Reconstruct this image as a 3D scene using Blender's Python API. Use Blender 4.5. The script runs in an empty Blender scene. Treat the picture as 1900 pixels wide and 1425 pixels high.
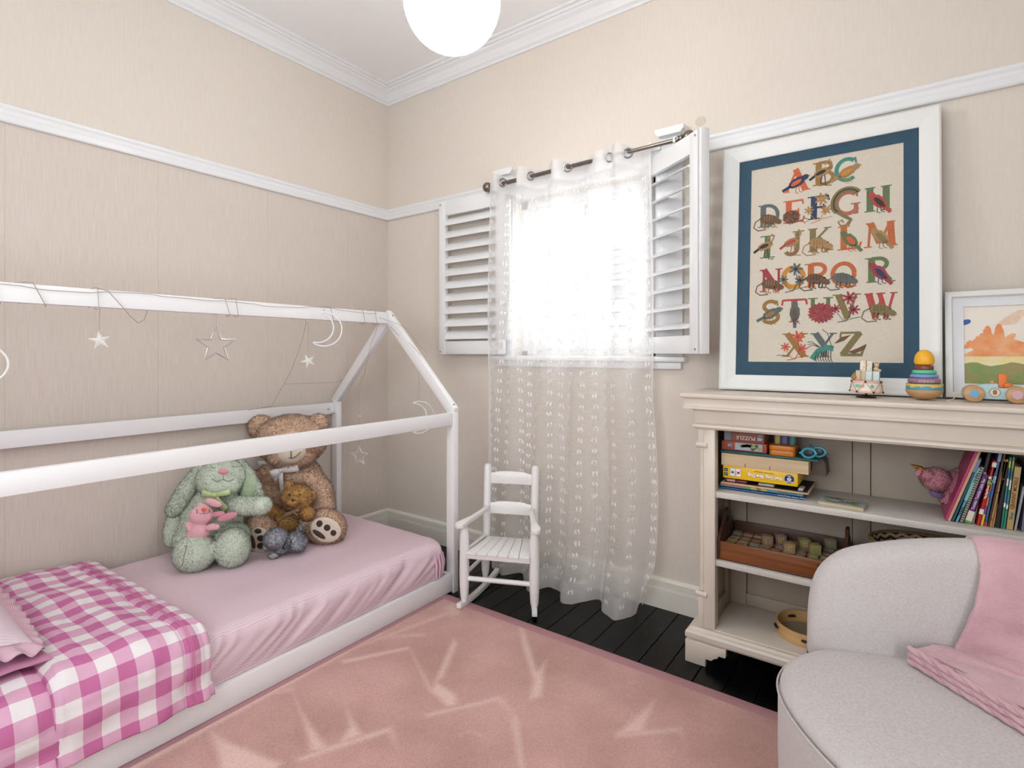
import bpy, bmesh, math, random
import numpy as np
from mathutils import Vector, Matrix, Euler
import mathutils.noise as mnoise
PI = math.pi
rnd = random.Random(7)
S = bpy.context.scene
COL = S.collection

# ---------------------------------------------------------------- camera
cam = bpy.data.cameras.new('camera'); cam_ob = bpy.data.objects.new('camera', cam); COL.objects.link(cam_ob)
cam.lens = 994.395 / 1900 * 36; cam.sensor_width = 36; cam.shift_y = -(712.5 - 655.0) / 1900
cam.clip_start = 0.02
CAMP = Vector((2.841, -2.4655, 1.2))
cam_ob.location = CAMP; cam_ob.rotation_euler = (PI / 2, 0, math.radians(36.0))
S.camera = cam_ob

# ---------------------------------------------------------------- world, lights, exposure
S.view_settings.view_transform = 'Standard'; S.view_settings.look = 'None'
S.view_settings.gamma = 1.0; S.view_settings.use_curve_mapping = False
S.view_settings.exposure = 0.02
S.cycles.use_denoising = True
S.cycles.max_bounces = 10; S.cycles.diffuse_bounces = 5; S.cycles.transparent_max_bounces = 16
S.cycles.sample_clamp_indirect = 6.0
S.cycles.caustics_reflective = False; S.cycles.caustics_refractive = False
W = bpy.data.worlds.new('overcast_sky'); S.world = W; W.use_nodes = True
W.node_tree.nodes['Background'].inputs[0].default_value = (0.93, 0.97, 1.0, 1)
W.node_tree.nodes['Background'].inputs[1].default_value = 2.1

def area_light(name, loc, rot, sx, sy, power, color=(1, 1, 1)):
    l = bpy.data.lights.new(name, 'AREA'); l.shape = 'RECTANGLE'; l.size = sx; l.size_y = sy
    l.energy = power; l.color = color
    o = bpy.data.objects.new(name, l); COL.objects.link(o); o.location = loc; o.rotation_euler = rot
    return o
# added fill lights, set in invented window and doorway openings behind the camera
area_light('added_fill_rear', (2.0, -3.36, 1.65), (math.radians(106), 0, 0), 1.7, 1.3, 29, (0.92, 0.97, 1.0))
area_light('added_fill_side', (3.86, -2.3, 1.05), (math.radians(91), 0, math.radians(90)), 0.85, 1.95, 14, (0.95, 0.98, 1.0))
# daylight entering by the curtained window
area_light('daylight_curtain_window', (1.485, 0.30, 1.66), (math.radians(-84), 0, 0), 0.95, 0.95, 15, (0.95, 0.98, 1.0))

# ---------------------------------------------------------------- helpers
def lin(c):
    if isinstance(c, str):
        c = tuple(int(c[i:i + 2], 16) / 255 for i in (0, 2, 4))
    return tuple((x / 12.92 if x <= 0.04045 else ((x + 0.055) / 1.055) ** 2.4) for x in c) + (1.0,)
MATS = {}
def mat(key, col, rough=0.5, metal=0.0, bump=None, vary=None, coat=0.0, sheen=0.0, spec=None, stretch=(1, 1, 1), emit=None, trans=0.0, alpha=1.0, weave=None):
    """procedural principled material: bump=(scale,strength), vary=(scale,second colour,amount)"""
    if key in MATS: return MATS[key]
    m = bpy.data.materials.new(key); m.use_nodes = True; nt = m.node_tree; N = nt.nodes; Lk = nt.links
    b = N['Principled BSDF']; b.inputs['Base Color'].default_value = lin(col)
    b.inputs['Roughness'].default_value = rough; b.inputs['Metallic'].default_value = metal
    if coat: b.inputs['Coat Weight'].default_value = coat; b.inputs['Coat Roughness'].default_value = 0.15
    if sheen: b.inputs['Sheen Weight'].default_value = sheen; b.inputs['Sheen Roughness'].default_value = 0.5
    if spec is not None: b.inputs['Specular IOR Level'].default_value = spec
    if trans: b.inputs['Transmission Weight'].default_value = trans
    if alpha < 1: b.inputs['Alpha'].default_value = alpha
    if emit: b.inputs['Emission Color'].default_value = lin(emit[0]); b.inputs['Emission Strength'].default_value = emit[1]
    if bump or vary or weave:
        tc = N.new('ShaderNodeTexCoord'); mp = N.new('ShaderNodeMapping'); Lk.new(tc.outputs['Object'], mp.inputs[0])
        mp.inputs['Scale'].default_value = stretch
    if vary:
        n = N.new('ShaderNodeTexNoise'); n.inputs['Scale'].default_value = vary[0]; n.inputs['Detail'].default_value = 4
        Lk.new(mp.outputs[0], n.inputs['Vector'])
        r = N.new('ShaderNodeMapRange'); r.inputs['From Min'].default_value = .35; r.inputs['From Max'].default_value = .65
        r.inputs['To Max'].default_value = vary[2]; Lk.new(n.outputs['Fac'], r.inputs['Value'])
        x = N.new('ShaderNodeMix'); x.data_type = 'RGBA'; x.inputs['A'].default_value = lin(col); x.inputs['B'].default_value = lin(vary[1])
        Lk.new(r.outputs[0], x.inputs['Factor']); Lk.new(x.outputs['Result'], b.inputs['Base Color'])
    if bump:
        n2 = N.new('ShaderNodeTexNoise'); n2.inputs['Scale'].default_value = bump[0]; n2.inputs['Detail'].default_value = 3
        Lk.new(mp.outputs[0], n2.inputs['Vector'])
        bp = N.new('ShaderNodeBump'); bp.inputs['Strength'].default_value = bump[1]; bp.inputs['Distance'].default_value = 0.01
        Lk.new(n2.outputs['Fac'], bp.inputs['Height']); Lk.new(bp.outputs[0], b.inputs['Normal'])
    MATS[key] = m
    return m
def node_mat(key):
    m = bpy.data.materials.new(key); m.use_nodes = True; MATS[key] = m
    return m, m.node_tree.nodes, m.node_tree.links, m.node_tree.nodes['Principled BSDF']

def tag(o, label=None, cat=None, group=None, kind=None):
    if label: o['label'] = label
    if cat: o['category'] = cat
    if group: o['group'] = group
    if kind: o['kind'] = kind
    return o
def thing(name, label, cat, loc=(0, 0, 0), rotz=0.0, group=None):
    o = bpy.data.objects.new(name, None); COL.objects.link(o); o.location = loc; o.rotation_euler = (0, 0, rotz)
    o.empty_display_size = 0.05
    return tag(o, label, cat, group)
def wmat(o):
    m = Matrix.LocRotScale(o.location, o.rotation_euler, None)
    return wmat(o.parent) @ m if o.parent else m
def rz(a): return Matrix.Rotation(a, 4, 'Z')
def ry(a): return Matrix.Rotation(a, 4, 'Y')
def rx(a): return Matrix.Rotation(a, 4, 'X')
def T(v): return Matrix.Translation(Vector(v))

class G:
    """collects shapes into one mesh"""
    def __init__(s): s.bm = bmesh.new(); s.uv = None
    def _add(s, tmp, mi=0):
        me = bpy.data.meshes.new('t'); 
        for f in tmp.faces: f.material_index = mi
        tmp.to_mesh(me); tmp.free(); s.bm.from_mesh(me); bpy.data.meshes.remove(me); return s
    def box(s, lo, hi, bev=0.0, mi=0, M=None, seg=2):
        t = bmesh.new(); bmesh.ops.create_cube(t, size=1)
        c = [(a + b) / 2 for a, b in zip(lo, hi)]; d = [abs(b - a) for a, b in zip(lo, hi)]
        bmesh.ops.scale(t, vec=d, verts=t.verts)
        if bev: bmesh.ops.bevel(t, geom=list(t.edges), offset=min(bev, min(d) * .45), segments=seg, affect='EDGES', profile=0.5)
        bmesh.ops.translate(t, vec=c, verts=t.verts)
        if M is not None: bmesh.ops.transform(t, matrix=M, verts=t.verts)
        return s._add(t, mi)
    def cyl(s, p0, p1, r0, r1=None, seg=16, mi=0, caps=True):
        p0, p1 = Vector(p0), Vector(p1); r1 = r0 if r1 is None else r1; d = p1 - p0
        t = bmesh.new(); bmesh.ops.create_cone(t, cap_ends=caps, segments=seg, radius1=r0, radius2=r1, depth=d.length)
        bmesh.ops.transform(t, matrix=T((p0 + p1) / 2) @ d.to_track_quat('Z', 'Y').to_matrix().to_4x4(), verts=t.verts)
        return s._add(t, mi)
    def lathe(s, prof, seg=24, M=None, mi=0, caps=True):
        t = bmesh.new(); rings = []
        for r, z in prof:
            rings.append([t.verts.new((max(r, 1e-5) * math.cos(2 * PI * k / seg), max(r, 1e-5) * math.sin(2 * PI * k / seg), z)) for k in range(seg)])
        for a, b in zip(rings, rings[1:]):
            for k in range(seg): t.faces.new((a[k], a[(k + 1) % seg], b[(k + 1) % seg], b[k]))
        if caps and prof[0][0] > 2e-5: t.faces.new(rings[0][::-1])
        if caps and prof[-1][0] > 2e-5: t.faces.new(rings[-1])
        bmesh.ops.recalc_face_normals(t, faces=t.faces)
        if M is not None: bmesh.ops.transform(t, matrix=M, verts=t.verts)
        return s._add(t, mi)
    def ell(s, c, r, M=None, seg=20, mi=0):
        t = bmesh.new(); bmesh.ops.create_uvsphere(t, u_segments=seg, v_segments=max(8, seg * 2 // 3), radius=1)
        if isinstance(r, (int, float)): r = (r, r, r)
        X = T(c) @ (M if M is not None else Matrix()) @ Matrix.Diagonal((*r, 1))
        bmesh.ops.transform(t, matrix=X, verts=t.verts)
        return s._add(t, mi)
    def tube(s, pts, r, seg=8, mi=0, closed=False):
        pts = [Vector(p) for p in pts]; n = len(pts); t = bmesh.new(); rings = []; up = None
        rr = r if isinstance(r, (list, tuple)) else [r] * n
        for i, p in enumerate(pts):
            if closed: d = pts[(i + 1) % n] - pts[i - 1]
            else: d = pts[min(i + 1, n - 1)] - pts[max(i - 1, 0)]
            d.normalize()
            if up is None: up = Vector((0, 0, 1)) if abs(d.z) < .9 else Vector((1, 0, 0))
            a = d.cross(up).normalized(); up = a.cross(d).normalized()
            rings.append([t.verts.new(p + (a * math.cos(2 * PI * k / seg) + up * math.sin(2 * PI * k / seg)) * rr[i]) for k in range(seg)])
        prs = list(zip(rings, rings[1:])) + ([(rings[-1], rings[0])] if closed else [])
        for a, b in prs:
            for k in range(seg): t.faces.new((a[k], a[(k + 1) % seg], b[(k + 1) % seg], b[k]))
        if not closed: t.faces.new(rings[0][::-1]); t.faces.new(rings[-1])
        bmesh.ops.recalc_face_normals(t, faces=t.faces)
        return s._add(t, mi)
    def prism(s, pts, h0, h1, M=None, mi=0, bev=0.0):
        """polygon in local XY extruded from z=h0 to z=h1, then placed by M"""
        t = bmesh.new(); a = [t.verts.new((x, y, h0)) for x, y in pts]; b = [t.verts.new((x, y, h1)) for x, y in pts]
        n = len(pts); t.faces.new(a[::-1]); t.faces.new(b)
        for i in range(n): t.faces.new((a[i], a[(i + 1) % n], b[(i + 1) % n], b[i]))
        bmesh.ops.recalc_face_normals(t, faces=t.faces)
        if bev: bmesh.ops.bevel(t, geom=[e for e in t.edges], offset=bev, segments=2, affect='EDGES', profile=.5)
        if M is not None: bmesh.ops.transform(t, matrix=M, verts=t.verts)
        return s._add(t, mi)
    def grid(s, nu, nv, fn, mi=0, close_u=False, uvfn=None):
        bm = s.bm
        if uvfn and s.uv is None: s.uv = bm.loops.layers.uv.new('UVMap')
        V = [[bm.verts.new(fn(i / nu, j / nv)) for j in range(nv + 1)] for i in range(nu + (0 if close_u else 1))]
        for i in range(nu):
            i2 = (i + 1) % len(V)
            for j in range(nv):
                f = bm.faces.new((V[i][j], V[i2][j], V[i2][j + 1], V[i][j + 1])); f.material_index = mi; f.smooth = True
                if uvfn:
                    for lp, (a, b) in zip(f.loops, ((i, j), (i + 1, j), (i + 1, j + 1), (i, j + 1))): lp[s.uv].uv = uvfn(a / nu, b / nv)
        return s
    def out(s, name, m, parent=None, local=False, smooth=35, kind=None):
        me = bpy.data.meshes.new(name)
        if parent is not None and not local: bmesh.ops.transform(s.bm, matrix=wmat(parent).inverted(), verts=s.bm.verts)
        s.bm.to_mesh(me); s.bm.free()
        for mm in (m if isinstance(m, (list, tuple)) else [m]): me.materials.append(mm)
        if smooth:
            me.polygons.foreach_set('use_smooth', [True] * len(me.polygons))
            try: me.set_sharp_from_angle(angle=math.radians(smooth))
            except Exception: pass
        o = bpy.data.objects.new(name, me); COL.objects.link(o)
        if parent is not None: o.parent = parent
        if kind: o['kind'] = kind
        return o
def struct(g, name, m, parent=None, smooth=35):
    o = g.out(name, m, parent, smooth=smooth); o['kind'] = 'structure' if parent is None else o.get('kind', 'structure')
    return o
def copy_tree(o, parent=None):
    c = o.copy(); COL.objects.link(c); c.parent = parent
    for ch in list(o.children): copy_tree(ch, c)
    return c
def fbm(x, y, z=0.0, sc=1.0): return mnoise.noise(Vector((x * sc, y * sc, z * sc)))
def sstep(a, b, x):
    t = max(0, min(1, (x - a) / (b - a))); return t * t * (3 - 2 * t)
def modify(o, **mods):
    """apply the object's modifiers into its mesh"""
    dg = bpy.context.evaluated_depsgraph_get(); ev = o.evaluated_get(dg)
    me = bpy.data.meshes.new_from_object(ev); old = o.data; o.modifiers.clear(); o.data = me
    return o

# ---------------------------------------------------------------- materials
WHITE = mat('white_gloss_paint', 'dfe0e2', 0.35, bump=(9, .02))
BEDW = mat('bed_white_paint', 'e4e3e4', 0.42, bump=(60, .02))
SHUT = mat('shutter_white', 'dfe0e1', 0.35)
CEIL = mat('ceiling_paint', 'ececed', 0.8, bump=(14, .03))
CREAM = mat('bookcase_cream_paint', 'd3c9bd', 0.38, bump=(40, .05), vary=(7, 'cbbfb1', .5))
CREAM_SHADED = mat('bookcase_inner_shaded', 'a89b8d', 0.5, bump=(40, .05), vary=(6, '9c8f80', .5))  # the cream darkened: shade inside the shelves put into the colour
SHELFP = mat('bookcase_shelf_paint', 'cdc9c3', 0.35, bump=(50, .05), vary=(20, 'c2beb8', .5))

def wall_mat(key, c1, c2, vert):
    m, N, Lk, b = node_mat(key)
    tc = N.new('ShaderNodeTexCoord'); b.inputs['Roughness'].default_value = .85
    outs = []
    for sc in ((420, 420, 9), (60, 60, 420)):
        mp = N.new('ShaderNodeMapping'); mp.inputs['Scale'].default_value = sc if vert or sc[0] < 100 else (120, 120, 14)
        n = N.new('ShaderNodeTexNoise'); n.inputs['Scale'].default_value = 1; n.inputs['Detail'].default_value = 3
        Lk.new(tc.outputs['Object'], mp.inputs[0]); Lk.new(mp.outputs[0], n.inputs['Vector']); outs.append(n)
    a = N.new('ShaderNodeMath'); a.operation = 'MULTIPLY_ADD'; a.inputs[1].default_value = .35 if vert else .5
    Lk.new(outs[1].outputs['Fac'], a.inputs[0]); Lk.new(outs[0].outputs['Fac'], a.inputs[2])
    r = N.new('ShaderNodeMapRange'); r.inputs['From Min'].default_value = .45; r.inputs['From Max'].default_value = .85 if vert else 1.0
    Lk.new(a.outputs[0], r.inputs['Value'])
    x = N.new('ShaderNodeMix'); x.data_type = 'RGBA'; x.inputs['A'].default_value = lin(c1); x.inputs['B'].default_value = lin(c2)
    Lk.new(r.outputs[0], x.inputs['Factor']); Lk.new(x.outputs['Result'], b.inputs['Base Color'])
    bp = N.new('ShaderNodeBump'); bp.inputs['Strength'].default_value = .12 if vert else .05; bp.inputs['Distance'].default_value = .004
    Lk.new(a.outputs[0], bp.inputs['Height']); Lk.new(bp.outputs[0], b.inputs['Normal'])
    return m
WP_STREAK = wall_mat('streaked_wallpaper', 'c6bbb1', 'd3c9c0', True)
WP_LINEN = wall_mat('linen_wallpaper', 'd2c9be', 'd8cfc5', False)

# ---------------------------------------------------------------- room shell
RX, RY, RZ = 3.9, -3.4, 2.985     # room: x 0..RX, y RY..0, z 0..RZ
ZR0, ZR1 = 2.101, 2.175          # picture rail
WX0, WX1, WZ0, WZ1 = 1.07, 1.90, 1.185, 2.07   # window opening
TH = 0.18
g = G()
g.box((-TH, RY - TH, ZR0), (0, TH, RZ)); struct(g, 'wall_left', WP_LINEN, smooth=0)
wl = bpy.data.objects['wall_left']
g = G()
g.box((-TH, RY - TH, 0), (0, TH, ZR0)); struct(g, 'wallpaper_dado', WP_STREAK, wl, smooth=0)
g = G()   # paper seams: the drops of paper butt with a hair gap
for y in (-.33, -.86, -1.40, -1.935, -2.46): g.box((0, y - .0006, .14), (.0007, y + .0006, ZR0))
o = g.out('paper_seam', mat('seam', 'bfb4aa', .9), wl)
g = G()
g.box((-.0, 0, 0), (WX0, TH, RZ)); g.box((WX1, 0, 0), (RX, TH, RZ)); g.box((WX0, 0, 0), (WX1, TH, WZ0)); g.box((WX0, 0, WZ1), (WX1, TH, RZ))
struct(g, 'wall_back', WP_LINEN, smooth=0)
wb = bpy.data.objects['wall_back']
g = G(); g.ell((2.106, -.0005, 2.249), (.025, .0015, .022)); g.out('smudge', mat('smudge', 'c9bdae', .9), wb)
# right wall with added doorway, rear wall with added window opening, both for fill
g = G(); g.box((RX, RY, 0), (RX + TH, -2.75, RZ)); g.box((RX, -1.85, 0), (RX + TH, TH, RZ)); g.box((RX, -2.75, 2.05), (RX + TH, -1.85, RZ))
struct(g, 'wall_right', WP_LINEN, smooth=0)
g = G(); g.box((0, RY - TH, 0), (1.1, RY, RZ)); g.box((2.9, RY - TH, 0), (RX + TH, RY, RZ)); g.box((1.1, RY - TH, 0), (2.9, RY, .95)); g.box((1.1, RY - TH, 2.35), (2.9, RY, RZ))
struct(g, 'wall_front', WP_LINEN, smooth=0)
g = G(); g.box((-TH, RY - TH, RZ), (RX + TH, TH, RZ + .12)); struct(g, 'ceiling', CEIL, smooth=0)
# floor: sub-floor and black painted boards, each a piece
g = G(); g.box((-TH, RY - TH, -.12), (RX + TH, TH, -.02)); fl = struct(g, 'floor', mat('sub_floor', '0b0b0c', .8), smooth=0)
BLK = mat('black_floor_paint', '030304', .3, bump=(30, .12), vary=(18, '09090a', .7), stretch=(1, .12, 1), spec=.22)
pw = .1045; x = 2.013 - 20 * pw; k = 0
while x < RX:
    g = G(); g.box((max(x, 0) + .0012, RY, -.02), (min(x + pw, RX) - .0012, 0, -rnd.uniform(0, .0009)), bev=.0016, seg=1)
    if x + pw > 0: g.out('plank', BLK, fl, smooth=0)
    x += pw
# cornice: moulded profile run along each wall
CP = [(0, 2.881), (.008, 2.881), (.010, 2.893), (.016, 2.898), (.022, 2.902), (.028, 2.918), (.042, 2.940), (.060, 2.953), (.064, 2.960), (.074, 2.962), (.080, 2.972), (.094, 2.974), (.096, 2.986), (0, 2.986)]
def run(prof, side, a, b, mitre=1.0):
    """extrude a (out,z) profile along a wall; ends mitred inwards"""
    g = G(); bm = g.bm; rings = []
    for e, sgn in ((a, 1), (b, -1)):
        ring = []
        for o_, z in prof:
            s_ = e + sgn * o_ * mitre
            p = {'left': (o_, s_, z), 'back': (s_, -o_, z), 'right': (RX - o_, s_, z), 'front': (s_, RY + o_, z)}[side]
            ring.append(bm.verts.new(p))
        rings.append(ring)
    n = len(prof)
    for i in range(n): bm.faces.new((rings[0][i], rings[0][(i + 1) % n], rings[1][(i + 1) % n], rings[1][i]))
    bm.faces.new(rings[0]); bm.faces.new(rings[1][::-1]); bmesh.ops.recalc_face_normals(bm, faces=bm.faces)
    return g
for i, (side, a, b) in enumerate((('left', RY, 0), ('back', 0, RX), ('right', RY, 0), ('front', 0, RX))):
    struct(run(CP, side, a, b), 'trim_%d' % (i + 1), WHITE, smooth=0)['label'] = 'moulded white ceiling cornice'
# picture rail
PR = [(0, 2.101), (.014, 2.101), (.018, 2.106), (.019, 2.128), (.015, 2.134), (.014, 2.150), (.019, 2.158), (.020, 2.170), (.012, 2.175), (0, 2.175)]
struct(run(PR, 'left', RY, 0), 'trim_5', WHITE, smooth=0)
struct(run(PR, 'back', 0, .965, .0), 'trim_6', WHITE, smooth=0)
struct(run(PR, 'back', 2.03, RX, .0), 'trim_7', WHITE, smooth=0)
SKW = mat('skirting_cream_white', 'dfdbd1', .4, bump=(9, .02))
SK = [(0, 0), (.018, 0), (.018, .088), (.016, .100), (.016, .128), (.012, .136), (.004, .1413), (0, .1413)]
struct(run(SK, 'left', RY, 0), 'baseboard_left', SKW, smooth=0)
struct(run(SK, 'back', 0, RX), 'baseboard_back', SKW, smooth=0)
struct(run(SK, 'front', 0, RX), 'baseboard_front', SKW, smooth=0)
# ---------------------------------------------------------------- window
PANE, N, Lk, b = node_mat('clear_pane')
tr = N.new('ShaderNodeBsdfTransparent'); gl = N.new('ShaderNodeBsdfGlossy'); gl.inputs['Roughness'].default_value = .02; mx_ = N.new('ShaderNodeMixShader'); mx_.inputs[0].default_value = .05
Lk.new(tr.outputs[0], mx_.inputs[1]); Lk.new(gl.outputs[0], mx_.inputs[2]); Lk.new(mx_.outputs[0], N['Material Output'].inputs[0])
g = G()
for x0, x1 in ((WX0 - .105, WX0), (WX1 + .025, WX1 + .13)):      # side casings with small caps
    g.box((x0, -.022, 1.16), (x1, 0, 2.205), bev=.002)
    xm = (x0 + x1) / 2
    g.prism([(-.052, 0), (.052, 0), (.068, .018), (.068, .034), (-.068, .034), (-.068, .018)], 0, .052, M=T((xm, 0, 2.205)) @ rx(PI / 2))
g.box((WX0, -.018, WZ1), (WX1 + .025, 0, 2.165), bev=.002); g.box((WX0 - .01, -.03, 2.152), (WX1 + .03, 0, 2.172), bev=.003)
g.box((WX1, -.016, 1.16), (WX1 + .025, 0, WZ1), bev=.001)
win = struct(g, 'window_1', WHITE)
g = G(); g.box((WX0 - .13, -.055, 1.158), (WX1 + .15, 0.02, 1.185), bev=.008); g.box((WX0 - .11, -.03, 1.125), (WX1 + .125, 0, 1.158), bev=.004)
g.out('sill', WHITE, win)
g = G()  # fixed frame in the reveal
y0, y1 = .07, .13
g.box((WX0, y0, WZ0), (WX0 + .045, y1, WZ1), bev=.003); g.box((WX1 - .045, y0, WZ0), (WX1, y1, WZ1), bev=.003)
g.box((WX0, y0, WZ1 - .05), (WX1, y1, WZ1), bev=.003); g.box((WX0, y0, WZ0), (WX1, y1, WZ0 + .03), bev=.003)
g.out('window_frame', WHITE, win)
xm = (WX0 + WX1) / 2
for a, b in ((WX0 + .045, xm), (xm, WX1 - .045)):
    g = G(); z0, z1 = WZ0 + .03, WZ1 - .05; w = .05; y0, y1 = .082, .118
    g.box((a + .001, y0, z0), (a + w, y1, z1), bev=.004); g.box((b - w, y0, z0), (b - .001, y1, z1), bev=.004)
    g.box((a + w, y0, z1 - w), (b - w, y1, z1), bev=.004); g.box((a + w, y0, z0), (b - w, y1, z0 + .06), bev=.004)
    sash = g.out('sash', WHITE, win)
    g = G(); g.box((a + w, .098, z0 + .06), (b - w, .101, z1 - w)); g.out('pane', PANE, sash, smooth=0)
g = G(); g.box((xm - .012, .066, 1.56), (xm + .012, .082, 1.66), bev=.003); g.tube([(xm, .07, 1.62), (xm + .004, .05, 1.6), (xm + .006, .048, 1.54)], .006)
g.out('latch', mat('brushed_metal', 'a9a6a2', .3, metal=.9), win)
g = G(); g.box((xm - .010, .07, 1.93), (xm + .010, .082, 1.99), bev=.003); g.out('bolt', MATS['brushed_metal'], win)
# casings of the added doorway and rear window, unseen openings for fill lights
g = G(); g.box((RX - .02, -2.83, 0), (RX, -2.75, 2.13)); g.box((RX - .02, -1.85, 0), (RX, -1.77, 2.13)); g.box((RX - .02, -2.83, 2.05), (RX, -1.77, 2.13)); struct(g, 'added_doorway', WHITE)
g = G(); g.box((1.02, RY, .87), (1.1, RY + .02, 2.43)); g.box((2.9, RY, .87), (2.98, RY + .02, 2.43)); g.box((1.02, RY, 2.35), (2.98, RY + .02, 2.43)); g.box((1.02, RY, .87), (2.98, RY + .04, .95))
g.box((1.98, RY - .1, .95), (2.02, RY - .06, 2.35)); struct(g, 'added_rear_window', WHITE)
# outside: pale weatherboard house beyond a lattice screen
OUT = mat('outdoor_wall', 'b9bcbc', .9)
g = G(); 
for k in range(12): g.box((-2.2, 3.6 + .01 * (k % 2), k * .17), (1.55, 3.75, k * .17 + .165), bev=.004, seg=1)
tag(g.out('neighbour_wall', OUT), 'pale weatherboard wall seen through the curtained window', 'house wall')
g = G(); Mr = T((-.3, 3.4, 2.05)) @ rx(math.radians(24))
for k in range(9): g.box((-2.1, k * .22, .0), (1.95, k * .22 + .24, .02 + .012 * 1), M=Mr @ T((0, 0, .014 * (k % 2))))
tag(g.out('neighbour_roof', mat('roof_tiles', '8f908f', .9)), 'low grey roof outside beyond the window', 'roof')
lat = thing('lattice_screen', 'white diagonal garden lattice standing outside the window', 'lattice', (.7, 1.1, 0))
LW = mat('lattice_white', 'eeeeee', .7)
for sgn in (1, -1):
    for k in range(15):
        # slats at 60 degrees clipped to the panel box
        x0 = -.15 + k * .115; pts = []
        za, zb, xa, xb = .75, 1.52, .15, 1.28
        dx = (zb - za) / math.tan(math.radians(58)) * sgn
        s0, s1 = (x0, x0 + dx) if sgn > 0 else (x0 + .35, x0 + .35 + dx)
        t0, t1 = 0, 1
        for lim, s in ((xa, 1), (xb, -1)):
            d0, d1 = (s0 - lim) * s, (s1 - lim) * s
            if d0 < 0 and d1 < 0: t0, t1 = 1, 0
            elif d0 < 0: t0 = max(t0, d0 / (d0 - d1))
            elif d1 < 0: t1 = min(t1, d0 / (d0 - d1))
        if t1 - t0 < .05: continue
        p0 = Vector((s0 + (s1 - s0) * t0, 0, za + (zb - za) * t0)); p1 = Vector((s0 + (s1 - s0) * t1, 0, za + (zb - za) * t1))
        d = p1 - p0; M_ = T((p0 + p1) / 2 + Vector((0, 1.1 + .006 * sgn, 0))) @ ry(math.atan2(d.x, d.z))
        g = G(); g.box((-.014, -.005, -d.length / 2), (.014, .005, d.length / 2), M=M_); g.out('slat', LW, lat, smooth=0)
g = G(); g.box((.12, 1.08, 0), (.16, 1.12, 1.56), bev=.003); g.box((1.27, 1.08, 0), (1.31, 1.12, 1.56), bev=.003); g.box((.12, 1.075, 1.5), (1.31, 1.125, 1.54), bev=.003)
g.out('lattice_frame', LW, lat)
bush = thing('garden_shrub', 'grey-green garden shrub outside behind the lattice', 'shrub', (.6, 1.6, 0))
g = G()
for k in range(900):
    u, v = rnd.random() * 2 * PI, rnd.random(); r = .55 * rnd.random() ** .4
    c = Vector((.55 + 1.3 * r * math.cos(u), 1.75 + .5 * r * math.sin(u), .25 + v * 1.1 * (1 - .3 * r)))
    g.prism([(0, -.02), (.03, 0), (0, .045), (-.03, 0)], 0, .001, M=T(c) @ Euler((rnd.random() * 6, rnd.random() * 6, rnd.random() * 6)).to_matrix().to_4x4())
o = g.out('foliage', mat('leaf', '6f7a64', .7), bush, kind='stuff')
g = G(); g.tube([(.55, 1.75, 0), (.55, 1.75, .6)], .02); g.out('stem', mat('bark', '6a5b4c', .8), bush)
g = G(); g.box((-3, .2, -.7), (5, 9, -.6)); o = struct(g, 'ground', mat('ground', '8d8f88', .95))

# ---------------------------------------------------------------- bed
BX0, BX1, BY0, BY1 = .035, 1.033, -2.50, -.437     # outer frame
bed = thing('house_bed', 'white wooden toddler bed with house-shaped frame', 'bed', ((BX0 + BX1) / 2, (BY0 + BY1) / 2, 0))
PT = .05; PD = .034; apex = ((BX0 + BX1) / 2, 1.437)
for yy in (BY1 - PD, BY0):
    for x0 in (BX0, BX1 - PT):
        g = G(); g.box((x0, yy, 0), (x0 + PT, yy + PD, .905), bev=.002); g.out('post', BEDW, bed)
    for sgn in (-1, 1):
        xb = BX0 if sgn < 0 else BX1
        # rafter: outer edge rises from post top to the apex, width PT
        xa, za = apex; base = (xb, .905); d = Vector((xa - xb, za - .925)).normalized(); n = Vector((-d.y, d.x)) * (1 if sgn < 0 else -1)
        n = -n if n.y > 0 else n
        o0 = Vector((xb, .925)); wv = .055
        in0 = Vector((xb - sgn * PT * 1.0, .905)); k = in0 - d * 0
        pts = [(xb, .905), (xb, .925), (xa, za), (xa, za - wv / abs(d.x)), (xb - sgn * PT, .905)]
        g = G(); g.prism(pts, 0, PD, M=T((0, yy + PD, 0)) @ rx(PI / 2), bev=.0015); g.out('rafter', BEDW, bed)
        g = G(); c = Vector((xb - sgn * .012, yy + PD / 2, .94)) if True else None
        nn = Vector((sgn * abs(d.y), 0, abs(d.x)))
        for tt in (.03, .94):
            p = Vector((xb + (xa - xb) * tt, yy + PD / 2, .925 + (za - .925) * tt)); g.cyl(p - nn * .002, p + nn * .0012, .005, seg=10)
        g.out('bolt', mat('dark_bolt', '55504c', .5, metal=.5), bed)
g = G(); g.box((apex[0] - .017, BY0 + PD, 1.362), (apex[0] + .017, BY1 - PD, 1.424), bev=.002); g.out('ridge_beam', BEDW, bed)
g = G(); g.box((BX1 - PT / 2 - .012, BY0 + PD, .84), (BX1 - .006, BY1 - PD, .9), bev=.002); g.out('side_rail', BEDW, bed)
g = G(); g.box((BX0 + .002, BY0 + PD, .832), (BX0 + .022, BY1 - PD, .9), bev=.002); g.box((BX0 + .022, BY1 - PD - .03, .84), (BX0 + .04, BY1 - PD, .895), bev=.002); g.out('side_rail', BEDW, bed)
g = G(); g.cyl((BX0 + .0215, BY1 - PD - .04, .862), (BX0 + .0235, BY1 - PD - .04, .862), .004, seg=10); g.out('bolt', MATS['dark_bolt'], bed)
for x0, x1 in ((BX1 - .034, BX1 - .006), (BX0, BX0 + .025)):
    g = G(); g.box((x0, BY0 + PD, .012), (x1, BY1 - PD, .098), bev=.002); g.out('base_board', BEDW, bed)
for yy in (BY1 - PD - .02, BY0 + PD):
    g = G(); g.box((BX0 + .025, yy, .012), (BX1 - .034, yy + .02, .098), bev=.002); g.out('base_board', BEDW, bed)
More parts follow.
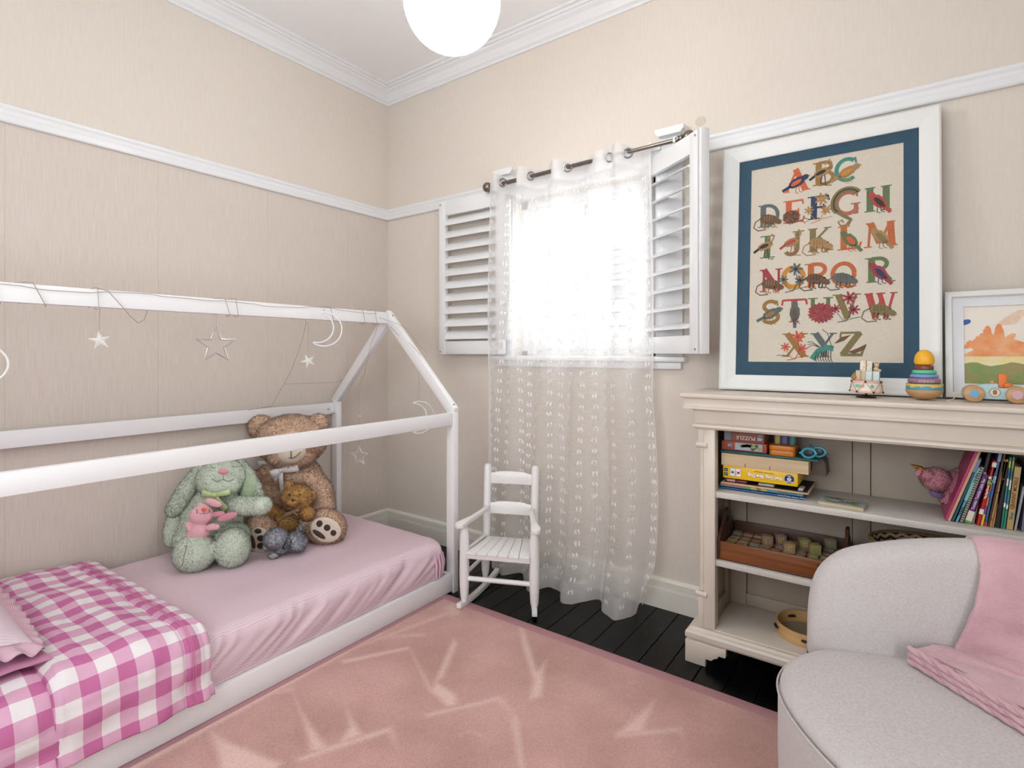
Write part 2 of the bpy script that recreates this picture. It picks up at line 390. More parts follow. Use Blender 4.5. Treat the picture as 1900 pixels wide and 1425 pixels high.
for k in range(12):
    y = BY0 + .1 + k * .165; g = G(); g.box((BX0 + .025, y, .03), (BX1 - .034, y + .06, .048), bev=.001); g.out('slat', BEDW, bed)

# mattress in a fitted sheet with fine stripes
def stripe_mat(key, c1, c2, per, axis=1):
    m, N, Lk, b = node_mat(key); b.inputs['Roughness'].default_value = .8
    uv = N.new('ShaderNodeUVMap'); sp = N.new('ShaderNodeSeparateXYZ'); Lk.new(uv.outputs[0], sp.inputs[0])
    a = N.new('ShaderNodeMath'); a.operation = 'MULTIPLY'; a.inputs[1].default_value = 1 / per; Lk.new(sp.outputs[axis], a.inputs[0])
    f = N.new('ShaderNodeMath'); f.operation = 'FRACT'; Lk.new(a.outputs[0], f.inputs[0])
    c = N.new('ShaderNodeMath'); c.operation = 'PINGPONG'; c.inputs[1].default_value = .5; Lk.new(f.outputs[0], c.inputs[0])
    r = N.new('ShaderNodeMapRange'); r.inputs['From Min'].default_value = .17; r.inputs['From Max'].default_value = .33; Lk.new(c.outputs[0], r.inputs['Value'])
    x = N.new('ShaderNodeMix'); x.data_type = 'RGBA'; x.inputs['A'].default_value = lin(c1); x.inputs['B'].default_value = lin(c2)
    Lk.new(r.outputs[0], x.inputs['Factor']); Lk.new(x.outputs['Result'], b.inputs['Base Color'])
    return m
SHEET = stripe_mat('pink_striped_sheet', 'd8c9cf', 'd3b3c1', .0085, 1)
mz0, mz1 = .0985, .272
mx0, mx1, my0, my1 = .045, 1.018, -2.44, -.485
def rrect(t, w, h, r):
    """point on a rounded rectangle perimeter centred at 0, t in 0..1"""
    L1, L2 = w - 2 * r, h - 2 * r; q = PI * r / 2; P = 2 * (L1 + L2) + 4 * q; s = t * P
    segs = [(L1, 'b'), (q, 'c1'), (L2, 'r'), (q, 'c2'), (L1, 't'), (q, 'c3'), (L2, 'l'), (q, 'c4')]
    for ln, k in segs:
        if s <= ln + 1e-9: break
        s -= ln
    a = s / r if r else 0
    return {'b': lambda: (-w / 2 + r + s, -h / 2), 'c1': lambda: (w / 2 - r + r * math.sin(a), -h / 2 + r - r * math.cos(a)), 'r': lambda: (w / 2, -h / 2 + r + s),
            'c2': lambda: (w / 2 - r + r * math.cos(a), h / 2 - r + r * math.sin(a)), 't': lambda: (w / 2 - r - s, h / 2), 'c3': lambda: (-w / 2 + r - r * math.sin(a), h / 2 - r + r * math.cos(a)),
            'l': lambda: (-w / 2, h / 2 - r - s), 'c4': lambda: (-w / 2 + r - r * math.cos(a), -h / 2 + r - r * math.sin(a))}[k]()
mcx, mcy = (mx0 + mx1) / 2, (my0 + my1) / 2
def mattress_z(x, y):
    ex = min(x - mx0, mx1 - x); ey = min(y - my0, my1 - y)
    return mz1
def matt(nu, nv):
    w, h = mx1 - mx0, my1 - my0
    def fn(u, v):
        px, py = rrect(u, w, h, .09)
        if v < .42:            # side going up, bulging, sheet wrinkles
            t = v / .42; z = mz0 + t * (mz1 - .055 - mz0); bul = .006 * math.sin(PI * t)
            x, y = px, py; nrm = Vector((px / (w / 2) if abs(px) > w / 2 - .1 else 0, py / (h / 2) if abs(py) > h / 2 - .1 else 0)).normalized()
            wr = (.011 * fbm(y * 8 - z * 9, z * 3 + y, 3) + .006 * (1 - abs(fbm(y * 15 - z * 22, y * 2, 5)) * 3.2)) * (.35 + .8 * t) if px > 0 else 0
            lim = min(1, (z - mz0) / .02)
            x += nrm.x * ((bul + wr) * lim - .012 * (1 - t)); y += nrm.y * (bul * lim - .012 * (1 - t)); return Vector((mcx + x, mcy + y, z))
        if v < .62:            # rounded shoulder
            a = (v - .42) / .2 * PI / 2; R_ = .055; f = R_ * (1 - math.cos(a))
            sx = (w / 2 - f) / (w / 2); sy = (h / 2 - f) / (h / 2); x, y = px * sx, py * sy
            zq = mz1 - R_ + .3 * R_ * math.sin(a); wr = (.011 * fbm(y * 8 - zq * 9, zq * 3 + y, 3) + .006 * (1 - abs(fbm(y * 15 - zq * 22, y * 2, 5)) * 3.2)) * 1.15 * math.cos(a) if px > 0 else 0
            return Vector((mcx + x + wr, mcy + y, mz1 - R_ + R_ * math.sin(a) + .002 * fbm(x * 9, y * 9, 1)))
        t = (v - .62) / .38; sx = (w / 2 - .055) / (w / 2) * (1 - t); sy = (h / 2 - .055) / (h / 2) * (1 - t)
        x, y = px * sx, py * sy
        return Vector((mcx + x, mcy + y, mz1 + .004 * fbm(x * 6, y * 6, 1) + .003 * t))
    return fn
g = G(); f_ = matt(260, 36)
def mat_uv(u, v):
    p = f_(u, v); s = p.x if v >= .5 else p.x + (mz1 - p.z) * (1 if p.x > mcx else -1)
    return (p.y + (.4 * (mz1 - p.z) if v < .5 else 0), s)
g.grid(620, 44, f_, uvfn=lambda u, v: mat_uv(u if u < 1 else 1, v))
mo = g.out('mattress', SHEET, smooth=180)
tag(mo, 'mattress in a pale pink finely striped fitted sheet on the house bed', 'mattress')
g = G()   # gathered elasticated end corner of the sheet
for k in range(7):
    a = -.25 + k * .3; g.tube([(mx1 - .10 + .104 * math.cos(a * .8), my1 - .09 + .094 * math.sin(a * .8), .235 - .006 * k), (mx1 - .10 + .112 * math.cos(a * .8 + .05), my1 - .09 + .1 * math.sin(a * .8 + .05), .17), (mx1 - .10 + .106 * math.cos(a * .8 + .08), my1 - .09 + .092 * math.sin(a * .8 + .08), .11)], [.003, .006, .004], seg=8)
g.out('gathered_hem', mat('sheet_pink', 'd9b2c5', .8), mo)

# gingham quilt folded back over the near half of the bed
m, N, Lk, b = node_mat('pink_gingham'); b.inputs['Roughness'].default_value = .85
uv = N.new('ShaderNodeUVMap'); sp = N.new('ShaderNodeSeparateXYZ'); Lk.new(uv.outputs[0], sp.inputs[0]); cs = []
for ax in (0, 1):
    a = N.new('ShaderNodeMath'); a.operation = 'MULTIPLY'; a.inputs[1].default_value = 1 / .088; Lk.new(sp.outputs[ax], a.inputs[0])
    f = N.new('ShaderNodeMath'); f.operation = 'FRACT'; Lk.new(a.outputs[0], f.inputs[0])
    c = N.new('ShaderNodeMath'); c.operation = 'GREATER_THAN'; c.inputs[1].default_value = .5; Lk.new(f.outputs[0], c.inputs[0]); cs.append(c)
ad = N.new('ShaderNodeMath'); ad.operation = 'ADD'; Lk.new(cs[0].outputs[0], ad.inputs[0]); Lk.new(cs[1].outputs[0], ad.inputs[1])
hv = N.new('ShaderNodeMath'); hv.operation = 'MULTIPLY'; hv.inputs[1].default_value = .5; Lk.new(ad.outputs[0], hv.inputs[0])
cr = N.new('ShaderNodeValToRGB'); cr.color_ramp.interpolation = 'CONSTANT'
cr.color_ramp.elements[0].color = lin('e4dee0'); cr.color_ramp.elements[1].position = .75; cr.color_ramp.elements[1].color = lin('bf6a9a')
e = cr.color_ramp.elements.new(.25); e.color = lin('d5a5bf'); Lk.new(hv.outputs[0], cr.inputs[0]); Lk.new(cr.outputs[0], b.inputs['Base Color'])
GING = m
quilt = thing('gingham_quilt', 'pink and white gingham quilt folded back over the bed', 'quilt', (.55, -2.1, mz1))
def quilt_path(zt, xfront, zlow):
    """cross-section polyline (x,z) from the wall side over the mattress and down the front"""
    pts = [(.03, zt - .03), (.05, zt - .008), (.12, zt)]
    n = 26
    for k in range(n): pts.append((.12 + (xfront - .09 - .12) * (k + 1) / n, zt))
    for k in range(1, 11):
        a = k / 10 * PI / 2; pts.append((xfront - .09 + .09 * math.sin(a), zt - .09 + .09 * math.cos(a)))
    for k in range(1, 9): pts.append((xfront + .004 * math.sin(k), zt - .09 - (zt - .09 - zlow) * k / 8))
    return pts
def layer(name, ya, yb, zt, xf, zlow, puff, seed, roll_far=True, roll_near=True, th=.02):
    P = quilt_path(zt, xf, zlow); n = len(P) - 1
    cum = [0]
    for a, b_ in zip(P, P[1:]): cum.append(cum[-1] + math.hypot(b_[0] - a[0], b_[1] - a[1]))
    def fn(u, v):
        # v across (wall -> front), u along the bed from far edge to near edge, with rolled ends
        k = min(int(v * n), n - 1); fr = v * n - k
        x = P[k][0] + (P[k + 1][0] - P[k][0]) * fr; z = P[k][1] + (P[k + 1][1] - P[k][1]) * fr
        kk = min(k + 1, n); tx, tz = P[kk][0] - P[k][0], P[kk][1] - P[k][1]; l_ = math.hypot(tx, tz); nx, nz = -tz / l_, tx / l_
        if nz < 0 and x < .9: nx, nz = -nx, -nz
        if k > 28 and nx < 0: nx, nz = -nx, -nz
        r = .028
        uu = u
        edge = 1.0
        if roll_far and uu < .06: a = (1 - uu / .06) * PI * .62; y = ya - r + r * math.sin(a) ; off = -r * (1 - math.cos(a))
        elif roll_near and uu > .94: a = (uu - .94) / .06 * PI * .62; y = yb + r - r * math.sin(a); off = -r * (1 - math.cos(a))
        else:
            t = (uu - (.06 if roll_far else 0)) / ((.94 if roll_near else 1) - (.06 if roll_far else 0)); a0 = ya - (r if roll_far else 0); b0 = yb + (r if roll_near else 0)
            y = a0 + (b0 - a0) * t; off = puff * math.sin(PI * min(1, max(0, t))) ** .5
        s = cum[k] + (cum[k + 1] - cum[k]) * fr
        wv = .017 * fbm(y * 5 + seed, s * 3, seed) + .010 * fbm(y * 13, s * 9, seed + 4) + .004 * fbm(y * 30, s * 14, seed)
        if z < .2: wv += .007 * math.sin(y * 34 + seed + s * 4) * (.2 - z) / .1
        seam = .006 * math.exp(-((y - (ya - .085)) / .006) ** 2) if seed < 5 else 0
        off += wv * (1 if uu > .05 and uu < .95 else .3) - seam
        if z < .14: off = max(off, -.004)
        off = max(off, -.012 - r)
        ysk = y + .02 * fbm(s * 3, seed, 2) + (.03 * s if seed < 5 else 0) - (.03 if seed < 5 else 0)
        return Vector((x + nx * off, ysk, z + nz * off))
    def uvf(u, v):
        k = min(int(v * n), n - 1); fr = v * n - k
        return (cum[k] + (cum[k + 1] - cum[k]) * fr, ya + (yb - ya) * u)
    g = G(); g.grid(150, n * 3, fn, uvfn=uvf); o = g.out(name, GING, quilt, smooth=180)
    so = o.modifiers.new('s', 'SOLIDIFY'); so.thickness = -.006 if False else .004; so.offset = -1 
    return o
layer('lower_layer', -1.70, -2.47, mz1 + .026, 1.036, .104, .004, 9, roll_far=True, roll_near=True)
layer('folded_top_layer', -1.635, -2.035, mz1 + .058, 1.052, .102, .010, 2, roll_far=True, roll_near=True)
g = G()
P_ = quilt_path(mz1 + .074, 1.068, .11)
for dy in (0, .006): g.tube([(x + .0, -1.728 - dy + .03 * (i / len(P_)) * 1.2, z) for i, (x, z) in enumerate(P_)][2:], .0014, seg=6)
sm = g.out('seam', mat('seam_pink', 'c9749b', .8), quilt)

# pillow at the near end with a flanged edge, and a white and blue cloth beneath it
PSTR = stripe_mat('pillow_stripe', 'e2d4dc', 'd9bfcd', .006, 0)
pil = thing('pillow', 'pale pink striped pillow with a frilled flange on the quilt', 'pillow', (.50, -2.2, .37))
def pillow(g, c, sx, sy, h, Mx, uvs=True):
    def side(sg):
        def fn(u, v):
            a, b_ = u * 2 - 1, v * 2 - 1
            k = max(0, (1 - abs(a) ** 2.6)) ** .55 * max(0, (1 - abs(b_) ** 2.6)) ** .55
            pinch = 1 - .06 * (1 - abs(b_)) * abs(a)
            p = Vector((a * sx * (1 - .05 * (1 - b_ * b_)), b_ * sy * (1 - .05 * (1 - a * a)), sg * h * k + .006 * fbm(a * 3, b_ * 3, sg)))
            return T(c) @ Mx @ p
        return fn
    for sg in (1, -1): g.grid(30, 24, side(sg), uvfn=lambda u, v: (u * sx * 2, v * sy * 2))
    return g
Mp = rz(math.radians(3)) @ rx(math.radians(-12)) @ ry(math.radians(5))
g = G(); pillow(g, (.515, -2.215, .44), .335, .175, .075, Mp); g.out('pillow_body', PSTR, pil, smooth=180)
g = G()   # flange: pleated strip around the seam
def fl_fn(u, v):
    px, py = rrect(u % 1.0, .67, .35, .03); r = Vector((px, py)); d = r.normalized(); w_ = v * (.05 + .02 * max(0, px) * max(0, py) * 10)
    return T((.515, -2.215, .44)) @ Mp @ Vector((px * .97 + d.x * w_, py * .97 + d.y * w_, .009 * v * math.sin(u * 260) - .012 * v))
g.grid(260, 4, fl_fn, uvfn=lambda u, v: (v * .05, u * 2.0)); o = g.out('frilled_flange', stripe_mat('flange_stripe', 'dcc2cc', 'cb9cb0', .005, 0), pil, smooth=180)
o.modifiers.new('s', 'SOLIDIFY').thickness = .002
cl = G()
pillow(cl, (.62, -2.19, .362), .25, .14, .035, rz(.08)); o = cl.out('folded_cloth', mat('white_blue_cloth', 'dfe2ec', .8, vary=(26, 'aab6d6', .8), bump=(12, .4)), smooth=180)
tag(o, 'white and pale blue cloth tucked beneath the pink pillow', 'cloth')
g = G(); pillow(g, (.62, -2.19, .340), .30, .17, .012, rz(.06)); o = g.out('pink_cloth', mat('plain_pink_cloth', 'c585a6', .8, bump=(10, .2)), smooth=180)
tag(o, 'plain pink folded cloth lying on the quilt under the pillow', 'cloth')

# ---------------------------------------------------------------- rug with brushed pile marks
STROKES = [
[(1.05, -2.2), (1.05, -0.95), (1.065, -0.95), (1.085, -2.2)],
[(1.07, -1.66), (1.17, -1.65), (1.39, -1.6), (1.44, -1.66), (1.34, -1.74), (1.24, -1.71)], [(1.41, -1.57), (1.44, -1.49), (1.51, -1.35), (1.53, -1.31), (1.55, -1.33), (1.47, -1.49), (1.43, -1.57)],
[(1.12, -1.4), (1.24, -1.44), (1.46, -1.49), (1.42, -1.53), (1.29, -1.47)], [(1.3, -1.32), (1.39, -1.36), (1.49, -1.39), (1.46, -1.46), (1.42, -1.39)],
[(1.09, -1.18), (1.23, -0.96), (1.25, -0.97), (1.12, -1.19)], [(1.23, -0.96), (1.5, -1.1), (1.48, -1.06), (1.59, -1.07), (1.63, -1.11), (1.61, -1.14), (1.49, -1.11)],
[(1.33, -0.8), (1.38, -0.83), (1.49, -1.03), (1.48, -1.07), (1.4, -0.93)], [(1.57, -1.21), (1.72, -0.99), (1.74, -1.0), (1.59, -1.22)],
[(1.47, -0.53), (1.56, -0.6), (1.74, -0.79), (1.73, -0.71), (1.84, -0.91), (1.81, -0.95), (1.76, -0.85), (1.59, -0.68)], [(1.81, -1.04), (1.83, -1.04), (2.01, -1.25), (2.0, -1.26), (1.83, -1.08)],
[(2.12, -0.93), (2.16, -0.69), (2.19, -0.87)], [(2.12, -0.92), (2.27, -0.78), (2.28, -0.8), (2.13, -0.94)], [(2.26, -0.78), (2.28, -0.77), (2.32, -0.86), (2.32, -0.87)],
[(1.05, -1.46), (1.09, -1.38), (1.12, -1.39), (1.07, -1.46)], [(1.04, -1.01), (1.21, -0.84), (1.23, -0.86), (1.06, -1.02)], [(1.05, -1.11), (1.16, -0.61), (1.19, -0.64), (1.07, -1.12)],
[(1.52, -1.34), (1.54, -1.31), (1.63, -1.37), (1.62, -1.37)], [(1.72, -1.22), (1.74, -1.18), (1.78, -1.17), (1.79, -1.18), (1.75, -1.19), (1.73, -1.22)],
[(1.69, -1.01), (1.73, -0.98), (1.81, -1.04), (1.81, -1.05)], [(1.11, -0.63), (1.12, -0.54), (1.22, -0.63), (1.2, -0.68)]]
m, N, Lk, b = node_mat('pink_pile'); b.inputs['Roughness'].default_value = .95; b.inputs['Sheen Weight'].default_value = .25
at = N.new('ShaderNodeAttribute'); at.attribute_name = 'pile'; tc = N.new('ShaderNodeTexCoord')
n1 = N.new('ShaderNodeTexNoise'); n1.inputs['Scale'].default_value = 3.2; n1.inputs['Detail'].default_value = 5; Lk.new(tc.outputs['Object'], n1.inputs['Vector'])
n2 = N.new('ShaderNodeTexNoise'); n2.inputs['Scale'].default_value = 190; n2.inputs['Detail'].default_value = 2; Lk.new(tc.outputs['Object'], n2.inputs['Vector'])
r1 = N.new('ShaderNodeMapRange'); r1.inputs['From Min'].default_value = .38; r1.inputs['From Max'].default_value = .66; Lk.new(n1.outputs['Fac'], r1.inputs['Value'])
x1 = N.new('ShaderNodeMix'); x1.data_type = 'RGBA'; x1.inputs['A'].default_value = lin('c79c95'); x1.inputs['B'].default_value = lin('b1877e'); Lk.new(r1.outputs[0], x1.inputs['Factor'])
x2 = N.new('ShaderNodeMix'); x2.data_type = 'RGBA'; x2.inputs['B'].default_value = lin('e0bfb6'); Lk.new(x1.outputs['Result'], x2.inputs['A']); Lk.new(at.outputs['Fac'], x2.inputs['Factor'])
x3 = N.new('ShaderNodeMix'); x3.data_type = 'RGBA'; x3.blend_type = 'MULTIPLY'; x3.inputs['Factor'].default_value = .55
r3 = N.new('ShaderNodeMapRange'); r3.inputs['From Min'].default_value = .3; r3.inputs['From Max'].default_value = .7; r3.inputs['To Min'].default_value = .72; r3.inputs['To Max'].default_value = 1.12
Lk.new(n2.outputs['Fac'], r3.inputs['Value']); cb = N.new('ShaderNodeCombineColor')
for k in range(3): Lk.new(r3.outputs[0], cb.inputs[k])
Lk.new(x2.outputs['Result'], x3.inputs['A']); Lk.new(cb.outputs[0], x3.inputs['B']); Lk.new(x3.outputs['Result'], b.inputs['Base Color'])
bp = N.new('ShaderNodeBump'); bp.inputs['Strength'].default_value = .5; bp.inputs['Distance'].default_value = .003; Lk.new(n2.outputs['Fac'], bp.inputs['Height']); Lk.new(bp.outputs[0], b.inputs['Normal'])
PILE = m
ru = thing('rug', 'pink rug with brushed pile marks and a plain border on black floorboards', 'rug', (2.1, -1.5, 0))
ux0, ux1, uy0, uy1 = 1.0, 3.15, -3.0, -.512
nx, ny = 300, 350; bw = .055
X = np.linspace(ux0 + bw, ux1 - bw, nx); Y = np.linspace(uy0 + bw, uy1 - bw, ny); XX, YY = np.meshgrid(X, Y, indexing='ij')
pile = np.zeros_like(XX)
for pi_, poly in enumerate(STROKES):
    inside = np.zeros(XX.shape, bool); P_ = poly; dmin = np.full(XX.shape, 9.0)
    for (ax, ay), (bx, by) in zip(P_, P_[1:] + P_[:1]):
        c = ((ay > YY) != (by > YY)) & (XX < (bx - ax) * (YY - ay) / ((by - ay) if abs(by - ay) > 1e-9 else 1e-9) + ax); inside ^= c
        L2 = (bx - ax) ** 2 + (by - ay) ** 2 + 1e-12; t = np.clip(((XX - ax) * (bx - ax) + (YY - ay) * (by - ay)) / L2, 0, 1)
        dmin = np.minimum(dmin, np.hypot(XX - ax - t * (bx - ax), YY - ay - t * (by - ay)))
    sd = np.where(inside, dmin, -dmin)
    pile = np.maximum(pile, np.clip((sd + .010) / .026, 0, 1) ** 1.3 * (.8 if pi_ < 13 else .45))
me = bpy.data.meshes.new('pile_field'); zz = .0135 + .0012 * pile + .0008 * np.sin(XX * 9) * np.sin(YY * 7)
co = np.stack([XX - 2.1, YY + 1.5, zz], -1).reshape(-1, 3)
idx = np.arange(nx * ny).reshape(nx, ny); F = np.stack([idx[:-1, :-1], idx[1:, :-1], idx[1:, 1:], idx[:-1, 1:]], -1).reshape(-1, 4)
me.from_pydata(co.tolist(), [], F.tolist()); a_ = me.attributes.new('pile', 'FLOAT', 'POINT'); a_.data.foreach_set('value', pile.reshape(-1).astype(np.float32))
me.polygons.foreach_set('use_smooth', [True] * len(me.polygons)); me.materials.append(PILE)
o = bpy.data.objects.new('pile_field', me); COL.objects.link(o); o.parent = ru
BORD = mat('rug_border', 'ad8085', .9, bump=(220, .25))
g = G()
for lo, hi in (((ux0, uy1 - bw), (ux1, uy1)), ((ux0, uy0), (ux1, uy0 + bw)), ((ux0, uy0 + bw), (ux0 + bw * .95, uy1 - bw)), ((ux1 - bw, uy0 + bw), (ux1, uy1 - bw))):
    g.box((lo[0], lo[1], 0.0005), (hi[0], hi[1], .011), bev=.004)
g.box((ux0 + .02, uy0 + .02, .001), (ux1 - .02, uy1 - .02, .009)); g.out('border', BORD, ru)

# ---------------------------------------------------------------- shutters
def shutter(label, length, grp=None):
    """a louvred panel built in local x (0..length), z 0..H, y thickness"""
    t = thing('window_shutter', label, 'shutter')
    H = .925; st = .052; th = .028
    g = G(); g.box((0, -th / 2, 0), (st, th / 2, H), bev=.002); g.out('stile', SHUT, t, local=True)
    g = G(); g.box((length - st, -th / 2, 0), (length, th / 2, H), bev=.002); g.out('stile', SHUT, t, local=True)
    g = G(); g.box((st, -th / 2 + .002, 0), (length - st, th / 2 - .002, .078), bev=.002); g.out('rail', SHUT, t, local=True)
    g = G(); g.box((st, -th / 2 + .002, H - .085), (length - st, th / 2 - .002, H), bev=.002); g.out('rail', SHUT, t, local=True)
    return t, H, st, th
def slats(t, length, H, st, n, ang, wid=.064):
    first = None
    for k in range(n):
        z = .078 + (H - .163) * (k + .5) / n
        if first is None:
            g = G(); pts = [(-wid / 2, 0), (-wid * .3, .0042), (0, .007), (wid * .3, .0055), (wid / 2, 0), (wid * .3, -.0042), (0, -.0055), (-wid * .3, -.0042)]
            g.prism(pts, st - .001, length - st + .001, M=Matrix(((0, 0, 1, 0), (1, 0, 0, 0), (0, 1, 0, 0), (0, 0, 0, 1))))
            first = g.out('slat', SHUT, t, local=True, smooth=60); o = first
        else: o = first.copy(); COL.objects.link(o)
        o.location = (0, 0, z); o.rotation_euler = (ang, 0, 0)
t, H, st, th = shutter('open white louvred window shutter left of the sheer curtain', .49)
t.location = (.552, -.062, 1.193)
slats(t, .49, H, st, 10, math.radians(50), .07)
for x_, z_ in ((.012, .015), (.012, .91)):
    g = G(); g.cyl((x_, -th / 2 - .001, z_), (x_, -th / 2 + .002, z_), .005, seg=12); g.out('screw_cap', mat('screw_cap', '77777a', .4), t, local=True)
g = G()
for zz_ in (.12, .8): g.cyl((.495, 0, zz_), (.495, 0, zz_ + .06), .006, seg=10)
g.box((.49, -.012, .08), (.54, -.004, .86), bev=.002)
g.out('hinge_stile', SHUT, t, local=True)
t, H, st, th = shutter('white louvred window shutter swung out right of the sheer curtain', .425)
t.location = (1.826, .028, 1.197); t.rotation_euler = (0, 0, math.radians(-36))
slats(t, .425, H, st, 9, math.radians(25), .07)
g = G(); g.box((.432, -th / 2 + .002, 0), (.448, th / 2 + .014, H), bev=.002); g.out('closing_strip', SHUT, t, local=True)
for x_, z_ in ((.41, .018), (.41, .905)):
    g = G(); g.cyl((x_, -th / 2 - .001, z_), (x_, -th / 2 + .002, z_), .005, seg=12); g.out('screw_cap', MATS['screw_cap'], t, local=True)
g = G(); g.tube([(.012, -th / 2 - .012, .11), (.012, -th / 2 - .012, .84)], .004, seg=6); 
g.out('tilt_rod', SHUT, t, local=True)

# ---------------------------------------------------------------- curtain rod and sheer curtain
CR = thing('curtain_rod', 'brushed metal curtain rod with ball finials above the window', 'curtain rod', (1.5, -.1, 2.135))
MET = mat('pewter', '7d756d', .28, metal=.9)
RY0, RZ0 = -.1, 2.135
g = G(); g.cyl((.975, RY0, RZ0), (1.6, RY0, RZ0 + .009), .0115, seg=16); g.cyl((1.55, RY0, RZ0 + .008), (2.06, RY0, RZ0 + .016), .0095, seg=16); g.out('pole', MET, CR)
for x_, s_ in ((.952, -1), (2.084, 1)):
    RZ0 = 2.135 if s_ < 0 else 2.152
    g = G(); g.ell((x_, RY0, RZ0), .028, seg=24); g.cyl((x_ - s_ * .02, RY0, RZ0), (x_ - s_ * .05, RY0, RZ0), .013, .010, seg=16); g.cyl((x_ - s_ * .028, RY0, RZ0), (x_ - s_ * .034, RY0, RZ0), .018, seg=16); g.cyl((x_ - s_ * .042, RY0, RZ0), (x_ - s_ * .047, RY0, RZ0), .016, seg=16)
    g.out('finial', MET, CR)
    g = G(); xb = x_ - s_ * .062; g.box((xb - .006, RY0 - .012, RZ0 - .014), (xb + .006, -.02, RZ0 - .004), bev=.002); g.box((xb - .012, -.03, RZ0 - .04), (xb + .012, -.0225, RZ0 + .03), bev=.002); g.box((xb - .005, RY0 - .013, RZ0 - .014), (xb + .005, RY0 + .013, RZ0 + .012), bev=.003)
    g.out('bracket', WHITE, CR)
RZ0 = 2.143
cur = thing('sheer_curtain', 'sheer white curtain with tufted dots hanging over the window', 'curtain', (1.45, -.1, 0))
m, N, Lk, b = node_mat('sheer_voile'); nt = m.node_tree
b.inputs['Base Color'].default_value = lin('f2f0ef'); b.inputs['Roughness'].default_value = .9; b.inputs['Specular IOR Level'].default_value = .1
tr = N.new('ShaderNodeBsdfTransparent'); tl = N.new('ShaderNodeBsdfTranslucent'); tl.inputs[0].default_value = lin('f4f3f2')
m1 = N.new('ShaderNodeMixShader'); m1.inputs[0].default_value = .55; Lk.new(b.outputs[0], m1.inputs[1]); Lk.new(tl.outputs[0], m1.inputs[2])
m2 = N.new('ShaderNodeMixShader'); at = N.new('ShaderNodeAttribute'); at.attribute_name = 'dens'
tc = N.new('ShaderNodeTexCoord'); mp = N.new('ShaderNodeMapping'); mp.inputs['Scale'].default_value = (20, 20, 420); nn = N.new('ShaderNodeTexNoise'); nn.inputs['Scale'].default_value = 1
Lk.new(tc.outputs['Object'], mp.inputs[0]); Lk.new(mp.outputs[0], nn.inputs['Vector'])
mr = N.new('ShaderNodeMapRange'); mr.inputs['From Min'].default_value = .3; mr.inputs['From Max'].default_value = .7; mr.inputs['To Min'].default_value = -.045; mr.inputs['To Max'].default_value = .045; Lk.new(nn.outputs['Fac'], mr.inputs['Value'])
ad = N.new('ShaderNodeMath'); ad.operation = 'ADD'; ad.use_clamp = True; Lk.new(at.outputs['Fac'], ad.inputs[0]); Lk.new(mr.outputs[0], ad.inputs[1])
Lk.new(ad.outputs[0], m2.inputs[0]); Lk.new(tr.outputs[0], m2.inputs[1]); Lk.new(m1.outputs[0], m2.inputs[2]); Lk.new(m2.outputs[0], N['Material Output'].inputs[0])
VOILE = m
cw = 1.72   # cloth width in folds
tops = [(0, -.125), (.04, -.140), (.13, -.06), (.23, -.145), (.36, -.055), (.48, -.145), (.60, -.05), (.75, -.138), (.80, -.112), (.85, -.142), (.95, -.055), (1.0, -.06)]
def spl(t, P):
    for (a, ya), (b_, yb) in zip(P, P[1:]):
        if t <= b_ + 1e-9: k = (t - a) / (b_ - a); k = k * k * (3 - 2 * k); return ya + (yb - ya) * k
    return P[-1][1]
CTOP = 2.172
def cur_pt(u, v):
    """u across the cloth 0..1, v from the top (0) to the hem (1)"""
    xt = .990 + .905 * u
    xl, xr = .965 - .0 * v, 1.912
    ft = 1 - sstep(0, .9, v) * .35
    # folds at the top sweep to fewer broad folds at the hem
    yt = spl(u, tops)
    yb = -.135 + .055 * math.sin(u * 26 + 1.0) * (.6 + .5 * u) + .012 * math.sin(u * 61)
    y = yt + (yb - yt) * sstep(.05, 1, v)
    bulge = .03 * math.sin(PI * min(1, max(0, (v - .55) / .45))) * (u - .5) * 2
    x = xt + (xl + (xr - xl) * u - xt) * sstep(0, .4, v) + .012 * math.sin(u * 26 + 2.4) * sstep(.1, .8, v) + bulge * (1 if u > .7 else .2)
    y -= .015 * sstep(.7, 1, v) + .05 * sstep(.88, 1, v) * sstep(.15, .5, u)
    hem = .004 + .02 * max(0, math.sin(u * 26 + 2.2)) * (1 - sstep(.85, 1, u)) + .035 * (1 - sstep(0, .25, u))
    topz = CTOP + .010 * math.sin((u * 1.0) * 31 + 1) + .010
    z = topz + (hem - topz) * v
    if v > .9 and u > .93: x -= .06 * (v - .9) / .1 * (u - .93) / .07
    return Vector((x, min(y, -.033), z))
nu, nv = 420, 120
g = G(); g.grid(nu, nv, cur_pt)
CO = g.out('voile', VOILE, cur, smooth=180)
dv = []
for i in range(nu + 1):
    for j in range(nv + 1):
        u, v = i / nu, j / nv
        d = .60
        e = 1e-3; a = cur_pt(max(0, u - e), v); c = cur_pt(min(1, u + e), v); dx, dy = c.x - a.x, c.y - a.y
        slope = abs(dy) / (abs(dx) + 1e-6); d = 1 - .60 ** min(2.6, math.sqrt(1 + slope * slope) * (.92))
        if v < .045: d = max(d, .78)
        if v > .955: d = max(d, .70)
        if u < .012 or u > .988: d = max(d, .8)
        dv.append(min(.93, d + .05 * math.sin(u * 26 + 1.5)))
at_ = CO.data.attributes.new('dens', 'FLOAT', 'POINT'); at_.data.foreach_set('value', dv)
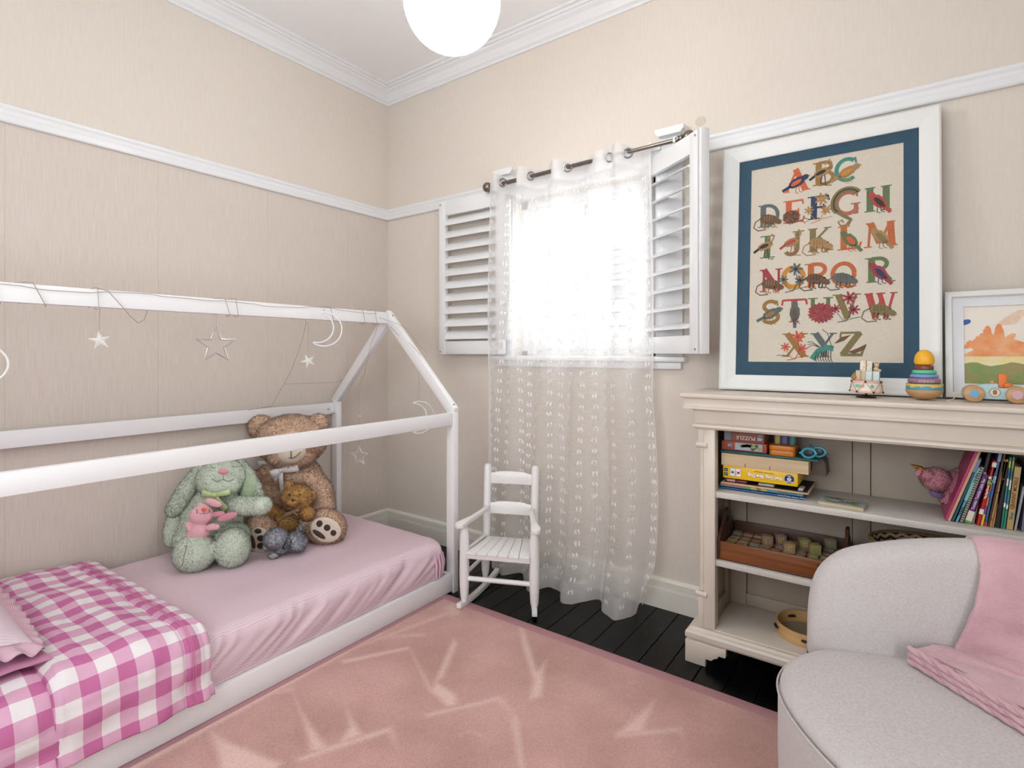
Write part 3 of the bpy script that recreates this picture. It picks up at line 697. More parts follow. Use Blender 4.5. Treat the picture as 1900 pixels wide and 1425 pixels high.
# tufts in rows: past 300 of them, so one part
TUFT = mat('tuft_thread', 'f4f3f2', .9)
g = G(); r2 = random.Random(3); V_, F_ = [], []
cols = 15; rows = 37
for c_ in range(cols):
    for r_ in range(rows):
        v = .06 + .925 * (r_ + .5 * (c_ % 2) * 0 + .5) / rows; u = (c_ + .5) / cols + .004 * r2.uniform(-1, 1)
        p = cur_pt(u, v); q = cur_pt(min(1, u + .004), v); tx = (q - p).normalized(); nrm = Vector((tx.y, -tx.x, 0)); 
        if nrm.y > 0: nrm = -nrm
        for s_ in (-1, 1):
            for k in range(6):
                a = p + tx * s_ * .003 + nrm * .002; b_ = p + tx * s_ * (.004 + .008 * r2.random()) + nrm * (.005 + .005 * r2.random()) + Vector((0, 0, .010 * r2.uniform(-.6, 1)))
                c = b_ + Vector((0, 0, -.008 - .008 * r2.random())) + tx * .006 * r2.uniform(-1, 1); w_ = tx * .0010
                n0 = len(V_); V_ += [a - w_, a + w_, b_ + w_, b_ - w_, c + w_, c - w_]; F_ += [(n0, n0 + 1, n0 + 2, n0 + 3), (n0 + 3, n0 + 2, n0 + 4, n0 + 5)]
me = bpy.data.meshes.new('tufts'); off = Vector((1.45, -.1, 0)); me.from_pydata([tuple(v - off) for v in V_], [], F_); me.materials.append(TUFT)
o = bpy.data.objects.new('tufts', me); COL.objects.link(o); o.parent = cur; o['kind'] = 'stuff'
RING = mat('eyelet_metal', '8e8c8c', .25, metal=.9)
for u_ in (.086, .293, .54, .795, .898):
    x_ = .990 + .905 * u_
    g = G(); a = math.radians(18 if u_ < .9 else 35)
    pts = [(x_ + .021 * math.cos(t_) * math.cos(a), RY0 - .012 + .021 * math.cos(t_) * math.sin(a), RZ0 - .006 + .021 * math.sin(t_)) for t_ in np.linspace(0, 2 * PI, 25)[:-1]]
    g.tube(pts, .0042, seg=8, closed=True); g.out('eyelet', RING, cur)

# ---------------------------------------------------------------- rocking chair
RW = mat('chair_white_paint', 'e2e0df', .35, bump=(30, .03))
RC = thing('rocking_chair', 'small white wooden rocking chair in front of the sheer curtain', 'rocking chair', (1.325, -.483, 0), math.atan2(.397, .917))
fp = [(.013, .0), (.015, .02), (.019, .035), (.0225, .09), (.0235, .16), (.0225, .3), (.0215, .325), (.0175, .345), (.013, .36), (.012, .375)]
for sx in (-1, 1):
    g = G(); g.lathe([(r, z) for r, z in fp], 16, M=T((sx * .168, 0, .018))); g.out('leg', RW, RC, local=True)
    tilt = rx(math.radians(-5.5))
    rp = [(.012, -.0), (.014, .02), (.019, .045), (.022, .09), (.020, .13), (.020, .30), (.0205, .565), (.017, .578), (.010, .583)]
    g = G(); g.lathe(rp, 16, M=T((sx * .125, .215, .045)) @ tilt); g.out('leg', RW, RC, local=True)
    # rocker: curved runner from the front tip to behind the rear leg
    pts = []
    for k in range(25):
        y = -.055 + .42 * k / 24; pts.append((y, .003 + .42 * (y - .12) ** 2 * 1.0))
    prof = [(y, z) for y, z in pts] + [(y, z + .024) for y, z in pts[::-1]]
    Mx = Matrix(((0, 0, 1, 0), (1, 0, 0, 0), (0, 1, 0, 0), (0, 0, 0, 1)))
    ang = math.atan2(.168 - .125, .215)
    g = G(); g.prism(prof, -.012, .012, M=T((sx * .168, 0, 0)) @ rz(sx * ang) @ Mx, bev=.003); g.out('rocker', RW, RC, local=True)
    # arm
    a = [(.0, -.045), (.014, -.052), (.03, -.045), (.034, -.015), (.022, .03), (.012, .08), (.008, .15), (.006, .232), (-.014, .232), (-.014, .15), (-.012, .08), (-.010, .03), (-.014, -.015), (-.012, -.04)]
    a = [(sx * (x - .006), y) for x, y in a]
    if sx < 0: a = a[::-1]
    g = G(); g.prism(a, 0, .022, M=T((sx * .170, 0, .385)) @ rx(.07) @ rz(sx * ang * 1.05), bev=.004); g.out('armrest', RW, RC, local=True)
    for z_, zr in ((.155, .17), (.262, .27)):
        g = G(); g.cyl((sx * .167, 0, z_), (sx * .126, .22, zr), .0095, seg=12); g.out('stretcher', RW, RC, local=True)
g = G(); g.cyl((-.165, 0, .138), (.165, 0, .138), .0115, seg=14); g.out('stretcher', RW, RC, local=True)
g = G(); g.cyl((-.125, .215, .155), (.125, .215, .155), .0095, seg=14); g.out('stretcher', RW, RC, local=True)
for k in range(6):   # seat slats narrowing to the back
    fa, fb = -.152 + .304 * k / 6, -.152 + .304 * (k + 1) / 6; ba, bb = fa * .70, fb * .70
    g = G(); e_ = .0009 if k else 0
    g.prism([(fa + .0009, -.03), (fb - .0009, -.03), (bb - .0007, .21), (ba + .0007, .21)], .258, .272, bev=.002); g.out('seat_board', RW, RC, local=True)
g = G(); g.box((-.15, -.022, .238), (.15, -.008, .257), bev=.002); g.box((-.105, .18, .24), (.105, .195, .257), bev=.002); g.out('seat_frame', RW, RC, local=True)
for zc, h in ((.556, .056), (.405, .056)):
    top = [(x_, h / 2 + .008 * (1 - (abs(x_) / .115) ** 2.2) - (.004 if abs(x_) > .08 else 0)) for x_ in np.linspace(.115, -.115, 17)]
    prof = [(-.115, -h / 2), (.115, -h / 2)] + top
    yy = .215 + math.tan(math.radians(5.5)) * (zc - .045)
    g = G(); g.prism(prof, -.006, .006, M=T((0, yy, zc)) @ rx(PI / 2 - math.radians(5.5)), bev=.002); g.out('back_slat', RW, RC, local=True)

# ---------------------------------------------------------------- bookcase
BC = thing('bookcase', 'cream painted open bookcase with moulded top and scalloped feet', 'bookcase', (2.78, -.18, 0))
cx0, cx1 = 2.186, 3.42; yb_, yf = -.035, -.345
g = G(); g.box((cx0 - .045, yf - .05, 1.0265), (cx1 + .045, yb_, 1.045), bev=.007); g.out('top_board', CREAM, BC)
def molding(prof, x0, x1, y, name, mtl=CREAM):
    """profile (out,z) along front with returns down both sides"""
    g = G(); bm = g.bm; n = len(prof); rings = []
    for px, py, dx, dy in ((x0, yb_, -1, 0), (x0, y, -1, -1), (x1, y, 1, -1), (x1, yb_, 1, 0)):
        rings.append([bm.verts.new((px + dx * o_, py + dy * o_, z)) for o_, z in prof])
    for A, B in zip(rings, rings[1:]):
        for i in range(n): bm.faces.new((A[i], A[(i + 1) % n], B[(i + 1) % n], B[i]))
    bm.faces.new(rings[0]); bm.faces.new(rings[-1][::-1]); bmesh.ops.recalc_face_normals(bm, faces=bm.faces)
    return g.out(name, mtl, BC, smooth=25)
molding([(-.02, 1.0265), (.032, 1.0265), (.029, 1.004), (.031, .996), (.037, .991), (.037, .985), (.010, .982), (.005, .976), (-.02, .976)], cx0, cx1, yf, 'cornice_moulding')
g = G(); g.box((cx0, yf, .918), (cx1, yf + .03, .984), bev=.001); g.out('frieze_board', CREAM, BC)
molding([(-.01, .906), (.0, .904), (.012, .907), (.018, .915), (.016, .922), (.006, .927), (-.01, .929)], cx0 + .012, cx1 - .012, yf, 'bead_moulding')
for x0, x1, sg in ((cx0 + .012, 2.262, 1), (cx1 - .076, cx1 - .012, -1)):
    g = G(); g.box((x0 + (.022 if sg > 0 else 0), yf + .0, .135), (x1 - (0 if sg > 0 else .022), yf + .045, .92), bev=.001)
    g.box((x0 + (.0 if sg > 0 else .03), yf + .02, .135), (x1 - (.03 if sg > 0 else 0), yf + .05, .92), bev=.001)
    xa_, xb_2 = (x0, x0 + .0218) if sg > 0 else (x1 - .0218, x1)
    g.box((xa_, yf + .0, .134), (xb_2, yf + .03, .252), bev=.001)
    g.box((xa_, yf + .0, .852), (xb_2, yf + .03, .92), bev=.001)
    g.out('stile', CREAM, BC)
    xc = x0 + .014 if sg > 0 else x1 - .014
    g = G()   # turned half column in the chamfered corner with rolls at both ends
    for z_ in (.842, .262): g.cyl((xc - .020, yf + .006, z_), (xc + .022, yf + .001, z_), .011, seg=18)
    g.lathe([(.011, .275), (.012, .283), (.009, .292), (.011, .302), (.0075, .318), (.010, .36), (.011, .55), (.010, .74), (.0075, .785), (.010, .797), (.008, .808), (.011, .818), (.011, .835)], 18, M=T((xc, yf + .012, 0)))
    g.out('corner_column', CREAM, BC)
for x0, x1 in ((cx0 + .03, cx0 + .052), (cx1 - .052, cx1 - .03)):
    g = G(); g.box((x0, yb_ - .02, .10), (x1, yf + .03, 1.02), bev=.001)
    s_ = 1 if x0 < 2.5 else -1; xi = x1 if s_ > 0 else x0
    for a, b_ in ((yf + .04, yf + .09), (yb_ - .075, yb_ - .02)): g.box((xi, a, .137), (xi + s_ * .01, b_, .9), bev=.001)
    g.box((xi, yb_ - .08, .137), (xi + s_ * .01, yf + .09, .20), bev=.001)
    g.out('side_panel', CREAM_SHADED, BC)
bxs = [cx0 + .05, 2.312, 2.690, 2.748, 3.13, 3.19, cx1 - .05]
for k, (a, b_) in enumerate(zip(bxs, bxs[1:])):
    g = G(); g.box((a + .0012, yb_ - .016 + (.006 if k % 2 else 0), .13), (b_ - .0012, yb_, 1.02), bev=.001); g.out('back_panel', CREAM_SHADED, BC)
g = G(); g.box((2.312, yb_ - .018, .137), (cx1 - .06, yb_ - .014, .185), bev=.002); g.out('back_rail', CREAM_SHADED, BC)
for z0, z1, yfr in ((.643, .666, yf + .012), (.380, .402, yf + .012)):
    g = G(); g.box((cx0 + .05, yfr, z0), (cx1 - .05, yb_ - .016, z1), bev=.002); g.out('shelf', SHELFP, BC)
g = G(); g.box((cx0 + .05, yf + .004, .118), (cx1 - .05, yb_ - .016, .137), bev=.002); g.out('shelf', CREAM, BC)
molding([(-.02, .088), (.026, .088), (.030, .096), (.030, .112), (.026, .120), (.018, .124), (.012, .132), (-.02, .134)], cx0, cx1, yf + .004, 'plinth_moulding')
def foot(x0, x1):
    """bracket foot: L of two scalloped boards"""
    sg = 1 if x1 > x0 else -1; L_ = abs(x1 - x0)
    pr = [(0, 0), (.078, 0), (.078, .030), (.100, .030), (.108, .040), (.122, .046), (.126, .056), (.15, .056), (.152, .062), (.152, .086), (0, .086)]
    g = G(); Mx = Matrix(((sg, 0, 0, x0), (0, 0, 1, yf - .032), (0, 1, 0, .0), (0, 0, 0, 1)))
    g.prism(pr, 0, .024, M=Mx, bev=.003); g.out('foot', CREAM, BC); g = G()
    Mx = Matrix(((0, 0, sg, x0), (1, 0, 0, yf - .030), (0, 1, 0, .0), (0, 0, 0, 1)))
    g.prism([(a + .0245, b) if a < .02 else (a, b) for a, b in pr], 0, .022, M=Mx, bev=.002); g.out('foot', CREAM, BC); g = G()
    Mx = Matrix(((0, 0, sg, x0), (-1, 0, 0, yb_), (0, 1, 0, .0), (0, 0, 0, 1)))
    g.prism([(x_ * .6, z_) for x_, z_ in pr], 0, .022, M=Mx, bev=.002)
    g.out('foot', CREAM, BC)
foot(cx0 - .028, cx0 + .12); foot(cx1 + .028, cx1 - .12)

# ---------------------------------------------------------------- flat print helpers
def text_mesh(txt, size, M, g=None, bold=0.0, mi=0, align='CENTER', ext=.0003, spacing=1.0, fit=None):
    cu = bpy.data.curves.new('t', 'FONT'); cu.body = txt; cu.size = size; cu.align_x = align; cu.align_y = 'CENTER'
    cu.extrude = ext; cu.offset = bold; cu.space_character = spacing; cu.resolution_u = 3
    o = bpy.data.objects.new('t', cu); COL.objects.link(o); dg = bpy.context.evaluated_depsgraph_get()
    me = bpy.data.meshes.new_from_object(o.evaluated_get(dg)); COL.objects.unlink(o); bpy.data.objects.remove(o)
    if fit: xs = [v.co.x for v in me.vertices]; me.transform(Matrix.Diagonal((fit / (max(xs) - min(xs)), 1, 1, 1)))
    me.transform(M)
    for p in me.polygons: p.material_index = mi
    g = g or G(); g.bm.from_mesh(me); bpy.data.meshes.remove(me); return g
def front(x, y, z, flip=False, roll=0.0, yaw=0.0):
    """matrix putting local XY onto a plane facing -y at (x,y,z); flip turns it upside down"""
    return T((x, y, z)) @ rz(yaw) @ rx(PI / 2) @ rz(roll + (PI if flip else 0))

# ---------------------------------------------------------------- large framed alphabet print leaning on the wall
AP = thing('framed_alphabet_print', 'large white framed alphabet print with blue mount leaning on the wall', 'framed picture', (2.587, -.07, 1.0455))
th_ = math.atan2(.08, 1.025)
MA = Matrix(((1, 0, 0, 2.222), (0, math.sin(th_), -math.cos(th_), -.112), (0, math.cos(th_), math.sin(th_), 1.0475), (0, 0, 0, 1)))  # local x, w(up), out
FRW = mat('frame_white', 'dddedc', .38, bump=(25, .03), stretch=(1, 1, 1))
def frame_side(g, prof, pts, M):
    """mitred frame: prof = [(inset, height)], pts = outer rectangle corners"""
    (x0, y0), (x1, y1) = pts; bm = g.bm; rings = []
    for ins, h in prof:
        rings.append([bm.verts.new(M @ Vector(p)) for p in ((x0 + ins, y0 + ins, h), (x1 - ins, y0 + ins, h), (x1 - ins, y1 - ins, h), (x0 + ins, y1 - ins, h))])
    return rings
def picture_frame(name, parent, pts, prof, M, m_):
    """four mitred sides, each a piece"""
    (x0, y0), (x1, y1) = pts
    for k in range(4):
        g = G(); bm = g.bm; A, B = [], []
        for ins, h in prof:
            c = [(x0 + ins, y0 + ins), (x1 - ins, y0 + ins), (x1 - ins, y1 - ins), (x0 + ins, y1 - ins)]
            A.append(bm.verts.new(M @ Vector((*c[k], h)))); B.append(bm.verts.new(M @ Vector((*c[(k + 1) % 4], h))))
        n = len(prof)
        for i in range(n): bm.faces.new((A[i], A[(i + 1) % n], B[(i + 1) % n], B[i]))
        bm.faces.new(A); bm.faces.new(B[::-1]); bmesh.ops.recalc_face_normals(bm, faces=bm.faces)
        g.out(name, m_, parent, smooth=30)
picture_frame('frame_side', AP, ((0, 0), (.732, 1.027)), [(0, 0), (0, .030), (.006, .034), (.010, .032), (.014, .032), (.030, .027), (.048, .020), (.056, .018), (.062, .014), (.062, 0)], MA, FRW)
MATB = mat('blue_mount_board', '2b495c', .8, vary=(30, '304f62', .6))
g = G(); w0, h0, w1, h1 = .060, .060, .672, .968; i0, j0, i1, j1 = .110, .117, .625, .921
for lo, hi in (((w0, h0), (w1, j0)), ((w0, j1), (w1, h1)), ((w0, j0), (i0, j1)), ((i1, j0), (w1, j1))):
    g.box((lo[0], lo[1], .0065), (hi[0], hi[1], .0085), M=MA)
g.out('mount_board', MATB, AP, smooth=0)
g = G()
for lo, hi in (((i0, j0), (i1, j0 + .0015)), ((i0, j1 - .0015), (i1, j1)), ((i0, j0), (i0 + .0015, j1)), ((i1 - .0015, j0), (i1, j1))): g.box((lo[0], lo[1], .006), (hi[0], hi[1], .0088), M=MA)
g.out('mount_bevel', mat('mount_bevel', 'd9cdb8', .8), AP, smooth=0)
m, N, Lk, b = node_mat('linen_canvas'); b.inputs['Roughness'].default_value = .9
tc = N.new('ShaderNodeTexCoord'); ws = []
for sc in ((900, 900, 60), (60, 60, 900)):
    mp = N.new('ShaderNodeMapping'); mp.inputs['Scale'].default_value = sc; n_ = N.new('ShaderNodeTexNoise'); n_.inputs['Scale'].default_value = 1; Lk.new(tc.outputs['Object'], mp.inputs[0]); Lk.new(mp.outputs[0], n_.inputs['Vector']); ws.append(n_)
a = N.new('ShaderNodeMath'); a.operation = 'ADD'; Lk.new(ws[0].outputs['Fac'], a.inputs[0]); Lk.new(ws[1].outputs['Fac'], a.inputs[1])
r = N.new('ShaderNodeMapRange'); r.inputs['From Min'].default_value = .7; r.inputs['From Max'].default_value = 1.3; Lk.new(a.outputs[0], r.inputs['Value'])
x = N.new('ShaderNodeMix'); x.data_type = 'RGBA'; x.inputs['A'].default_value = lin('c1b8a9'); x.inputs['B'].default_value = lin('cec6b8'); Lk.new(r.outputs[0], x.inputs['Factor']); Lk.new(x.outputs['Result'], b.inputs['Base Color'])
g = G(); g.box((w0, h0, .001), (w1, h1, .006), M=MA); g.out('canvas', m, AP, smooth=0)
g = G(); g.box((.004, .004, -.002), (.728, 1.023, .0008), M=MA); g.out('backing_board', mat('backing', '8a7358', .9), AP, smooth=0)

def arc(cx, cy, rx_, ry_, a0, a1, n=16): return [(cx + rx_ * math.cos(math.radians(a0 + (a1 - a0) * k / n)), cy + ry_ * math.sin(math.radians(a0 + (a1 - a0) * k / n))) for k in range(n + 1)]
TK, TN = .235, .09
LET = {
'A': ([([(.12, 0), (.52, 1)], TN), ([(.46, 1), (.86, 0)], TK), ([(.25, .36), (.70, .36)], TN)], [(.12, 0, .26), (.88, 0, .32)]),
'B': ([([(.28, 0), (.28, 1)], TK), ([(.28, .97)] + arc(.5, .75, .24, .22, 90, -90) + [(.28, .53)], .13), ([(.28, .53)] + arc(.52, .28, .29, .25, 90, -90) + [(.28, .03)], .15)], [(.2, 0, .28), (.2, 1, .28)]),
'C': ([(arc(.52, .5, .38, .45, 50, 310), .16), ([(.80, .98), (.84, .72)], .07)], []),
'D': ([([(.25, 0), (.25, 1)], TK), ([(.25, .96)] + arc(.42, .5, .42, .46, 90, -90) + [(.25, .04)], .15)], [(.18, 0, .28), (.18, 1, .28)]),
'E': ([([(.28, 0), (.28, 1)], TK), ([(.28, .96), (.82, .96)], TN), ([(.28, .5), (.66, .5)], TN), ([(.28, .04), (.84, .04)], TN), ([(.80, 1), (.84, .78)], .07), ([(.66, .62), (.66, .38)], .06), ([(.82, 0), (.88, .25)], .07)], [(.2, 0, .28), (.2, 1, .28)]),
'F': ([([(.3, 0), (.3, 1)], TK), ([(.3, .96), (.82, .96)], TN), ([(.3, .5), (.66, .5)], TN), ([(.80, 1), (.86, .76)], .08), ([(.66, .62), (.66, .38)], .06)], [(.3, 0, .44), (.2, 1, .28)]),
'G': ([(arc(.5, .5, .40, .45, 48, 330), .17), ([(.80, .0), (.80, .42)], .16), ([(.80, .98), (.84, .72)], .07)], [(.78, .42, .34)]),
'H': ([([(.24, 0), (.24, 1)], TK), ([(.78, 0), (.78, 1)], TK), ([(.24, .5), (.78, .5)], TN)], [(.24, 0, .36), (.24, 1, .36), (.78, 0, .36), (.78, 1, .36)]),
'I': ([([(.5, 0), (.5, 1)], .24)], [(.5, 0, .6), (.5, 1, .6)]),
'J': ([([(.62, 1), (.62, .3)] + arc(.38, .26, .24, .26, 0, -150), .17)], [(.66, 1, .46)]),
'K': ([([(.26, 0), (.26, 1)], TK), ([(.8, .96), (.36, .48)], TN), ([(.44, .58), (.86, .02)], TK)], [(.26, 0, .36), (.26, 1, .36), (.8, 1, .28), (.88, 0, .28)]),
'L': ([([(.3, 0), (.3, 1)], TK), ([(.3, .04), (.84, .04)], TN), ([(.82, 0), (.9, .28)], .08)], [(.28, 0, .4), (.3, 1, .42)]),
'M': ([([(.12, 0), (.18, 1)], TN), ([(.18, 1), (.5, .15)], TK), ([(.5, .15), (.84, 1)], TN), ([(.84, 1), (.9, 0)], TK)], [(.1, 0, .26), (.92, 0, .32), (.12, 1, .2), (.9, 1, .2)]),
'N': ([([(.2, 0), (.2, 1)], .1), ([(.2, 1), (.8, 0)], TK), ([(.8, 0), (.8, 1)], .1)], [(.18, 0, .28), (.16, 1, .28), (.8, 1, .28)]),
'O': ([(arc(.5, .5, .38, .42, 0, 360, 28), .2)], []),
'P': ([([(.3, 0), (.3, 1)], TK), ([(.3, .96)] + arc(.54, .72, .28, .24, 90, -90) + [(.3, .48)], .16)], [(.28, 0, .4), (.2, 1, .28)]),
'Q': ([(arc(.5, .5, .38, .44, 0, 360, 28), .17), ([(.45, .08), (.66, -.06), (.95, .02)], .11)], []),
'R': ([([(.26, 0), (.26, 1)], TK), ([(.26, .96)] + arc(.5, .74, .26, .22, 90, -90) + [(.26, .52)], .15), ([(.48, .54), (.86, .02)], TK)], [(.26, 0, .36), (.18, 1, .28), (.9, 0, .28)]),
'S': ([(arc(.52, .73, .27, .22, 30, 270, 14) + arc(.5, .26, .32, .25, 90, -150, 14)[1:], .16), ([(.76, .98), (.8, .74)], .07)], []),
'T': ([([(.5, 0), (.5, 1)], TK), ([(.06, .96), (.94, .96)], .09), ([(.06, .98), (.02, .74)], .08), ([(.94, .98), (.98, .74)], .08)], [(.5, 0, .4)]),
'U': ([([(.22, 1), (.22, .36)] + arc(.5, .34, .28, .3, 180, 360) + [(.78, .36), (.78, 1)], .15)], [(.22, 1, .36), (.78, 1, .36)]),
'V': ([([(.2, 1), (.54, 0)], TK), ([(.54, .04), (.84, 1)], TN)], [(.18, 1, .36), (.84, 1, .32)]),
'W': ([([(.1, 1), (.34, 0)], TK), ([(.34, .04), (.52, .8)], TN), ([(.46, 1), (.7, 0)], .17), ([(.7, .04), (.92, 1)], TN)], [(.1, 1, .3), (.5, 1, .3), (.92, 1, .24)]),
'X': ([([(.18, 1), (.84, 0)], TK), ([(.84, 1), (.18, 0)], TN)], [(.16, 1, .32), (.84, 1, .28), (.14, 0, .28), (.86, 0, .32)]),
'Y': ([([(.2, 1), (.52, .48)], TK), ([(.84, 1), (.52, .48)], TN), ([(.52, .5), (.52, 0)], TK)], [(.18, 1, .34), (.84, 1, .28), (.52, 0, .38)]),
'Z': ([([(.16, .95), (.84, .95)], TN), ([(.8, .96), (.2, .04)], TK), ([(.14, .05), (.86, .05)], .12), ([(.16, 1), (.12, .76)], .07), ([(.84, 0), (.92, .3)], .09)], []),
}
def ribbon(g, pts, w, z, mi, M):
    pts = [Vector(p) for p in pts]; n = len(pts); Lf, Rt = [], []
    for i, p in enumerate(pts):
        d = (pts[min(i + 1, n - 1)] - pts[max(i - 1, 0)]).normalized(); nn = Vector((-d.y, d.x)) * w / 2
        Lf.append(p + nn); Rt.append(p - nn)
    bm = g.bm
    A = [bm.verts.new(M @ Vector((q.x, q.y, z))) for q in Lf]; B = [bm.verts.new(M @ Vector((q.x, q.y, z))) for q in Rt]
    for i in range(n - 1):
        f = bm.faces.new((A[i], B[i], B[i + 1], A[i + 1])); f.material_index = mi
def blob(g, pts, z, mi, M):
    f = g.bm.faces.new([g.bm.verts.new(M @ Vector((x, y, z))) for x, y in pts]); f.material_index = mi
def oval(cx, cy, a, b_, rot=0, n=18, jag=0, seed=1):
    rr = random.Random(seed); c, s_ = math.cos(rot), math.sin(rot); out = []
    for k in range(n):
        t = 2 * PI * k / n; j = 1 + (jag * (1 if k % 2 else -1) if jag else 0) + (rr.uniform(-.04, .04))
        x_, y_ = a * j * math.cos(t), b_ * j * math.sin(t); out.append((cx + x_ * c - y_ * s_, cy + x_ * s_ + y_ * c))
    return out
PAL = {k: mat('print_' + k, v, .85, vary=(260, w_, .7)) for k, v, w_ in (('red', '9c3b3d', 'b35a4c'), ('navy', '2a3450', '3b4a63'), ('ochre', '94713f', '7f6238'), ('green', '53684b', '6f7a4f'), ('olive', '6f6a48', '86704a'),
    ('orange', 'b5683f', 'a05436'), ('brown', '5c4638', '78593f'), ('dark', '2f2b2b', '45403a'), ('tan', 'a5835c', '8a6a48'), ('teal', '3d7a70', '4f8a78'), ('crimson', '8f3243', 'a04a4c'), ('slate', '4f5a5e', '6a6f68'), ('pinkb', 'a76a5a', '8f5547'), ('rust', 'b8523a', 'c46f45'), ('gold', 'c08a3e', 'a8743a'))}
PK = list(PAL)
LC = {'A': 'rust', 'B': 'ochre', 'C': 'teal', 'D': 'slate', 'E': 'rust', 'F': 'navy', 'G': 'pinkb', 'H': 'green', 'I': 'green', 'J': 'olive', 'K': 'olive', 'L': 'orange', 'M': 'orange', 'N': 'crimson', 'O': 'gold', 'P': 'orange', 'Q': 'orange', 'R': 'green', 'S': 'ochre', 'T': 'red', 'U': 'green', 'V': 'olive', 'W': 'red', 'X': 'ochre', 'Y': 'slate', 'Z': 'olive'}
MOT = {'A': ('finch', 'navy', 'rust'), 'B': ('wader', 'tan', 'dark'), 'C': ('finch', 'tan', 'gold'), 'D': ('beast', 'brown', 'tan'), 'E': ('spiky', 'brown', 'dark'), 'F': ('flower', 'tan', 'gold'), 'G': ('snake', 'olive', 'dark'), 'H': ('parrot', 'red', 'dark'), 'I': ('wader', 'tan', 'dark'), 'J': ('wader', 'tan', 'red'),
       'K': ('beast', 'tan', 'ochre'), 'L': ('parrot', 'green', 'rust'), 'M': ('parrot', 'tan', 'olive'), 'N': ('beast', 'brown', 'tan'), 'O': ('flower', 'slate', 'dark'), 'P': ('beast', 'brown', 'dark'), 'Q': ('beast', 'slate', 'brown'), 'R': ('parrot', 'crimson', 'navy'), 'S': ('finch', 'slate', 'ochre'), 'T': ('owl', 'slate', 'brown'),
       'U': ('urchin', 'crimson', 'brown'), 'V': ('flower', 'crimson', 'dark'), 'W': ('beast', 'olive', 'brown'), 'X': ('flower', 'rust', 'red'), 'Y': ('cray', 'teal', 'dark'), 'Z': ('leaf', 'brown', 'olive')}
POS = {'A': (.278, .849), 'B': (.376, .859), 'C': (.449, .857), 'D': (.180, .719), 'E': (.272, .722), 'F': (.359, .725), 'G': (.453, .726), 'H': (.548, .726), 'I': (.175, .589), 'J': (.273, .594), 'K': (.360, .596), 'L': (.460, .591), 'M': (.555, .591), 'N': (.191, .449), 'O': (.271, .455), 'P': (.351, .457), 'Q': (.441, .453), 'R': (.552, .459), 'S': (.189, .321), 'T': (.276, .321), 'U': (.366, .321), 'V': (.452, .329), 'W': (.558, .327), 'X': (.281, .184), 'Y': (.378, .183), 'Z': (.467, .187)}
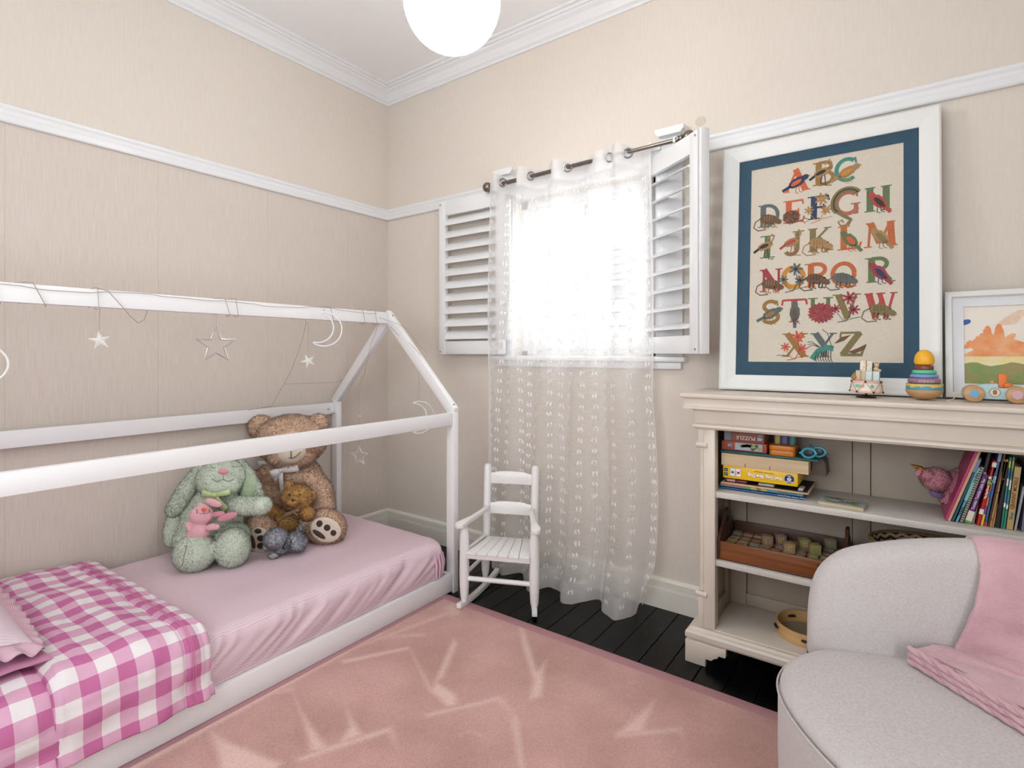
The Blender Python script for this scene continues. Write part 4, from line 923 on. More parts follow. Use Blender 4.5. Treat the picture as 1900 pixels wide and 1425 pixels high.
def motif(kind, M, z):
    g = G(); e = .001
    if kind in ('finch', 'parrot', 'owl'):
        r = {'finch': .5, 'parrot': -.9 + PI, 'owl': PI / 2}[kind]
        c, s_ = math.cos(r), math.sin(r)
        blob(g, oval(.52, .4, .30, .17, r, jag=.04), z, 0, M); blob(g, oval(.52 - .03 * c, .40 - .03 * s_, .2, .08, r), z + e, 1, M)
        blob(g, oval(.52 + .30 * c, .4 + .30 * s_, .12, .10, r), z + e, 0, M)
        ribbon(g, [(.52 - .2 * c, .4 - .2 * s_), (.52 - .55 * c, .4 - .55 * s_)], .11, z, 0, M); ribbon(g, [(.52 + .36 * c, .4 + .36 * s_), (.52 + .48 * c, .36 + .46 * s_)], .05, z, 1, M)
        ribbon(g, [(.5, .25), (.48, .02), (.58, -.02)], .025, z, 1, M); ribbon(g, [(.58, .26), (.6, .04), (.7, .0)], .025, z, 1, M)
    elif kind == 'wader':
        blob(g, oval(.42, .52, .28, .15, .35, jag=.03), z, 0, M); ribbon(g, [(.6, .6), (.72, .82), (.66, .96), (.5, .78)], .055, z, 0, M); ribbon(g, [(.22, .45), (.02, .3)], .09, z, 1, M)
        ribbon(g, [(.42, .4), (.38, .12), (.5, .06)], .03, z, 1, M); ribbon(g, [(.5, .42), (.54, .02), (.72, .0)], .03, z, 1, M); blob(g, oval(.38, .52, .17, .07, .35), z + e, 1, M)
    elif kind == 'beast':
        blob(g, oval(.48, .34, .32, .19, -.25, jag=.05), z, 0, M); blob(g, oval(.8, .22, .14, .10, -.5), z + e, 0, M); blob(g, oval(.76, .34, .04, .06), z, 1, M)
        ribbon(g, [(.2, .4), (.02, .3), (-.04, .08), (.12, -.06), (.4, -.04)], .04, z, 0, M)
        for x_ in (.32, .44, .62, .72): ribbon(g, [(x_, .25), (x_ - .04, .04), (x_ + .06, .0)], .045, z, 1, M)
        for k in range(4): ribbon(g, [(.34 + k * .09, .48), (.32 + k * .09, .3)], .02, z + e, 1, M)
    elif kind in ('spiky', 'urchin'):
        R_ = .44 if kind == 'urchin' else .32; cx_, cy_ = (.52, .36) if kind == 'urchin' else (.4, .28)
        blob(g, oval(cx_, cy_, R_ * .9, R_ * .8, 0, n=40, jag=.10), z, 0, M)
        rr = random.Random(4)
        for k in range(46):
            a_ = rr.random() * 2 * PI; q = rr.uniform(.15, .7); ribbon(g, [(cx_ + R_ * q * math.cos(a_), cy_ + R_ * q * math.sin(a_)), (cx_ + R_ * (q + .3) * math.cos(a_), cy_ + R_ * .9 * (q + .3) * math.sin(a_))], .018, z + e, 1 + k % 2, M)
        if kind == 'spiky': ribbon(g, [(.7, .15), (.85, .0), (.98, .12), (.8, .2)], .03, z, 0, M)
    elif kind == 'flower':
        for (cx_, cy_, R_) in ((.58, .78, .24), (.18, .42, .17), (.72, .36, .19)):
            for k in range(7):
                a_ = k * 2 * PI / 7; blob(g, oval(cx_ + R_ * .55 * math.cos(a_), cy_ + R_ * .55 * math.sin(a_), R_ * .48, R_ * .17, a_, n=10), z, 0, M)
            blob(g, oval(cx_, cy_, R_ * .25, R_ * .25, n=8), z + e, 1, M)
        ribbon(g, [(.6, .6), (.66, .3), (.5, -.02), (.24, -.06)], .025, z, 1, M); ribbon(g, [(.2, .3), (.4, .0), (.9, .1)], .02, z, 1, M)
    elif kind == 'snake':
        P_ = arc(.5, .5, .42, .48, 40, 200, 18) + [(.2, .2), (.42, .02), (.6, -.12), (.5, -.3), (.3, -.3), (.22, -.16), (.34, -.1), (.38, -.2)]
        ribbon(g, P_[:20], .2, z, 0, M); ribbon(g, P_[19:23], .12, z, 0, M); ribbon(g, P_[22:], .05, z, 0, M); ribbon(g, P_[:20], .04, z + e, 1, M)
    elif kind == 'cray':
        ribbon(g, [(.8, .36), (.6, .4), (.35, .28), (.15, -.02)], .2, z, 0, M)
        for k in range(7): ribbon(g, [(.3 + k * .07, .28), (.24 + k * .08, .0), (.3 + k * .08, -.12)], .025, z, 1, M)
        for a_ in (.3, .5, .7): ribbon(g, [(.4, .4), (.15, .4 + a_ * .3), (.0, .25 + a_ * .5)], .018, z, 1, M)
        ribbon(g, [(.75, .4), (.62, .9), (.45, 1.05)], .018, z, 1, M)
    elif kind == 'leaf':
        blob(g, [(.0, .5), (.2, .72), (.5, .8), (.3, .6), (.1, .52)], z, 0, M); blob(g, [(.4, .2), (.7, .34), (.95, .48), (.9, .3), (.6, .14)], z, 0, M)
    return g
LH = .092
for ch in sorted(POS):
    cx_, cy_ = POS[ch]; strokes, serifs = LET[ch]; w_ = LH * 1.0
    ML = MA @ T((cx_ - w_ / 2, cy_ - LH * .5, 0)) @ Matrix.Diagonal((w_, LH, 1, 1))
    g = G(); zz = .0063
    for i, (P_, t_) in enumerate(strokes): ribbon(g, P_, t_, zz + .00004 * i, 0, ML)
    for i, (sx, sy, l_) in enumerate(serifs): ribbon(g, [(sx - l_ / 2, sy + (.02 if sy < .5 else -.02)), (sx + l_ / 2, sy + (.02 if sy < .5 else -.02))], .05, zz + .0003 + .00004 * i, 0, ML)
    g.out('letter', PAL[LC[ch]], AP, smooth=0)
    kd, c1, c2 = MOT[ch]
    g = motif(kd, ML @ T((.5, .42, 0)) @ Matrix.Diagonal((1.18, 1.18, 1, 1)) @ T((-.5, -.42, 0)), .0070); g.out('letter_motif', [PAL[c1], PAL[c2], PAL['pinkb']], AP, smooth=0)
g = G(); ribbon(g, [(.215 + .008 * k, .142 + .003 * (k % 2)) for k in range(6)], .002, .0064, 0, MA); g.out('signature', PAL['dark'], AP, smooth=0)

# ---------------------------------------------------------------- framed child's painting
CPN = thing('framed_painting', 'white framed watercolour painting with orange handprints on the bookcase', 'framed picture', (3.18, -.09, 1.0455))
th2 = math.atan2(.075, .36)
MB_ = Matrix(((1, 0, 0, 2.963), (0, math.sin(th2), -math.cos(th2), -.122), (0, math.cos(th2), math.sin(th2), 1.0475), (0, 0, 0, 1)))
picture_frame('frame_side', CPN, ((0, 0), (.50, .368)), [(0, 0), (0, .020), (.004, .022), (.018, .022), (.021, .012), (.021, 0)], MB_, FRW)
g = G(); A0, B0, A1, B1 = .050, .050, .45, .316
for lo, hi in (((.02, .02), (.48, B0)), ((.02, B1), (.48, .35)), ((.02, B0), (A0, B1)), ((A1, B0), (.48, B1))): g.box((lo[0], lo[1], .006), (hi[0], hi[1], .0085), M=MB_)
g.out('mount_board', mat('white_mount', 'd9dade', .8), CPN, smooth=0)
g = G(); g.box((.02, .02, .001), (.48, .35, .004), M=MB_); g.out('paper', mat('painting_paper', 'e2ddd2', .9, vary=(9, 'e6d3d0', .5)), CPN, smooth=0)
g = G(); g.box((.0, .0, -.004), (.5, .368, .0005), M=MB_); g.out('backing_board', MATS['backing'], CPN, smooth=0)
WG = mat('wash_green', '6f9a5c', .9, vary=(30, '9a8f62', 1.0), bump=(40, .05)); WYL = mat('wash_yellow', 'e0cf8e', .9, vary=(20, 'e2d9b5', .8)); WO = mat('wash_orange', 'dc8a56', .9, vary=(22, 'e3ab80', 1.0)); WT = mat('wash_tan', 'd9bfa6', .9, vary=(30, 'e2d8cc', .9)); WB = mat('wash_blue', '3f5fa8', .9)
rr = random.Random(12)
def band(y0, y1, amp, mt, name, z):
    n = 24; top = [(A0 + (A1 - A0) * k / n, y1 + amp * (.5 * math.sin(k * 1.1) + rr.uniform(-.5, .5))) for k in range(n + 1)]
    g = G(); bm = g.bm
    for (xa, ya), (xb, yb2) in zip(top, top[1:]):
        bm.faces.new([bm.verts.new(MB_ @ Vector(q)) for q in ((xa, y0, z), (xb, y0, z), (xb, yb2, z), (xa, ya, z))])
    return g.out(name, mt, CPN, smooth=0)
band(.05, .118, .008, WG, 'green_wash', .0046); band(.115, .143, .004, WYL, 'yellow_wash', .0043)
g = G(); pts = [(A0, .143), (A0, .15), (.075, .165), (.055, .19), (.065, .20), (.085, .185), (.08, .21), (.092, .215), (.10, .20), (.10, .235), (.115, .24), (.125, .215), (.135, .245), (.15, .238), (.155, .20), (.165, .205), (.2, .19), (.22, .20), (.24, .21), (.27, .195), (.31, .17), (.36, .16), (.45, .155), (.45, .145)]
blob(g, pts, .0049, 0, MB_)
for q_, (hx, hy, ha, hb, hr) in enumerate(((.066, .182, .02, .008, .5), (.078, .192, .02, .008, .9), (.094, .205, .019, .008, 1.3), (.112, .226, .022, .009, 1.6), (.138, .232, .022, .009, 1.4), (.165, .205, .02, .009, .8), (.222, .203, .02, .009, 1.9), (.248, .208, .02, .009, 1.2), (.285, .185, .03, .014, -.5))): blob(g, oval(hx, hy, ha, hb, hr), .0050 + .00003 * q_, 0, MB_)
g.out('orange_handprint', WO, CPN, smooth=0)
g = G(); pts = [(.13, .245), (.155, .275), (.19, .30), (.22, .298), (.25, .30), (.24, .28), (.20, .28), (.18, .25), (.16, .25)]; blob(g, pts, .0047, 0, MB_); g.out('tan_handprint', WT, CPN, smooth=0)
g = G(); blob(g, oval(.055, .262, .015, .009, .4), .005, 0, MB_); g.out('blue_mark', WB, CPN, smooth=0)

# ---------------------------------------------------------------- gift drum figurine
ZT = 1.0455
FIG = thing('gift_drum_ornament', 'small musical ornament of gift boxes stacked on a pink rimmed drum', 'ornament', (2.742, -.24, ZT))
fx, fy = 2.742, -.24
PINKR = mat('drum_pink', 'e0b2a2', .5); DW = mat('drum_white', 'e4dfd6', .5); GOLD = mat('gold_cord', 'a98450', .5); DK = mat('dark_metal_base', '3a3029', .35, metal=.6)
g = G(); g.lathe([(.029, .0), (.031, .002), (.029, .005), (.010, .007), (.004, .009), (.0035, .018), (.008, .019)], 28, M=T((fx, fy, ZT + .0005))); g.out('stand', DK, FIG)
tl_ = T((fx, fy, ZT + .0175)) @ ry(math.radians(2))
g = G(); g.lathe([(.044, .005), (.044, .036)], 32, M=tl_); g.out('drum', DW, FIG)
for z_ in (.0, .034):
    g = G(); g.lathe([(.040, z_), (.0465, z_ + .001), (.0475, z_ + .004), (.0465, z_ + .0075), (.040, z_ + .008)], 32, M=tl_); g.out('drum_rim', PINKR, FIG)
zig = []
for k in range(12): a_ = k * PI / 6 + .5; zig.append(tl_ @ Vector((.0485 * math.cos(a_), .0485 * math.sin(a_), .004 if k % 2 else .039)))
g = G(); g.tube(zig, .0010, seg=6, closed=True); g.out('cord', GOLD, FIG)
for p in zig:
    g = G(); g.ell(p, .0034, seg=10); g.out('stud', DK, FIG)
for k, (cc, dx) in enumerate((('7fb7a5', -.012), ('8cbf9a', -.004), ('e0a89a', .006), ('7fae98', .034))):
    g = G(); a_ = -PI / 2 + dx / .044 - .35; g.ell(tl_ @ Vector((.0445 * math.cos(a_), .0445 * math.sin(a_), .024)), (.006, .002, .006), M=rz(a_ + PI / 2)); g.out('painted_balloon', mat('bal' + str(k), cc, .6), FIG)
GB1 = mat('gift_blue', 'b4cdd2', .5, vary=(200, 'c5d8da', 1.0)); GB2 = mat('gift_cream', 'ddd5c4', .5); GB3 = mat('gift_tan', 'c2b49a', .5)
for (x_, y_, z_, sx, sy, sz, mt, nm) in ((.018, -.006, .0425, .038, .036, .033, GB1, 0), (-.016, .0, .0425, .030, .034, .033, GB3, 1), (-.004, .0, .0755, .034, .032, .035, GB2, 2)):
    Mg = tl_ @ T((x_, y_, z_)) @ rz(.12 if nm == 2 else -.05)
    g = G(); g.box((-sx / 2, -sy / 2, 0), (sx / 2, sy / 2, sz), bev=.001, M=Mg); bxo = g.out('gift_box', mt, FIG)
    g = G(); g.box((-.002, -sy / 2 - .0006, -.0), (.002, sy / 2 + .0006, sz + .0006), M=Mg); g.box((-sx / 2 - .0006, -.002, 0), (sx / 2 + .0006, .002, sz + .0006), M=Mg); g.out('ribbon', GOLD, bxo)
    if nm == 2:
        g = G()
        for q in range(10): g.ell(Mg @ Vector((random.Random(q).uniform(-.4, .4) * sx, -sy / 2, (q + .5) / 10 * sz)), (.0016, .0005, .0016), seg=8)
        g.out('painted_dots', mat('dot_blue', '7f9fae', .6), bxo, kind='stuff')
g = G(); g.ell(tl_ @ Vector((.026, -.004, .083)), (.0085, .008, .008)); g.ell(tl_ @ Vector((.027, -.006, .096)), .0075); g.ell(tl_ @ Vector((.021, -.006, .103)), .003); g.ell(tl_ @ Vector((.033, -.006, .103)), .003); g.ell(tl_ @ Vector((.036, -.012, .079)), (.006, .004, .004)); g.out('bear_figure', mat('bear_resin', 'c9b090', .5), FIG)
g = G(); g.ell(tl_ @ Vector((-.036, -.012, .052)), (.009, .008, .011)); g.ell(tl_ @ Vector((-.036, -.012, .064)), .004); g.out('brown_pot', mat('pot_resin', 'a07a45', .5), FIG)

# ---------------------------------------------------------------- stacking ring toy
sx_, sy_ = 2.902, -.235
STK = thing('stacking_ring_toy', 'wooden stacking ring toy with coloured rings and plain yellow knob', 'stacking toy', (sx_, sy_, ZT))
WD = mat('beech_wood', 'c29a6e', .45, vary=(5, 'ab8055', .9), stretch=(1, 1, 9))
Ms = T((sx_, sy_, ZT + .0005))
def ringp(r, z0, z1, k=.5): 
    h = (z1 - z0) / 2; zc = (z0 + z1) / 2; e = h * k
    return [(0, z0)] + [(r - e + e * math.cos(a_), zc - (h - e) + e * math.sin(a_)) for a_ in np.linspace(-PI / 2, 0, 6)] + [(r - e + e * math.cos(a_), zc + (h - e) + e * math.sin(a_)) for a_ in np.linspace(0, PI / 2, 6)] + [(0, z1)]
g = G(); g.lathe([(0, 0)] + [(.0505 * math.sin(a_), .034 - .034 * math.cos(a_)) for a_ in np.linspace(.08, PI / 2, 12)] + [(0, .034)], 40, M=Ms); g.out('rocking_base', WD, STK)
g = G(); g.lathe(ringp(.0495, .034, .0535, .15), 40, M=Ms); rg = g.out('ring', mat('ring_blue', '4a96b4', .4), STK)
g = G(); bm = g.bm; prev = None   # yellow drip band printed round the blue ring
for k in range(73):
    a_ = 2 * PI * k / 72; dz = .006 + .0045 * max(0, math.sin(a_ * 5)) + .004 * max(0, math.sin(a_ * 11 + 2)); r_ = .0498
    cur_ = [bm.verts.new(Ms @ Vector((r_ * math.cos(a_), r_ * math.sin(a_), z))) for z in (.053, .053 - dz)]
    if prev: bm.faces.new((prev[0], prev[1], cur_[1], cur_[0]))
    prev = cur_
g.out('yellow_drip', mat('drip_yellow', 'd8b74c', .4), rg)
g = G(); g.lathe(ringp(.045, .0535, .0715, .9), 40, M=Ms); rg = g.out('ring', mat('ring_mauve', '9c7280', .4), STK)
g = text_mesh('HUNNY', .0125, Matrix(), bold=.0003)
for v in g.bm.verts:      # wrap the lettering round the ring, upside down
    a_ = -PI / 2 - math.radians(-2) - v.co.x / .045 * -1 ; x_, y_ = v.co.x, v.co.y
    aa = -PI / 2 + (-x_) / .0455 + .10; r_ = .0455; v.co = Ms @ Vector((r_ * math.cos(aa), r_ * math.sin(aa), .0625 - y_ * 1.0))
g.out('lettering', mat('letter_white', 'd9d2d4', .6), rg, smooth=0)
for r_, z0, z1, c_, nm in ((.0385, .0715, .0845, '7392c4', 'b'), (.033, .0845, .0985, '5cba93', 'g'), (.0255, .0985, .1125, '7c3a38', 'm')):
    g = G(); g.lathe(ringp(r_, z0, z1, .9 if nm != 'm' else .4), 36, M=Ms); g.out('ring', mat('ring_' + nm, c_, .35), STK)
g = G(); g.lathe([(0, .1125), (.018, .1128), (.0255, .118), (.0275, .127), (.0265, .138), (.0235, .148), (.019, .156), (.012, .162), (.006, .1645), (0, .165)], 36, M=Ms); g.out('yellow_knob', mat('knob_yellow', 'e7ac25', .4), STK)

# ---------------------------------------------------------------- toy racing car with pull cord
CAR = thing('toy_car', 'pale blue wooden toy car with orange driver and round number eight', 'toy car', (3.075, -.24, ZT))
CB = mat('car_blue', 'a9c6cb', .4); Mc = T((3.075, -.225, ZT + .0)) @ rz(math.radians(2))
prof = [(-.078, .020), (-.074, .034), (-.062, .045), (-.045, .053), (-.02, .058), (.004, .0595), (.009, .0595), (.009, .046), (.030, .046), (.030, .054), (.045, .052), (.062, .046), (.074, .036), (.079, .022), (.076, .012), (.066, .008), (.03, .010), (-.03, .010), (-.068, .010)]
g = G(); g.prism(prof, -.016, .016, M=Mc @ rx(PI / 2), bev=.003); g.out('body', CB, CAR)
for x_, c_, sides in ((-.050, '6aa5cc', 4), (.050, 'c9a5b0', 6)):
    for sy in (-1, 1):
        g = G(); g.lathe([(0, -.006), (.022, -.006), (.0255, -.004), (.0265, 0), (.0255, .004), (.022, .006), (0, .006)], 32, M=Mc @ T((x_, sy * .0235, .0268)) @ rx(PI / 2)); wh = g.out('wheel', WD, CAR)
        g = G(); P_ = [(.0145 * math.cos(a_ * 2 * PI / sides), .0145 * math.sin(a_ * 2 * PI / sides)) for a_ in range(sides)]
        g.prism(P_, 0, .0008, M=Mc @ T((x_, sy * .0298, .0268)) @ rx(PI / 2 * (1 if sy < 0 else -1)) @ rz(.4)); g.out('wheel_badge', mat('badge' + c_, c_, .5), wh)
g = G(); g.lathe([(0, 0), (.0135, 0), (.0135, .0006), (0, .0006)], 28, M=Mc @ T((.0, -.0162, .032)) @ rx(PI / 2)); nb = g.out('number_roundel', mat('roundel', 'd8cdb4', .5), CAR)
g = G(); g.lathe([(.0122, 0), (.0135, 0), (.0135, .0008), (.0122, .0008)], 28, M=Mc @ T((.0, -.0166, .032)) @ rx(PI / 2), caps=False); g.out('roundel_ring', mat('roundel_brown', '7c4a3a', .5), nb)
g = text_mesh('8', .019, Mc @ T((.0, -.0172, .032)) @ rx(PI / 2), bold=.0006); g.out('lettering', MATS['roundel_brown'], nb, smooth=0)
g = G(); g.cyl(Mc @ Vector((-.004, 0, .058)), Mc @ Vector((-.004, 0, .068)), .006, seg=14); g.out('peg', WD, CAR)
OR_ = mat('driver_orange', 'd9722f', .45)
g = G(); g.prism([(-.010, 0), (.010, 0), (.0095, .012), (.011, .028), (.0105, .040), (.004, .044), (-.006, .0435), (-.0105, .040), (-.009, .026), (-.010, .012)], -.008, .008, M=Mc @ T((.019, 0, .0465)) @ rx(PI / 2), bev=.002); g.ell(Mc @ Vector((.031, -.006, .0535)), (.012, .012, .010)); g.out('driver', OR_, CAR)
g = G(); g.tube([Mc @ Vector(q) for q in ((-.076, 0, .028), (-.088, -.004, .022), (-.100, -.008, .006), (-.112, -.012, .003), (-.118, -.016, .0025), (-.108, -.020, .0025))], .0016, seg=6); g.out('pull_cord', mat('cord_cream', 'c9bb98', .8), CAR)
for x_ in (-.05, .05):
    g = G(); g.cyl(Mc @ Vector((x_, -.022, .0268)), Mc @ Vector((x_, .022, .0268)), .003, seg=8); g.out('axle', WD, CAR)
g = G(); g.lathe([(0, 0), (.012, .0), (.024, .006), (.030, .016), (.032, .026), (0, .026)], 32, M=T((3.192, -.235, ZT + .0005))); o = g.out('wooden_toy_cup', WD)
tag(o, 'turned wooden toy behind the tail of the blue toy car', 'wooden toy')

# ---------------------------------------------------------------- items on the bookcase shelves
S1, S2, S3 = .6665, .4025, .1375
PAPER = mat('page_edges', 'd8cfbd', .8)
def flatbox(name, label, cat, x0, x1, y0, y1, z0, z1, m_, group=None, bev=.002, pages=False, coat=.2, smooth=35):
    t = thing(name, label, cat, ((x0 + x1) / 2, (y0 + y1) / 2, z0), 0, group)
    if pages:
        g = G(); c_ = min(.002, (z1 - z0) * .2)
        g.box((x0, y0, z0), (x1, y1, z0 + c_)); g.box((x0, y0, z1 - c_), (x1, y1, z1)); g.box((x0, y0, z0), (x1, y0 + c_, z1)); g.out('cover', m_, t, smooth=0)
        g = G(); g.box((x0 + .003, y0 + c_, z0 + c_), (x1 - .003, y1 - .002, z1 - c_)); g.out('pages', PAPER, t, smooth=0)
    else:
        g = G(); g.box((x0, y0, z0), (x1, y1, z1), bev=bev); g.out('body', m_, t, smooth=smooth)
    return t
def printed(t, items):
    """flat printing on the front: (kind, args, colour)"""
    for nm, g, c_ in items: g.out(nm, mat('ink_' + c_, c_, .6), t, smooth=0)
fy0 = -.272
BLU = mat('book_blue', '1e5a96', .4)
t = flatbox('picture_book', 'wide blue picture book at the bottom of the games stack', 'book', 2.262, 2.556, fy0, -.06, S1, S1 + .010, BLU, 'books and games stacked at the left of the upper shelf', pages=True)
printed(t, [('lettering', text_mesh('Disney  PIXAR  Finding Nemo', .0075, front(2.515, fy0 - .0004, S1 + .005, True)), 'c9d6e4'), ('lettering', text_mesh('Disney Storybook', .006, front(2.40, fy0 - .0004, S1 + .005, True)), '7fa6cc')])
t['label'] = 'wide blue picture book at the bottom of the games stack'
t = flatbox('picture_book', 'thin pale book with multicoloured spine, second from bottom of games stack', 'book', 2.262, 2.552, fy0 + .004, -.06, S1 + .0105, S1 + .0225, mat('book_teal', '6d97a6', .5), 'books and games stacked at the left of the upper shelf', pages=True)
g_ = [('spine_patch', (2.266, 2.30), 'b98a4e'), ('spine_patch', (2.30, 2.345), 'a86f7e'), ('spine_patch', (2.345, 2.375), '7a9a55'), ('spine_patch', (2.375, 2.395), 'c9b25a'), ('spine_patch', (2.395, 2.41), '9a6a4e'), ('spine_patch', (2.41, 2.43), 'b9ae66')]
printed(t, [(n_, (lambda q: (lambda g: (g.box((q[0], fy0 + .0033, S1 + .0115), (q[1], fy0 + .0042, S1 + .0215)), g)[1])(G()))(q), c_) for n_, q, c_ in g_] + [('lettering', text_mesh('OCEAN OF WORDS', .007, front(2.50, fy0 + .0033, S1 + .017, True)), '22303a')])
TRW = mat('pale_plywood', 'cdb392', .5, vary=(4, 'bfa27d', .8), stretch=(1, 8, 8))
t = thing('puzzle_tray', 'pale wooden tray puzzle with dark pieces inside the games stack', 'puzzle', (2.42, -.16, S1 + .023), 0, 'books and games stacked at the left of the upper shelf')
g = G(); z0 = S1 + .023; g.box((2.268, fy0 - .012, z0), (2.572, -.06, z0 + .006), bev=.003); g.out('tray', TRW, t)
g = G(); g.box((2.278, fy0 - .002, z0 + .006), (2.565, -.07, z0 + .0068)); g.out('tray_bed', mat('dark_puzzle_print', '2a241f', .6), t)
for (xa, xb, c_) in ((2.285, 2.318, 'c08a92'), (2.32, 2.36, '7a2f3a'), (2.40, 2.455, 'a8a6a4'), (2.535, 2.552, 'b5b2ad')):
    g = G(); g.box((xa, fy0 + .004, z0 + .007), (xb, fy0 + .06, z0 + .0165), bev=.003); g.out('puzzle_piece', mat('pz' + c_, c_, .5), t)
# yellow card game box
YEL = mat('game_yellow', 'e3b911', .35)
yz0, yz1 = .712, .7605
t = flatbox('game_box', 'yellow card game box with upside-down title in the games stack', 'game box', 2.274, 2.535, fy0 - .002, -.10, yz0, yz1, YEL, 'books and games stacked at the left of the upper shelf', bev=.001)
yf_ = fy0 - .0026; it = []
it.append(('lettering', text_mesh('Red Dog, Blue Dog', .0175, front(2.424, yf_, .7335, True), bold=.0007, fit=.118), 'f2ece6'))
it.append(('lettering_shadow', text_mesh('Red Dog, Blue Dog', .0178, front(2.4236, yf_ + .0003, .7329, True), bold=.0014, fit=.1195), '8b1430'))
it.append(('lettering', text_mesh('A first colour match game', .0065, front(2.422, yf_, .749, True)), '3a2a10'))
g = G(); g.lathe([(0, 0), (.0175, 0), (.0175, .0006), (0, .0006)], 32, M=front(2.508, yf_, .737)); it.append(('logo_ring', g, 'd9dce6'))
g = G(); g.lathe([(0, 0), (.0163, 0), (.0163, .0010), (0, .0010)], 32, M=front(2.508, yf_, .737)); it.append(('logo_disc', g, '17245e'))
g = G()
for a_ in range(5): blob(g, oval(.0042 * math.cos(a_ * 1.257), .0042 * math.sin(a_ * 1.257) - .001, .0036, .0032), .0014, 0, front(2.508, yf_, .737))
ribbon(g, [(0, .003), (0, .010)], .0014, .0014, 0, front(2.508, yf_, .737)); it.append(('logo_tree', g, 'e6e6ea'))
it.append(('lettering', text_mesh('ORCHARD', .0052, front(2.508, yf_ - .0014, .7265, True), bold=.0002), 'e6e6ea')); it.append(('lettering', text_mesh('TOYS', .0052, front(2.508, yf_ - .0014, .7485, True), bold=.0002), 'e6e6ea'))
for x_, c1, rl in ((2.310, '2f6f94', -.14), (2.331, 'b82a2c', .08)):
    g = G(); g.prism([(-.0095, -.0155), (.0095, -.0155), (.0095, .0155), (-.0095, .0155)], 0, .0004, M=front(x_, yf_, .737, roll=rl)); it.append(('card_border', g, c1))
    g = G(); g.prism([(-.0086, -.0146), (.0086, -.0146), (.0086, .0146), (-.0086, .0146)], 0, .0007, M=front(x_, yf_, .737, roll=rl)); it.append(('card', g, 'e4e6e8'))
    g = G(); MM = front(x_, yf_, .737, roll=rl); blob(g, oval(0, 0, .0055, .004, jag=.12), .0010, 0, MM)
    for k in range(4): ribbon(g, [(.002 * (k - 1.5), 0), (.0042 * (k - 1.5), -.0065)], .0012, .0010, 0, MM)
    ribbon(g, [(-.003, .002), (-.006, .007)], .0014, .0010, 0, MM); ribbon(g, [(.003, .002), (.006, .007)], .0014, .0010, 0, MM); it.append(('card_picture', g, c1))
for z_, tx_ in ((.7265, '3-6'), (.7435, '2-4')):
    g = G(); g.box((2.2785, yf_ - .0004, z_ - .006), (2.292, yf_ + .0002, z_ + .006)); it.append(('age_badge', g, '1d2c62')); it.append(('lettering', text_mesh(tx_, .007, front(2.285, yf_ - .0007, z_, True)), 'd5dbe8'))
printed(t, it)
for o_ in t.children:
    if o_.name.startswith('lettering_shadow'): o_.name = 'letter_outline'
# long pale wooden box with slots
WBX = mat('pale_birch', 'cfb795', .5, vary=(6, 'c0a482', .8), stretch=(1, 6, 14))
t = thing('wooden_box', 'long pale wooden box with two slots lying on the yellow game box', 'wooden box', (2.42, -.18, .7615), 0, 'books and games stacked at the left of the upper shelf')
g = G(); bz0, bz1 = .7615, .808; fyw = fy0 - .006
pr = [(2.269, 0), (2.3555, 0), (2.3555, .014), (2.3578, .014), (2.3578, 0), (2.442, 0), (2.442, .014), (2.4443, .014), (2.4443, 0), (2.5705, 0), (2.5705, bz1 - bz0), (2.269, bz1 - bz0)]
g.prism(pr, 0, .010, M=Matrix(((1, 0, 0, 0), (0, 0, 1, fyw), (0, 1, 0, bz0), (0, 0, 0, 1)))); g.out('front_panel', WBX, t, smooth=0)
g = G(); g.box((2.269, fyw + .010, bz0), (2.277, -.09, bz1)); g.box((2.277, -.098, bz0), (2.5625, -.09, bz1)); g.box((2.277, fyw + .010, bz1 - .006), (2.5625, -.098, bz1)); g.out('box_panels', WBX, t, smooth=0)
DRKW = mat('dark_box_side', '55453b', .6)
g = G(); g.box((2.5625, fyw + .010, bz0), (2.5705, -.09, bz1 - .0)); g.out('end_panel', WBX, t, smooth=0)
t = thing('cardboard_wedge', 'dark brown tapered card piece beside the pale wooden box', 'card box', (2.60, -.2, S1)); 
g = G(); g.prism([(2.574, .752), (2.622, .752), (2.617, .80), (2.607, .813), (2.574, .813)], 0, .10, M=Matrix(((1, 0, 0, 0), (0, 0, 1, -.22), (0, 1, 0, 0), (0, 0, 0, 1))), bev=.001); g.out('card_body', DRKW, t, smooth=0)
# board and thin books above it
t = flatbox('board_game', 'thin dark teal board game folded on top of the wooden box', 'board game', 2.263, 2.60, fy0 + .004, -.07, .8087, .8165, mat('board_teal', '1f4a50', .5, vary=(30, '2e6a5a', .8)), 'books and games stacked at the left of the upper shelf', bev=.001)
t = flatbox('picture_book', 'thin dark blue book beneath the puzzle boxes on the teal board', 'book', 2.263, 2.43, fy0 + .006, -.08, .817, .8225, mat('book_navy', '17304e', .4), 'books and games stacked at the left of the upper shelf', pages=True)
